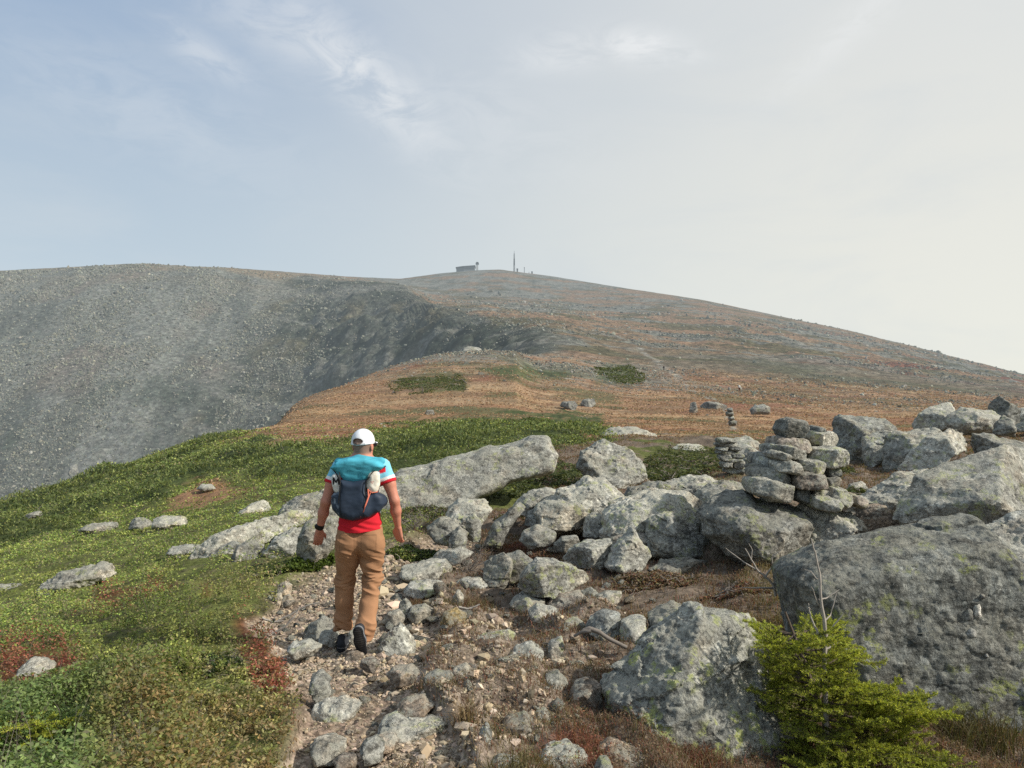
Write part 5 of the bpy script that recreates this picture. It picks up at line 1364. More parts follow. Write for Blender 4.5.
def spruce(name, label, u, y, Yc, W, Hh, seed, tiers=9, lean=(0, 0), front=1.0, right=.3):
    """small wind-shaped spruce: trunk, layered flat boughs, needles"""
    r = np.random.default_rng(seed)
    X = (u - HX) / F * Yc; z = H1(X, Yc) - .04
    ro = empty(name, (X, Yc, z)); tag(ro, label, 'spruce')
    tp = [np.array([lean[0] * t, lean[1] * t, Hh * t]) for t in np.linspace(0, 1, 9)]
    V, Q = tubes([tp], [np.linspace(.022, .006, 9)], 7)
    mk('trunk', V, Q, MAT['bark'], ro)
    bp, br = [], []
    NP, ND, NC = [], [], []
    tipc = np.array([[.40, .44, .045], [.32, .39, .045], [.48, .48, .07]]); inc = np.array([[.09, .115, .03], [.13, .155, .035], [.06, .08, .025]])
    def twig(p, d, L, rad, bright, lvl):
        n = max(4, int(L / .02)); q = [p]
        dd = d.copy()
        for k in range(n):
            dd = dd + r.normal(0, .07, 3); dd[2] += .02 if lvl else .006
            dd /= np.linalg.norm(dd); q.append(q[-1] + dd * L / n)
        q = np.array(q)
        bp.append(q); br.append(np.linspace(rad, rad * .4, n + 1))
        # needles
        m = int(L * (950 if lvl else 700)); t = r.random(m) * .97 + .03
        if lvl == 0: t = t * .6 + .4
        f = t * n; i = np.minimum(f.astype(int), n - 1); w = (f - i)[:, None]
        pp = q[i] * (1 - w) + q[i + 1] * w
        ax = np.repeat((q[-1] - q[0])[None] / L, m, 0)
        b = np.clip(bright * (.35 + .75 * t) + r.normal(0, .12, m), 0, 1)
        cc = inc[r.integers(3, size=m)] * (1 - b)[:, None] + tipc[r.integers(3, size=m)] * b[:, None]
        NP.append(pp); ND.append(ax); NC.append(cc)
        return q
    for ti in range(tiers):
        t = (ti + .3) / tiers
        z0 = Hh * (.06 + .86 * t)
        n = r.integers(6, 9)
        a0 = r.uniform(0, 6.28)
        for k in range(n):
            a = a0 + 2 * math.pi * k / n + r.normal(0, .25)
            d = np.array([math.cos(a), math.sin(a), r.uniform(-.08, .14)])
            L = W * (1 - .5 * t) * r.uniform(.6, 1.1) * (1 + right * math.cos(a)) * (1 + .15 * -math.sin(a) * front)
            p = np.array([lean[0] * z0 / Hh, lean[1] * z0 / Hh, z0])
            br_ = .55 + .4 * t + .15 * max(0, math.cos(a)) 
            q = twig(p, d / np.linalg.norm(d), L, .007, br_ * .8, 0)
            m = len(q)
            for s in range(int(L / .028)):
                f = .22 + .78 * (s + r.random()) / max(1, int(L / .028)); i = min(int(f * (m - 1)), m - 2)
                side = 1 if s % 2 else -1
                ax = q[i + 1] - q[i]; ax /= np.linalg.norm(ax)
                lat = np.cross(ax, [0, 0, 1.0]); lat /= np.linalg.norm(lat)
                dd = ax * .75 + lat * side * r.uniform(.6, 1.0) + np.array([0, 0, r.normal(.04, .12)]); dd /= np.linalg.norm(dd)
                l2 = L * (.40 * (1 - f) + .13) * r.uniform(.7, 1.2)
                q2 = twig(q[i], dd, l2, .0035, min(1, br_ * 1.15), 1)
                if l2 > .12:
                    for s2 in range(int(l2 / .04)):
                        f2 = .3 + .7 * r.random(); i2 = min(int(f2 * (len(q2) - 1)), len(q2) - 2)
                        ax2 = q2[i2 + 1] - q2[i2]; ax2 /= np.linalg.norm(ax2)
                        lat2 = np.cross(ax2, [0, 0, 1.0]); lat2 /= np.linalg.norm(lat2) + 1e-9
                        d3 = ax2 * .8 + lat2 * (1 if s2 % 2 else -1) * .8; d3 /= np.linalg.norm(d3)
                        twig(q2[i2], d3, l2 * (1 - f2) * .5 + .035, .002, min(1, br_ * 1.25), 1)
    V, Q = tubes(bp, br, 4)
    mk('branches', V, Q, MAT['bark'], ro)
    NP = np.concatenate(NP); ND = np.concatenate(ND); NC = np.concatenate(NC)
    L = r.uniform(.012, .020, len(NP))
    V, Q, cc = needles_on(r, NP, ND, 0, L, NC)
    mk('foliage', V, Q, MAT['needle'], ro, smooth=False, cols=cc)
    return ro

def snag(name, label, base, Y, lines, mat='dead'):
    """bare dead stem with side twigs; lines are (u,row) polylines with start and end width in px"""
    B0 = at(base[0], base[1], Y)
    paths, radii = [], []
    r = np.random.default_rng(int(base[0]))
    for k, (L, w0, w1) in enumerate(lines):
        L = np.array(L, float); n = len(L) * 3
        t = np.linspace(0, len(L) - 1, n); x = np.interp(t, range(len(L)), L[:, 0]); y = np.interp(t, range(len(L)), L[:, 1])
        ph = r.uniform(-.5, .5)
        P = np.array([at(a, b, Y) for a, b in zip(x, y)]) - B0
        P[:, 1] += ph * .12 * np.linspace(0, 1, n) + (0 if k == 0 else 0)
        P += r.normal(0, .0015, P.shape)
        paths.append(P); radii.append(np.linspace(w0, w1, n) * .5 * Y / F)
    V, Q = tubes(paths, radii, 6)
    o = mk(name, V, Q, MAT[mat], loc=B0)
    tag(o, label, 'dead stem')
    return o

def tussock(name, label, u, y, n, L, cols, seed, spread=.06, Y=None):
    r = np.random.default_rng(seed); Y = Y or yhit(u, y); X = (u - HX) / F * Y; z = H1(X, Y)
    P = np.stack([r.normal(0, spread, n), r.normal(0, spread, n), np.full(n, -.01)], 1)
    V, F_, cc = blades(P, L, .0045, pick(r, n, cols), .75, r, .2)
    o = mk(name, V, F_, MAT['leaf'], smooth=False, cols=cc, loc=(X, Y, z))
    tag(o, label, 'grass tuft')
    return o

def build_plants():
    spruce('spruce', 'small bright green spruce growing at the foot of the largest boulder', 842, 775, 4.3, .64, .84, 5, tiers=8, lean=(-.30, .05), right=.14)
    spruce('spruce', 'dark bluish spruce seedling in the lower left corner of the picture', 22, 742, 3.95, .34, .22, 6, tiers=4, right=.4)
    snag('dead_sapling', 'bare grey dead sapling rising out of the green spruce', (825, 700), 4.22, [
        ([(829, 785), (826, 720), (823, 658), (825, 640), (823, 620), (819, 598), (818, 575), (813, 552), (808, 537)], 5.5, 1.2), ([(824, 640), (830, 628), (841, 612)], 2.5, .9), ([(823, 650), (832, 647), (845, 643)], 2.5, .9),
        ([(823, 622), (832, 617), (841, 594)], 2, .7), ([(819, 600), (829, 598), (841, 591)], 2, .6), ([(818, 634), (812, 618), (810, 604)], 2.5, .8), ([(817, 580), (812, 572), (806, 570)], 1.4, .5), ([(816, 566), (820, 560)], 1.2, .5), ([(812, 610), (806, 606)], 1.2, .5), ([(822, 610), (815, 600), (809, 585)], 1.5, .5)])
    snag('dead_branch', 'pale bare forked twigs between the cairn boulder and the largest boulder', (774, 588), 5.7, [
        ([(776, 596), (773, 584), (765, 577), (757, 570), (751, 560), (744, 548)], 3, .9), ([(774, 588), (760, 587), (740, 586)], 2.6, .8), ([(757, 570), (745, 563), (727, 549)], 2, .6), ([(765, 577), (772, 566), (770, 556), (780, 548)], 2, .6), ([(751, 560), (752, 550), (748, 543)], 1.4, .5), ([(773, 584), (782, 572), (790, 566)], 1.8, .6)])
    r0 = snag('driftwood_root', 'weathered grey root lying over the heath below the dark angular rock', (605, 640), 5.62, [([(584, 631), (590, 628), (600, 632), (611, 639), (626, 646)], 5.5, 4), ([(574, 636), (582, 631), (590, 629)], 3, 4)], 'twig')
    r0['category'] = 'root'
    s0 = snag('stick', 'short pale stick lying by the yellow stained stone', (470, 607), 6.9, [([(459, 607), (466, 609), (472, 608), (480, 604)], 2.6, 1.6)], 'dead')
    s0['category'] = 'stick'
    for k, (lab, L) in enumerate([('longest dry root lying across the trail left of the hiker', [(270, 625), (290, 615), (305, 606), (320, 602)]), ('thin dry root crossing the trail at the left of the hiker, nearer the camera', [(272, 634), (286, 626), (296, 615), (300, 606)]), ('short curved root at the left edge of the trail beside the small stone pile', [(262, 618), (272, 622), (284, 621)])]):
        a = L[1]
        Yr = yhit(a[0], a[1]) - .03
        s0 = snag('dry_root', lab, a, Yr, [(L, 2.6, 1.3)], 'dead'); s0['category'] = 'root'
    mat_shrub('juniper_mat', 'dark green spreading mat of dwarf spruce right of the long grey slab', [(478, 482), (492, 466), (530, 458), (560, 462), (590, 470), (600, 478), (575, 486), (552, 492), (520, 503), (492, 500)], 16, 11, DARKG, 9000, leafpx=4.5, stems=50, conifer=True)
    mat_shrub('dwarf_spruce', 'olive-brown twiggy dwarf spruce thicket behind the bare twigs left of middle', [(400, 506), (425, 496), (455, 488), (482, 486), (490, 500), (460, 506), (445, 520), (420, 524), (402, 520)], 12, 12, DARKG + [(.10, .075, .045), (.13, .10, .07)], 5200, leafpx=4, stems=160, twig=.5, conifer=True)
    mat_shrub('dwarf_spruce', 'wide green dwarf spruce thicket left of the small cairn', [(632, 476), (645, 456), (670, 448), (705, 444), (728, 448), (735, 472), (712, 480), (660, 484)], 16, 13, DARKG + [(.085, .09, .03)], 9000, leafpx=4, stems=110, conifer=True)
    mat_shrub('dwarf_spruce', 'dark green shrubs between the big cairn and the pale long boulder', [(830, 500), (838, 470), (850, 462), (880, 466), (905, 468), (900, 478), (870, 490), (852, 502)], 14, 14, DARKG + [(.09, .09, .03)], 4500, Y0=12.5, leafpx=4, stems=60, conifer=True)
    mat_shrub('green_bush', 'bright green low bush on the trail edge behind the hiker\'s legs', [(386, 552), (388, 538), (402, 528), (425, 526), (446, 530), (455, 543), (440, 551), (410, 556)], 14, 15, GREENS + DARKG, 5200, Y0=9.4, leafpx=3.6, stems=40)
    mat_shrub('green_bush', 'bright green low bush beside the hiker\'s left hand', [(255, 572), (268, 560), (296, 552), (330, 548), (340, 560), (325, 570), (290, 578)], 14, 16, [(.08, .12, .02), (.11, .15, .025), (.06, .085, .02)], 5200, Y0=8.9, leafpx=3.6, stems=30)
    mat_shrub('blueberry_bush', 'broad dark green bush with grey twigs in the lower left', [(60, 700), (75, 655), (120, 632), (180, 628), (236, 645), (244, 672), (215, 700), (150, 712), (95, 715)], 26, 17, [(.05, .085, .028), (.075, .11, .035), (.035, .055, .02), (.11, .13, .04), (.10, .10, .06)], 15000, Y0=4.9, leafpx=4.4, stems=260, twig=.35)
    mat_shrub('dwarf_spruce', 'dark dwarf spruce patch in the orange meadow above the hiker\'s head', [(388, 390), (396, 379), (430, 375), (462, 377), (466, 388), (440, 392), (410, 394)], 5, 18, DARKG, 3500, leafpx=2.2, stems=10, conifer=True)
    mat_shrub('dwarf_spruce', 'dark dwarf spruce patch at the upper edge of the meadow, near the picture centre', [(594, 382), (600, 371), (618, 364), (636, 366), (645, 376), (640, 384)], 6, 19, DARKG, 3000, leafpx=2.2, stems=10, conifer=True)
    mat_shrub('heath_shrub', 'low olive shrub in the gap between the long grey slab and the pale boulders', [(490, 508), (505, 494), (540, 486), (575, 480), (560, 494), (530, 504), (505, 514)], 9, 41, DARKG + BROWN[:2], 2600, Y0=12.0, leafpx=3.6, stems=60, conifer=True)
    mat_shrub('heath_shrub', 'reddish low shrub in front of the cairn boulder', [(700, 590), (715, 572), (745, 566), (775, 575), (770, 600), (735, 606)], 12, 42, BROWN + REDL, 5200, Y0=7.0, leafpx=3.2, stems=120, twig=.4)
    mat_shrub('heath_shrub', 'brown low shrub in the middle of the heath, below the double-peaked slab', [(610, 590), (630, 574), (668, 570), (700, 580), (690, 600), (640, 604)], 9, 43, BROWN, 4200, Y0=7.6, leafpx=3.2, stems=90, twig=.4)
    mat_shrub('heath_shrub', 'dark mossy shrub between the outcrop blocks behind the big cairn', [(800, 470), (815, 452), (845, 448), (862, 456), (850, 470), (820, 476)], 9, 44, DARKG + BROWN[:1], 2600, Y0=17, leafpx=3.4, stems=30, conifer=True)
    bare_shrub('bare_shrub', 'pale leafless twiggy shrub in front of the narrow upright stone', 468, 562, 26, 21, Y=8.7, stems=16, spread=1.3, depth=3, rad=.005)
    bare_shrub('bare_shrub', 'tangle of grey leafless twigs above the green bush, right of the hiker\'s hand', 415, 524, 22, 22, Y=11.2, stems=16, spread=1.5, depth=3, rad=.007)
    tussock('grass_tuft', 'straw coloured grass tuft on the right edge of the trail', 466, 727, 130, .16, STRAW + BROWN, 31, .03)
    tussock('grass_tuft', 'rust coloured grass clump at the foot of the big lichen boulder', 690, 766, 700, .11, BROWN + REDL, 32, .085, Y=4.05)
    tussock('grass_tuft', 'long dark green grass in the lower right corner', 965, 760, 700, .20, [(.06, .06, .02), (.09, .085, .03), (.13, .10, .05)], 33, .16, Y=4.55)
    tussock('grass_tuft', 'tall dry grass stalks on the slope left of the trail', 206, 600, 60, .26, STRAW, 34, .03)
    tussock('grass_tuft', 'orange-brown grass hummock beside the slab steps of the trail', 420, 600, 420, .08, [(.26, .13, .05), (.20, .11, .05)] + BROWN, 35, .07)
    tussock('grass_tuft', 'dark brown grassy hummock behind the owl-shaped stone', 470, 598, 900, .09, BROWN, 36, .10, Y=7.3)
# ------------------------------------------------------------------ the hiker
class Field:
    def __init__(s, lo, hi, h):
        s.lo = np.array(lo, float); s.h = h
        s.ax = [np.arange(lo[k], hi[k], h) for k in range(3)]
        s.f = np.full([len(a) for a in s.ax], 9.0, np.float32)
    def _sub(s, lo, hi, m):
        sl = []
        for k in range(3):
            a = max(0, int((lo[k] - m - s.lo[k]) / s.h)); b = min(len(s.ax[k]), int((hi[k] + m - s.lo[k]) / s.h) + 2)
            sl.append(slice(a, max(a, b)))
        g = np.meshgrid(*[s.ax[k][sl[k]] for k in range(3)], indexing='ij', sparse=True)
        return tuple(sl), g
    def add(s, d, sl, k):
        a = s.f[sl]
        if k > 0:
            h = np.clip(.5 + .5 * (a - d) / k, 0, 1)
            s.f[sl] = a * (1 - h) + d * h - k * h * (1 - h)
        else: s.f[sl] = np.minimum(a, d)
    def cone(s, a, b, ra, rb, k=.03, sq=(1, 1, 1)):
        a = np.array(a, float); b = np.array(b, float); r = max(ra, rb)
        sl, (x, y, z) = s._sub(np.minimum(a, b) - r * 1.6, np.maximum(a, b) + r * 1.6, k + 2 * s.h)
        ba = b - a; t = np.clip(((x - a[0]) * ba[0] + (y - a[1]) * ba[1] + (z - a[2]) * ba[2]) / (ba @ ba), 0, 1)
        d = np.sqrt(((x - a[0] - ba[0] * t) / sq[0]) ** 2 + ((y - a[1] - ba[1] * t) / sq[1]) ** 2 + ((z - a[2] - ba[2] * t) / sq[2]) ** 2) - (ra + (rb - ra) * t)
        s.add(d, sl, k)
    def chain(s, pts, k=.03, sq=(1, 1, 1)):
        for (a, ra), (b, rb) in zip(pts[:-1], pts[1:]): s.cone(a, b, ra, rb, k, sq)
    def ell(s, c, r, k=.03, sub=False, rot=None):
        c = np.array(c, float); r = np.array(r, float); R = max(r)
        sl, (x, y, z) = s._sub(c - R, c + R, k + 2 * s.h)
        X, Y, Z = x - c[0], y - c[1], z - c[2]
        if rot is not None:
            M = np.array(rot)
            X, Y, Z = (M[0, 0] * X + M[1, 0] * Y + M[2, 0] * Z), (M[0, 1] * X + M[1, 1] * Y + M[2, 1] * Z), (M[0, 2] * X + M[1, 2] * Y + M[2, 2] * Z)
        q = np.sqrt((X / r[0]) ** 2 + (Y / r[1]) ** 2 + (Z / r[2]) ** 2)
        q2 = np.sqrt((X / r[0] ** 2) ** 2 + (Y / r[1] ** 2) ** 2 + (Z / r[2] ** 2) ** 2) + 1e-6
        d = q * (q - 1) / q2
        if sub: s.f[sl] = np.maximum(s.f[sl], -d)
        else: s.add(d, sl, k)
    def clip(s, nrm, off):
        """keep only n.p < off"""
        n = np.array(nrm, float); n /= np.linalg.norm(n)
        x, y, z = np.meshgrid(*s.ax, indexing='ij', sparse=True)
        s.f = np.maximum(s.f, (x * n[0] + y * n[1] + z * n[2] - off)).astype(np.float32)
    def clipcone(s, a, b, rad, off, nrm):
        """cut beyond a plane, but only near the segment a-b (sleeve and trouser hems)"""
        a = np.array(a, float); b = np.array(b, float); n = np.array(nrm, float); n /= np.linalg.norm(n)
        sl, (x, y, z) = s._sub(np.minimum(a, b) - rad, np.maximum(a, b) + rad, 0)
        ba = b - a; t = np.clip(((x - a[0]) * ba[0] + (y - a[1]) * ba[1] + (z - a[2]) * ba[2]) / (ba @ ba), 0, 1)
        dd = np.sqrt((x - a[0] - ba[0] * t) ** 2 + (y - a[1] - ba[1] * t) ** 2 + (z - a[2] - ba[2] * t) ** 2)
        pl = (x - a[0]) * n[0] + (y - a[1]) * n[1] + (z - a[2]) * n[2] - off
        s.f[sl] = np.where(dd < rad, np.maximum(s.f[sl], pl), s.f[sl])
    def slab(s, P, yc, D, R, k, q=2.6, lean=0.0):
        """a cushion of outline P (x,z), half as deep as D about the plane y = yc"""
        P = np.array(P, float); lo = np.array([P[:, 0].min(), yc - D, P[:, 1].min()]); hi = np.array([P[:, 0].max(), yc + D, P[:, 1].max()])
        sl, (x, y, z) = s._sub(lo, hi, k + .03)
        s2 = poly_sdf(np.broadcast_to(x[:, :, 0], (x.shape[0], z.shape[2])), np.broadcast_to(z[0, :, :], (x.shape[0], z.shape[2])), P)
        e = np.maximum(1 + np.minimum(s2 / R, 3), 0)[:, None, :]
        d = ((e ** q + np.abs((y - yc - lean * (z - P[:, 1].mean())) / D) ** q) ** (1 / q) - 1) * min(R, D)
        s.add(d, sl, k)
    def mesh(s, smooth=1):
        V, Q = surfnets(s.f, s.lo, s.h)
        for _ in range(smooth):
            A = np.zeros_like(V); n = np.zeros(len(V))
            for i in range(4):
                np.add.at(A, Q[:, i], V[Q[:, (i + 1) % 4]]); np.add.at(A, Q[:, i], V[Q[:, (i - 1) % 4]]); np.add.at(n, Q[:, i], 2)
            V = V * .5 + .5 * A / n[:, None]
        return V, Q

def build_man():
    MY = 6.15; m = MY / F
    MX = (360 - HX) * m
    gz = Zy(641, MY)
    def L(u, y, dy=0.0): return np.array([(u - 360) * m, dy, ZC + (HY - y) * m - gz])
    ro = None
    # joints
    head = L(363.3, 445.5); neck = L(361.5, 458, -.01); chest = L(360, 478); waist = L(360, 520); hip = L(360, 541)
    shl, shr = L(339.5, 468), L(382.5, 467)
    ell_, elr = L(327.5, 501, -.05), L(395, 500, -.03)
    wrl, wrr = L(318.5, 530, .03), L(397, 527, .05)
    hl, hr = L(349, 546), L(372, 546)
    kl, kr = L(342.5, 583, .09), L(370.5, 580, .05)
    al, ar = L(340.5, 627, .10), L(368, 630, -.11)
    skinA = S(196, 132, 108) * .95
    f = Field((-.45, -.32, -.06), (.42, .36, 1.78), .0055)
    yaw = math.radians(-15)          # face turned to the right of the walking direction
    cy, sy = math.cos(yaw), math.sin(yaw)
    def hd(x, y, z): return head + np.array([x * cy - y * sy, x * sy + y * cy, z])
    RZ = [[cy, -sy, 0], [sy, cy, 0], [0, 0, 1]]
    f.ell(hd(0, -.005, .025), (.076, .094, .094), .02, rot=RZ)           # skull
    f.ell(hd(0, .035, -.045), (.058, .066, .072), .03, rot=RZ)          # jaw
    f.ell(hd(0, .085, -.098), (.024, .02, .018), .02)                   # chin
    f.cone(hd(0, .098, .015), hd(0, .118, -.03), .009, .014, .012)      # nose
    f.ell(hd(0, .100, -.066), (.024, .009, .008), .006, rot=RZ)          # lips
    f.cone(hd(-.035, .088, .028), hd(.035, .088, .028), .010, .010, .015)  # brow
    for sx in (-1, 1): f.ell(hd(sx * .079, -.008, -.012), (.010, .020, .032), .006, rot=RZ)   # ears
    f.chain([(hd(0, -.028, -.05), .053), (neck, .058), (neck + np.array([0, 0, -.05]), .066)], .03)
    for (a, b, c) in ((shl, -1, 0), (shr, 1, 0)):
        f.cone(neck + np.array([b * .03, -.005, -.02]), a + np.array([-b * .02, 0, .0]), .052, .058, .05)
    f.cone(chest + np.array([-.09, 0, .03]), chest + np.array([.09, 0, .03]), .105, .105, .05, (1, .9, 1))
    f.cone(chest, waist, .125, .115, .05, (1.05, .78, 1)); f.cone(waist, hip, .112, .10, .05, (1.08, .75, 1))
    def arm(sh, el, wr, sgn, fing):
        el_up = sh * .5 + el * .5
        f.chain([(sh, .056), (el_up + np.array([sgn * .008, 0, 0]), .049), (el, .039), (el * .6 + wr * .4, .041), (wr, .026)], .02)
        # hand: palm, four unequal bent fingers, thumb from the side
        d = wr - el; d /= np.linalg.norm(d)
        d = d * .6 + np.array([sgn * -.02, .08, -1.0]) * .6; d /= np.linalg.norm(d)
        side = np.array([0, 1.0, 0.12]); side -= d * (side @ d); side /= np.linalg.norm(side)      # thumb side (forward)
        back = np.cross(d, side) * 1.0; back /= np.linalg.norm(back)
        inn = np.array([-sgn, 0, 0.0]); inn = inn - d * (inn @ d); inn /= np.linalg.norm(inn)
        # palm, turned so its back is seen from behind
        side2 = side * .55 + inn * .85; side2 -= d * (side2 @ d); side2 /= np.linalg.norm(side2)
        curl = np.cross(side2, d); curl /= np.linalg.norm(curl)
        if curl[1] < 0: curl = -curl
        c0 = wr + d * .02; c1 = wr + d * .085
        for k in range(4):
            o = side2 * (.030 - .020 * k)
            f.cone(c0 + o * .6, c1 + o, .0165, .0135, .012)
            Lf = (.070, .078, .072, .056)[k]; p = c1 + o
            q1 = p + (d * .95 + curl * .25 + o * .8) * Lf * .45; q2 = q1 + (d * .82 + curl * .55) * Lf * .32; q3 = q2 + (d * .62 + curl * .75) * Lf * .26
            f.chain([(p, .0105), (q1, .0092), (q2, .0083), (q3, .0070)], .003)
        t0 = wr + d * .028 + side2 * .026; t1 = t0 + (side2 * .7 + d * .7 + curl * .25) * .040; t2 = t1 + (d * .9 + side2 * .25 + curl * .2) * .030
        f.chain([(t0, .0145), (t1, .0115), (t2, .0085)], .008)
    arm(shl, ell_, wrl, -1, 0); arm(shr, elr, wrr, 1, 0)
    def leg(h, k, a): f.chain([(h, .070), (k, .050), (k * .65 + a * .35, .048), (a + [0, 0, .03], .034)], .02)
    leg(hl, kl, al); leg(hr, kr, ar)
    f.cone(al + [0, 0, .03], al + [0, .03, -.035], .032, .026, .01)
    f.cone(ar + [0, 0, .03], ar + [0, -.02, -.015], .032, .026, .01)
    V, Q = f.mesh(1)
    c = np.tile(skinA, (len(V), 1))
    c = mixc(c, skinA * np.array([.95, .80, .78]), ss(.0, .6, fbm3(V * 12, 5, 3)) * .5)
    hl_ = (V - head) @ np.array(RZ)
    # close-cropped grey hair on the nape and sides, lips, reddish hands
    hair = ss(.055, .04, np.linalg.norm(hl_ - np.array([0, -.06, -.01]), axis=1) - .06) * ss(-.075, -.05, hl_[:, 2]) * ss(.05, .02, hl_[:, 1]) * (V[:, 2] > neck[2] + .02)
    ear = (np.abs(hl_[:, 0]) > .074) & (hl_[:, 1] > -.035)
    c = mixc(c, S(120, 104, 92), hair * .85 * (~ear))
    lips = np.linalg.norm((hl_ - np.array([0, .105, -.066])) / np.array([.026, .02, .010]), axis=1) < 1
    c[lips] = S(165, 92, 84)
    c = mixc(c, S(190, 110, 92), ss(.80, .74, V[:, 2]) * (np.abs(V[:, 0]) > .22) * .6)
    ro = mk('person', V, Q, MAT['skin'], cols=c, loc=(MX, MY, gz))
    tag(ro, 'hiker seen from behind in white cap, red shirt, tan trousers and turquoise running vest', 'person')
    # trousers -----------------------------------------------------
    f = Field((-.30, -.26, -.03), (.30, .30, .98), .005)
    def tl(h, k, a, s):
        mid = h * .5 + k * .5
        f.chain([(h + [s * .006, -.01, .0], .102), (mid, .087), (k, .073), (k * .5 + a * .5, .069), (a + [0, 0, .06], .068), (a + [0, .0, -.03], .073)], .03)
    tl(hl, kl, al, -1); tl(hr, kr, ar, 1)
    f.cone(L(352, 536), L(368, 536), .120, .120, .05, (1.0, .86, 1))
    f.cone(L(353, 527), L(367, 527), .106, .106, .05, (1.02, .78, 1))
    for s, h in ((-1, hl), (1, hr)): f.ell(h + [s * -.006, -.075, .045], (.085, .055, .085), .05)
    f.clip((0, 0, 1), L(0, 523)[2])
    f.clipcone(al + [0, 0, -.05], al + [0, 0, .10], .16, -.0, (0, -.15, -1)); f.clipcone(ar + [0, 0, -.03], ar + [0, 0, .10], .16, 0, (0, .25, -1))
    V, Q = f.mesh(2)
    N = vnormals(V, Q)
    x, y, z = V.T
    kz = np.exp(-((z - kl[2]) / .10) ** 2) * .8 + np.exp(-((z - kr[2]) / .09) ** 2) * (x > .02) * .8 + np.exp(-((z - .11) / .10) ** 2) + np.exp(-((z - .70) / .07) ** 2) * .6 + np.exp(-((z - .84) / .05) ** 2) * .3
    wr = (1 - 2.2 * np.abs(fbm3(V * np.array([5, 5, 15]) + np.stack([z * 2.2, 0 * z, x * 6], 1), 9, 2))) * .8 + .5 * fbm3(V * np.array([7, 7, 16]), 8, 3)
    cr = np.sin((z + .30 * x * np.where(x > .02, 1, -1) + .02 * fbm3(V * 9, 44, 2)) * 2 * math.pi / .034) * (np.exp(-((z - kr[2] - .02) / .05) ** 2) * (x > .02) + .8 * np.exp(-((z - .10) / .05) ** 2) + .5 * np.exp(-((z - kl[2]) / .05) ** 2) * (x < .02)) * ss(-.4, .3, fbm3(V * 7, 45, 2))
    V = V + N * (.0065 * cr)[:, None]
    V2 = V + N * (.015 * wr * np.clip(kz, 0, 1.2) + .005 * fbm3(V * np.array([9, 9, 5]), 12, 3))[:, None]
    tan_ = S(163, 122, 90)
    c = np.tile(tan_, (len(V), 1)) * (1 + .10 * fbm3(V * 9, 13, 3))[:, None]
    c = mixc(c, tan_ * .72, ss(.2, -.7, wr) * np.clip(kz, 0, 1) * .75)
    c = mixc(c, tan_ * .6, ss(.1, -.9, cr) * .6)
    c = mixc(c, tan_ * .55, np.exp(-((x - (hl[0] + hr[0]) / 2) / .004) ** 2) * (y < 0) * (z > .72) * .6)    # seat seam
    for s in (-1, 1):
        px_, pz = .085 * s + .005, .80
        ed = np.minimum(np.abs(np.abs(x - px_) - .058), 9) < .0028
        eb = np.abs(z - .745) < .003; et = np.abs(z - .865) < .003
        line = (y < -.02) & (((ed) & (z > .745) & (z < .865)) | ((eb | et) & (np.abs(x - px_) < .058)))
        c[line] *= .72
    belt = (z > L(0, 526.5)[2] - .004) & (z < L(0, 526.5)[2] + .004)
    c[belt] *= .7
    c = mixc(c, tan_ * .6, ss(.10, .02, z) * .35)
    mk('trousers', V2, Q, MAT['cloth'], ro, cols=c)
    # shirt --------------------------------------------------------
    f = Field((-.34, -.24, .80), (.33, .24, 1.52), .005)
    f.cone(chest + [-.085, 0, .03], chest + [.085, 0, .03], .122, .122, .05, (1, .92, 1))
    f.cone(chest, waist, .150, .140, .05, (1.05, .80, 1)); f.cone(waist, L(360, 535), .142, .158, .05, (1.12, .90, 1))
    for a, b, e in ((shl, -1, ell_), (shr, 1, elr)):
        f.cone(neck + [b * .035, -.005, -.035], a + [-b * .02, 0, 0], .052, .062, .05)
        f.chain([(a, .064), (a * .55 + e * .45, .062), (a * .35 + e * .65, .061)], .03)
        d = e - a; d /= np.linalg.norm(d)
        f.clipcone(a * .9 + e * .1, e, .12, np.linalg.norm(e - a) * (.38), d)
    f.cone(neck + [0, 0, -.03], neck + [0, 0, .012], .068, .062, .02)
    f.clip((0, .12, 1), neck[2] + .014); f.clip((.05, .06, -1), -L(0, 530)[2])
    V, Q = f.mesh(1); N = vnormals(V, Q); x, y, z = V.T
    V2 = V + N * (.006 * fbm3(V * np.array([8, 8, 14]), 15, 3) + .004 * np.sin(z * 120 + x * 40) * ss(1.0, .92, z) * ss(.88, .92, z))[:, None]
    red = S(205, 40, 52); blue = S(132, 200, 222)
    c = np.tile(red, (len(V), 1)) * (1 + .08 * fbm3(V * 8, 16, 3))[:, None]
    c = mixc(c, blue, ((z > 1.335) & (z < neck[2] - .02)).astype(float))
    for a, e in ((shl, ell_), (shr, elr)):
        d = e - a; ln = np.linalg.norm(d); d = d / ln; t = (V - a) @ d / ln
        sl = (x * np.sign(a[0]) > abs(a[0]) - .028) & (z > 1.12)
        c = np.where((sl & (t > -.25))[:, None], blue, c)
        c = np.where((sl & (t > .315) & (t < .40))[:, None], S(235, 232, 228), c); c = np.where((sl & (t > .40))[:, None], red * .95, c)
        c = np.where((sl & (t < .18) & (fbm3(V * 16, 18, 2) > .25) & (x > 0))[:, None], red, c)
    mk('shirt', V2, Q, MAT['cloth'], ro, cols=c)
    # vest pack ----------------------------------------------------
    pk = empty('running_vest'); pk.parent = ro
    bs = lambda u, y, d: L(u, y, d)
    f = Field((-.30, -.30, .90), (.30, .20, 1.52), .005)
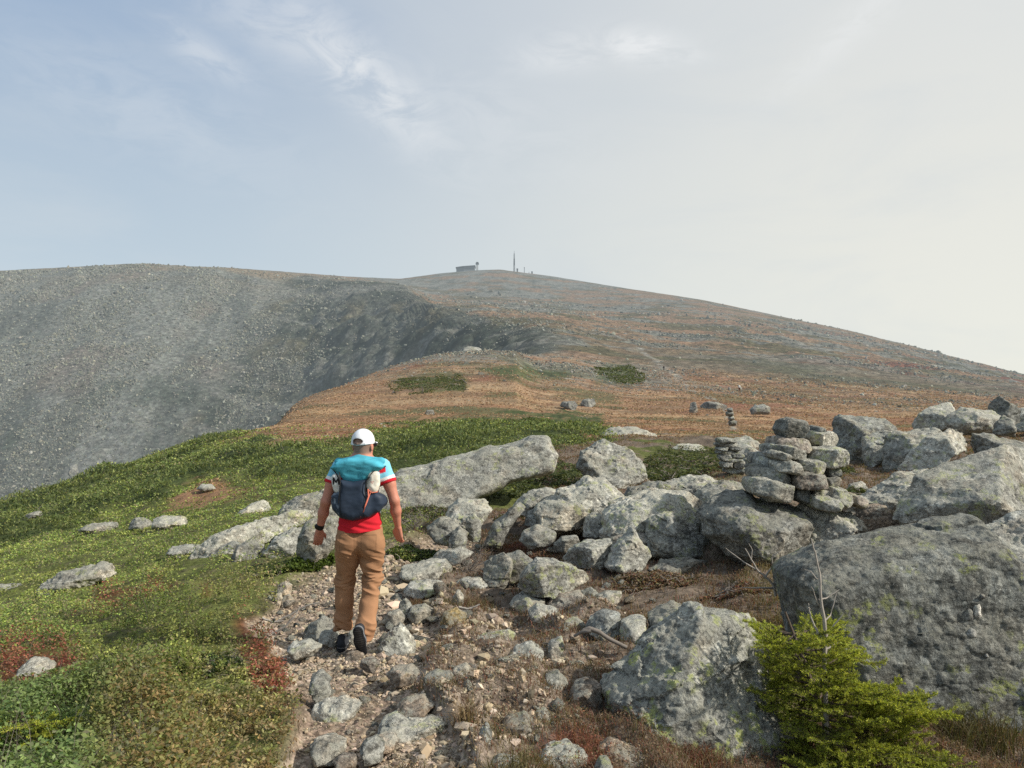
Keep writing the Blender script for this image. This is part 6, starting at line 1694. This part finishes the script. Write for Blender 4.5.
    for a, b, s in ((shl, -1, 0), (shr, 1, 0)):       # shoulder wings of the yoke
        f.cone(bs(361, 460, -.075), a + [-b * .005, -.045, .052], .040, .030, .04, (1, .7, 1))
        f.cone(a + [-b * .005, -.045, .050], a + [-b * .05, .09, .02], .028, .022, .02)
    pp = lambda L_: [(bs(a, b, 0)[0], bs(a, b, 0)[2]) for a, b in L_]
    f.slab(pp([(333, 467), (340, 461), (352, 457), (369, 457), (380, 460), (387, 465), (384, 468), (377, 471), (372, 475.5), (369.5, 481), (357, 483), (346, 481), (343.5, 475), (339, 470)]), -.105, .066, .05, .02, lean=-.25)
    V, Q = f.mesh(1); x, y, z = V.T; N = vnormals(V, Q)
    V = V + N * (.006 * fbm3(V * np.array([7, 7, 16]), 20, 3))[:, None]
    tq = S(82, 172, 190)
    c = np.tile(tq, (len(V), 1)) * (1 + .10 * fbm3(V * 11, 21, 3))[:, None]
    fold = 0 * np.abs(z - (1.405 - .9 * np.abs(x + .02) ** 1.5 + .01 * np.sin(x * 60))) < .005
    c = mixc(c, tq * .55, ss(.5, 1, 1 - np.abs(fbm3(V * np.array([6, 6, 14]), 26, 2)) * 2.4) * .4)
    mk('yoke', V, Q, MAT['cloth'], pk, cols=c)
    f = Field((-.30, -.32, .86), (.30, .22, 1.45), .005)
    f.slab(pp([(344.5, 478), (357, 480), (369.5, 478), (370, 485), (371, 494), (372.5, 505), (371, 513), (357, 517), (346, 514), (342, 505), (343.5, 494)]), -.115, .078, .055, .02, lean=-.05)
    f.slab(pp([(334.5, 494), (338, 490), (345, 491), (357, 497), (370, 494), (379, 490), (385, 494), (387, 502), (383, 510), (372, 515), (357, 517.5), (344, 514), (336, 507)]), -.105, .070, .055, .06)
    f.chain([(bs(337, 500, -.04), .045), (bs(340, 503, .06), .04)], .03); f.chain([(bs(383, 500, -.04), .045), (bs(380, 503, .06), .04)], .03)
    V, Q = f.mesh(1); x, y, z = V.T; N = vnormals(V, Q)
    V = V + N * (.005 * fbm3(V * np.array([8, 8, 12]), 22, 3))[:, None]
    nv = S(44, 56, 72)
    c = np.tile(nv, (len(V), 1)) * (1 + .2 * fbm3(V * 9, 23, 3))[:, None]
    u_ = x / m + 360; v_ = HY - (z + gz - ZC) / m
    c = np.where(((u_ < 344.5) & (v_ > 486))[:, None], mixc(np.tile(nv, (len(V), 1)), S(150, 160, 168), ss(-.2, .5, fbm3(V * 30, 24, 2)) * .7), c)   # pale mesh of the left pocket
    seam = (np.abs(u_ - (345.5 + .05 * (v_ - 490))) < .7) | (np.abs(u_ - (369.3 - .06 * (v_ - 490))) < .7)
    c[seam & (y < -.1)] *= .45
    mk('pack_body', V, Q, MAT['nylon'], pk, cols=c)
    # soft flasks in the side pockets
    for nm, u0, u1, y0, y1, colr, ang in (('flask', 336, 345, 471, 491, S(214, 212, 204), .12), ('flask', 370, 383, 470, 489, S(226, 218, 200), -.06)):
        f = Field(bs(u0 - 4, y1 + 5, -.24), bs(u1 + 4, y0 - 5, 0), .0045)
        cx, cz = (u0 + u1) / 2, (y0 + y1) / 2
        hw = (u1 - u0) / 2 * m
        f.cone(bs(cx - ang * 8, y0 + 5, -.138), bs(cx + ang * 8, y1 - 4, -.142), hw * .92, hw, .02, (1, .7, 1))
        V, Q = f.mesh(2); N = vnormals(V, Q)
        V = V + N * (.004 * fbm3(V * 22, 27, 2))[:, None]
        c = np.tile(colr, (len(V), 1)) * (1 + .08 * fbm3(V * 14, 28, 3))[:, None]
        if nm == 'flask' and u0 > 360:
            vv = HY - (V[:, 2] + gz - ZC) / m; uu = V[:, 0] / m + 360
            pr = (np.abs(vv - 480.5) < 1.0) & (np.abs(uu - 374.5) < 3.2) & (fbm3(V * 60, 29, 2) > -.1)
            c[pr] = S(190, 120, 108)
        fl = mk('flask', V, Q, MAT['nylon'], pk, cols=c)
        if u0 < 360:
            fl['label'] = 'white flask printed with a black M'
            # the letter M, standing 1 mm proud of the flask
            yb = V[:, 1].min() - .002
            bars = []
            def bar(p, q, w):
                p = np.array(p, float); q = np.array(q, float); d = q - p; d /= np.linalg.norm(d); n = np.array([-d[1], d[0]]) * w / 2
                bars.append([p - n, q - n, q + n, p + n])
            bar((338.1, 482.6), (338.1, 475.8), 1.5); bar((343.5, 482.6), (343.5, 475.8), 1.5); bar((338.1, 475.9), (340.8, 480.4), 1.4); bar((343.5, 475.9), (340.8, 480.4), 1.4)
            VV, QQ = [], []
            for q in bars:
                b0 = len(VV)
                for p in q:
                    ddx = (p[0] - 340.6) * m
                    VV.append(bs(p[0], p[1], yb + 1.1 * (ddx / .036) ** 2 * .012))
                QQ.append([b0, b0 + 1, b0 + 2, b0 + 3])
            VV = np.array(VV); n0 = len(VV)
            VV = np.concatenate([VV, VV + np.array([0, .006, 0])]); QQ = np.array(QQ)
            sides = np.concatenate([np.stack([QQ[:, k], QQ[:, (k + 1) % 4], QQ[:, (k + 1) % 4] + n0, QQ[:, k] + n0], 1) for k in range(4)])
            mk('lettering', VV, np.concatenate([QQ, sides]), MAT['black'], pk, smooth=False)
        else: fl['label'] = 'cream flask with a small faded red print'
    V, Q = tubes([[bs(372, 487, -.175), bs(373, 494, -.192), bs(370.5, 502, -.203), bs(366, 512, -.185)], [bs(374.5, 490, -.175), bs(371.5, 500, -.2), bs(368.5, 508, -.2), bs(365, 514, -.18)], [bs(372.5, 488, -.18), bs(376, 490.5, -.175), bs(381, 490, -.15)]], [[.006] * 4, [.004] * 4, [.004] * 3], 6)
    mk('cord', V, Q, MAT['cord'], pk)
    edge = []
    for s in (-1, 1):
        u0 = 359 + s * 26; a = [bs(361 + s * 22, 464.5, -.115), bs(360 + s * 16, 471, -.165), bs(358 + s * 12.5, 479, -.190), bs(357.5 + s * 12.3, 487, -.196), bs(357.5 + s * 13.5, 500, -.196), bs(357.5 + s * 11, 511, -.18)]
        edge.append(a)
    wing = [[bs(333, 467, -.065), bs(339, 470.5, -.135), bs(343, 475.5, -.165), bs(345.5, 481, -.178)], [bs(387, 465.5, -.065), bs(377.5, 471.5, -.135), bs(372.5, 476, -.165), bs(369.8, 481, -.178)], [bs(341, 461.3, -.085), bs(350, 464, -.150), bs(360, 465.5, -.160), bs(370, 464, -.150), bs(380, 460.8, -.085)]]
    V, Q = tubes(edge + wing, [[.0042] * 6] * 2 + [[.0055] * 4] * 2 + [[.0035] * 5], 6)
    mk('edge_piping', V, Q, MAT['black'], pk)
    # cap ----------------------------------------------------------
    f = Field(head - .26, head + .26, .0045)
    f.ell(hd(0, -.005, .035), (.088, .107, .100), .0, rot=RZ)
    f.clip((0, .06, -1), -(head[2] + .012) + .0)
    # opening above the strap at the back
    op = hd(0, -.112, .034)
    f.ell(op, (.042, .05, .024), 0, sub=True, rot=RZ)
    f.cone(hd(-.060, -.088, .018), hd(.0, -.114, .016), .007, .007, .004, (1, 1, 1.6)); f.cone(hd(.060, -.088, .018), hd(.0, -.114, .016), .007, .007, .004, (1, 1, 1.6))
    # visor
    f.ell(hd(0, .125, .018), (.062, .070, .010), .012, rot=RZ)
    V, Q = f.mesh(1)
    hl2 = (V - head) @ np.array(RZ)
    c = np.tile(S(232, 234, 236), (len(V), 1))
    ang = np.arctan2(hl2[:, 1], hl2[:, 0])
    seam = np.abs(((ang + math.pi / 6) % (math.pi / 3)) - math.pi / 6) < .035
    c[seam] *= .88
    c = mixc(c, S(196, 200, 206), (np.abs(hl2[:, 2] - .06) < .07) * (np.abs(hl2[:, 0]) < .07) * (fbm3(V * 90, 33, 2) > .1) * .25)
    inopen = (np.linalg.norm((V - op) @ np.array(RZ) / np.array([.043, .052, .025]), axis=1) < 1.06)
    c[inopen] = S(112, 98, 90)
    mk('cap', V, Q, MAT['cloth'], ro, cols=c)
    # sunglasses
    V, Q = tubes([[hd(.079, .0, .012), hd(.080, .05, .014), hd(.072, .095, .014)], [hd(-.079, .0, .012), hd(-.080, .05, .014), hd(-.072, .095, .014)]], [[.003] * 3] * 2, 6)
    sg = mk('sunglasses', V, Q, MAT['black'], ro)
    for s in (-1, 1):
        f = Field(hd(s * .036, .1, .01) - .05, hd(s * .036, .1, .01) + .05, .004)
        f.ell(hd(s * .038, .102, .006), (.034, .012, .022), 0, rot=RZ); f.ell(hd(s * .058, .088, .008), (.022, .016, .018), .01, rot=RZ)
        V, Q = f.mesh(1); mk('lens', V, Q, MAT['lens'], sg)
    # watch
    w = wrl * .88 + ell_ * .12; d = wrl - ell_; d /= np.linalg.norm(d)
    f = Field(w - .06, w + .06, .004)
    f.cone(w - d * .008, w + d * .008, .0325, .0325, 0)
    f.ell(w + np.array([-.030, -.012, .0]), (.012, .020, .020), .004)
    V, Q = f.mesh(1); mk('watch', V, Q, MAT['black'], ro)
    # shoes --------------------------------------------------------
    def shoe(heel, toe, up, lab):
        d = toe - heel; LN = np.linalg.norm(d); d /= LN
        up = up - d * (up @ d); up /= np.linalg.norm(up); sd = np.cross(d, up)
        M = np.stack([sd, d, up], 1)          # local -> world
        f = Field((-.075, -.06, -.03), (.075, LN + .07, .15), .004)
        f.cone((0, 0, .035), (0, LN * .45, .033), .037, .040, .02); f.cone((0, LN * .45, .030), (.005, LN * .92, .020), .041, .030, .02, (1.1, 1, 1))
        f.cone((0, .005, .055), (0, .02, .095), .036, .036, .02)
        f.clip((0, 0, -1), -.004); f.clip((0, -.3, 1), .105)
        V, Q = f.mesh(1); c = np.tile(S(52, 54, 58), (len(V), 1)) * (1 + .25 * fbm3(V * 25, 41, 3))[:, None]
        c = np.where(((V[:, 2] > .02) & (V[:, 2] < .03))[:, None], S(120, 122, 124), c)
        sh = mk('shoe', V @ M.T + heel, Q, MAT['cloth'], ro, cols=c)
        f = Field((-.075, -.06, -.03), (.075, LN + .07, .04), .0035)
        f.cone((0, 0, 0), (0, LN * .42, 0), .041, .037, .01, (1, 1, .4)); f.cone((0, LN * .42, 0), (.006, LN * .92, .004), .040, .034, .02, (1.18, 1, .4))
        gx, gy, gz_ = np.meshgrid(*f.ax, indexing='ij', sparse=True)
        lug = .0045 * ((np.sin(gy * 330 + 60 * np.abs(gx)) > .25) & (gz_ < -.008))
        f.f = (f.f + lug).astype(np.float32)
        V, Q = f.mesh(0); c = np.tile(S(34, 34, 36), (len(V), 1)); c = np.where((V[:, 2] < -.0115)[:, None], S(56, 54, 52), c)
        mk('sole', V @ M.T + heel, Q, MAT['rubber'], sh, cols=c)
    hL = L(340.5, 637, .05); zl = H1(MX + hL[0], MY + hL[1] + .1) - gz
    hL[2] = zl + .02
    shoe(hL, hL + np.array([-.03, .215, .004]), np.array([0, 0, 1.0]), '')
    tR = L(366.5, 653, -.20)
    tz = H1(MX + tR[0], MY + tR[1]) - gz
    tR[2] = tz + .022
    hR = L(365, 632.5, -.235); hR[2] = max(hR[2], tz + .15)
    hR = tR + (hR - tR) / np.linalg.norm(hR - tR) * .195
    shoe(hR, tR, np.array([0, .9, .35]), '')
    return ro
# ------------------------------------------------------------------ summit buildings
def boxes(L):
    V, Q = [], []
    for x0, x1, y0, y1, z0, z1 in L:
        b = len(V)
        V += [(x, y, z) for x in (x0, x1) for y in (y0, y1) for z in (z0, z1)]
        Q += [[b + i for i in q] for q in ((0, 1, 3, 2), (4, 6, 7, 5), (0, 4, 5, 1), (2, 3, 7, 6), (0, 2, 6, 4), (1, 5, 7, 3))]
    return np.array(V, float), np.array(Q)
def build_summit():
    Y = 1990.0; m = Y / F
    def base(u):
        Ys = np.linspace(900, 2600, 700); Xs = (u - HX) / F * Ys; zs = H(Xs, Ys)
        k = int(np.argmax((zs - ZC) / Ys)); return np.array([Xs[k], Ys[k], zs[k]])
    # long low building with a roof that steps up to the right
    b = base(467); Y = b[1]; m = Y / F; zt = lambda y: ZC + (HY - y) * m - b[2]
    ro = empty('summit_building', b); tag(ro, 'long low building on the summit skyline with a roof rising to the right', 'building')
    x = lambda u: (u - 467) * m
    V, Q = boxes([(x(456.5), x(464), -6, 10, -14, zt(268.6)), (x(464), x(475), -8, 12, -14, zt(267.6))])
    mk('wall', V, Q, MAT['far_wall'], ro, smooth=False)
    P = np.array([(456, 268.7), (456, 267.9), (463, 266.9), (475.5, 266.0), (475.5, 267.5), (464, 267.7)], float)
    A = np.array([(x(p[0]), -10, zt(p[1])) for p in P]); Bk = A + np.array([0, 24, 0]); n = len(P)
    mk('roof', np.concatenate([A, Bk]), [np.array([list(range(n))]), np.array([list(range(2 * n - 1, n - 1, -1))]), np.array([[k, k + n, (k + 1) % n + n, (k + 1) % n] for k in range(n)])], MAT['far_dark'], ro, smooth=False)
    V, Q = boxes([(x(u), x(u) + 1.6, -8.4, -8.05, zt(270.0), zt(268.7)) for u in np.arange(465, 474, 1.4)])
    mk('window', V, Q, MAT['far_dark'], ro, smooth=False)
    b = base(477.3); Y = b[1]; m = Y / F
    ro = empty('observation_tower', b); tag(ro, 'stubby pale tower with a dark wider top at the end of the summit building', 'tower')
    z = lambda y: ZC + (HY - y) * m - b[2]
    V, Q = boxes([(-2.6, 2.2, -3, 3, -6, z(264.6))]); mk('shaft', V, Q, MAT['far_pale'], ro, smooth=False)
    V, Q = boxes([(-3.6, 3.4, -4, 4, z(264.5), z(263.0)), (-2.4, 2.4, -3, 3, z(262.9), z(262.2))]); mk('top', V, Q, MAT['far_dark'], ro, smooth=False)
    # lattice mast
    b = base(514.2); Y = b[1]; m = Y / F
    ro = empty('radio_mast', b); tag(ro, 'tall thin lattice radio mast standing on the summit', 'mast')
    hgt = ZC + (HY - 250.8) * m - b[2]
    paths, radii = [], []
    w0, w1 = 1.7, .9
    for sx, sy in ((-1, -1), (1, -1), (1, 1), (-1, 1)):
        paths.append([(sx * w0, sy * w0, -3), (sx * w1, sy * w1, hgt * .86)]); radii.append([.32, .28])
    nb = 16
    for k in range(nb):
        za, zb = hgt * .86 * k / nb, hgt * .86 * (k + 1) / nb; wa, wb = w0 + (w1 - w0) * k / nb, w0 + (w1 - w0) * (k + 1) / nb
        for s in (-1, 1):
            paths += [[(-wa, s * wa, za), (wb, s * wb, zb)], [(s * wa, -wa, za), (s * wb, wb, zb)], [(-wa, s * wa, za), (wa, s * wa, za)]]; radii += [[.2, .2]] * 3
    V, Q = tubes(paths, radii, 4); mk('lattice', V, Q, MAT['far_dark'], ro)
    V, Q = tubes([[(0, 0, hgt * .85), (0, 0, hgt)], [(0, 0, hgt * .30), (0, 0, hgt * .62)]], [[.55, .3], [1.1, 1.0]], 6); mk('antenna', V, Q, MAT['far_dark'], ro)
    for u, y, w, nm, lab, cat in ((517.3, 268.6, 1.6, 'equipment_hut', 'small dark hut at the foot of the radio mast', 'hut'), (524.3, 267.2, .6, 'antenna_pole', 'thin pole right of the radio mast on the summit', 'pole'), (532, 271.6, 1.5, 'summit_post', 'short thick post standing farthest right on the summit skyline', 'post'), (529, 272.0, .5, 'antenna_pole', 'thin pole just left of the thick summit post', 'pole')):
        b = base(u); m = b[1] / F; hh = ZC + (HY - y) * m - b[2]
        L_ = [(-w, w, -w, w, -3, hh * .82), (-w * 1.35, w * 1.35, -w * 1.35, w * 1.35, hh * .82 + .02, hh)]
        if nm == 'equipment_hut': L_ = [(-w, w, -w, w, -3, hh * .7), (-w * 1.2, w * 1.2, -w * 1.2, w * 1.2, hh * .7 + .02, hh)]
        V, Q = boxes(L_); o = mk(nm, V, Q, MAT['far_dark'], None, smooth=False, loc=b); tag(o, lab, cat)
    # tiny hikers far up the path
    for u, yb, yt, cols, lab, Yp in ((739.3, 399, 392.6, (S(225, 222, 215), S(90, 50, 45)), 'tiny distant hiker in white on the meadow, right of the pale path', 210), (663.8, 371, 364.5, (S(60, 62, 60), S(45, 45, 48)), 'tiny dark distant hiker on the path at the foot of the slope', 290)):
        mm = Yp / F; b = np.array([(u - HX) * mm, Yp, 0]); b[2] = H1(b[0], b[1]); h = 1.75
        f = Field((-.5, -.4, -.1), (.5, .4, 1.9), .035)
        for s in (-1, 1):
            f.chain([((s * .09, 0, .9), .10), ((s * .1, s * .1, .48), .075), ((s * .1, s * .16, .05), .06)], .05)
            f.chain([((s * .2, 0, 1.42), .07), ((s * .27, -.02, 1.12), .055), ((s * .27, .1, .88), .05)], .04)
        f.cone((0, 0, .95), (0, 0, 1.38), .15, .19, .06, (1.1, .75, 1)); f.cone((0, 0, 1.4), (0, 0, 1.55), .07, .06, .04); f.ell((0, .01, 1.65), (.085, .1, .125), .02)
        V, Q = f.mesh(1); c = np.where((V[:, 2] > .92)[:, None], cols[0], cols[1]); c = np.where((V[:, 2] > 1.52)[:, None], S(150, 110, 90), c)
        o = mk('person', V, Q, MAT['cloth'], cols=c, loc=b); tag(o, lab, 'person')

# ------------------------------------------------------------------ sky, sun, camera
SUN_AZ, SUN_EL = math.radians(107), math.radians(35)     # to the right of the view, sun well up
def build_world():
    w = bpy.data.worlds.new('World'); scene.world = w; w.use_nodes = True
    t = NT.__new__(NT); t.m = None; t.t = w.node_tree; t.t.nodes.clear()
    sky = t.n('ShaderNodeTexSky', sky_type='NISHITA'); sky.sun_disc = False
    sky.sun_elevation = SUN_EL; sky.sun_rotation = SUN_AZ
    sky.altitude = 1600; sky.air_density = 1.0; sky.dust_density = 2.2; sky.ozone_density = 1.0
    tc = t.n('ShaderNodeTexCoord'); d = tc.outputs['Generated']
    sp = t.n('ShaderNodeSeparateXYZ'); t.l(d, sp.inputs[0]); zel = sp.outputs[2]
    sd = (math.sin(SUN_AZ) * math.cos(SUN_EL), math.cos(SUN_AZ) * math.cos(SUN_EL), math.sin(SUN_EL))
    dot = t.n('ShaderNodeVectorMath', operation='DOT_PRODUCT'); t.l(d, dot.inputs[0]); dot.inputs[1].default_value = (.90, .30, .31)
    glow = t.step(dot.outputs['Value'], -.10, .80)
    K = 10.0        # the Background runs at strength 0.1
    def C(r, g, b, k=1.0): return S(r, g, b) * K * k
    low = t.mix(glow, C(182, 196, 205), C(223, 222, 212))
    high = t.mix(glow, C(147, 168, 194), C(213, 215, 213))
    up = t.step(zel, .13, .52)
    hazec = t.mix(up, low, high)
    # thin veil, drifting streaks
    mp = t.n('ShaderNodeMapping'); t.l(d, mp.inputs[0]); mp.inputs['Rotation'].default_value = (0, 0, math.radians(20)); mp.inputs['Scale'].default_value = (2.0, 1.0, 5.0)
    veil = t.step(t.noise(mp.outputs[0], 1.6, 6, .6, .6), .42, .75)
    hazec = t.mix(t.math('MULTIPLY', veil, .38), hazec, C(196, 203, 207))
    mp2 = t.n('ShaderNodeMapping'); t.l(d, mp2.inputs[0]); mp2.inputs['Rotation'].default_value = (0, math.radians(28), 0); mp2.inputs['Scale'].default_value = (5.5, 3.0, 13.0)
    st = t.noise(mp2.outputs[0], 2.4, 9, .62, .9)
    def puff(u, y, ru, ry, rot, amp):
        """soft cirrus patch about a sky direction"""
        v = Vector(((u - HX) / F, 1.0, (HY - y) / F)).normalized()
        r_ax = Vector((v.y, -v.x, 0)).normalized(); u_ax = r_ax.cross(v)
        a = math.radians(rot); e1 = r_ax * math.cos(a) + u_ax * math.sin(a); e2 = -r_ax * math.sin(a) + u_ax * math.cos(a)
        o = None
        for e, rr in ((e1, ru / F), (e2, ry / F)):
            q = t.n('ShaderNodeVectorMath', operation='DOT_PRODUCT'); t.l(d, q.inputs[0]); q.inputs[1].default_value = e
            k = t.math('POWER', t.math('DIVIDE', t.math('ABSOLUTE', t.math('SUBTRACT', q.outputs['Value'], float(v @ e))), rr), 2.0)
            o = k if o is None else t.math('ADD', o, k)
        g = t.math('EXPONENT', t.math('MULTIPLY', o, -1.0))
        return t.math('MULTIPLY', g, amp)
    mask = None
    for p in ((365, 78, 95, 24, -38, 1.0), (408, 112, 50, 26, -52, .75), (300, 38, 85, 26, -22, .55), (205, 55, 40, 14, -25, .55), (640, 46, 36, 13, -8, 1.3), (565, 52, 50, 16, 5, .7), (680, 55, 22, 8, -10, .6), (850, 30, 70, 14, 35, .5), (480, 120, 120, 40, -20, .25), (150, 110, 130, 40, -15, .25)):
        k = puff(*p)
        mask = k if mask is None else t.math('MAXIMUM', mask, k)
    cir = t.math('MULTIPLY', mask, t.step(st, .30, .62), True)
    c = t.mix(.90, sky.outputs[0], hazec)
    c = t.mix(t.math('MULTIPLY', cir, .68), c, C(222, 224, 225))
    bg = t.n('ShaderNodeBackground'); bg.inputs[1].default_value = 0.118
    t.l(c, bg.inputs[0])
    o = t.n('ShaderNodeOutputWorld'); t.l(bg.outputs[0], o.inputs[0])

def build_light_camera():
    L = bpy.data.lights.new('sun', 'SUN'); L.energy = 5.0; L.angle = math.radians(1.2); L.color = (1.0, .94, .85)
    o = bpy.data.objects.new('sun', L); col.objects.link(o)
    d = Vector((math.sin(SUN_AZ) * math.cos(SUN_EL), math.cos(SUN_AZ) * math.cos(SUN_EL), math.sin(SUN_EL)))
    o.rotation_euler = d.to_track_quat('Z', 'Y').to_euler(); o.location = d * 50
    cam = bpy.data.cameras.new('camera'); c = bpy.data.objects.new('camera', cam); col.objects.link(c)
    cam.sensor_width = 36; cam.lens = F / 1024 * 36; cam.shift_y = (HY - 384) / 1024.0; cam.shift_x = 0
    cam.clip_end = 12000; cam.clip_start = .05
    c.location = (0, 0, ZC); c.rotation_euler = (math.radians(90), 0, 0)
    scene.camera = c

def build_all():
    build_terrain(); build_gravel(); build_cover(); build_plants(); build_man(); build_summit(); build_world(); build_light_camera()
    scene.render.engine = 'CYCLES'
    scene.view_settings.view_transform = 'Standard'; scene.view_settings.look = 'None'; scene.view_settings.exposure = 0
    cy = scene.cycles; cy.max_bounces = 5; cy.diffuse_bounces = 3; cy.glossy_bounces = 2; cy.transmission_bounces = 3; cy.transparent_max_bounces = 4
    cy.use_denoising = False; cy.use_adaptive_sampling = False
build_all()
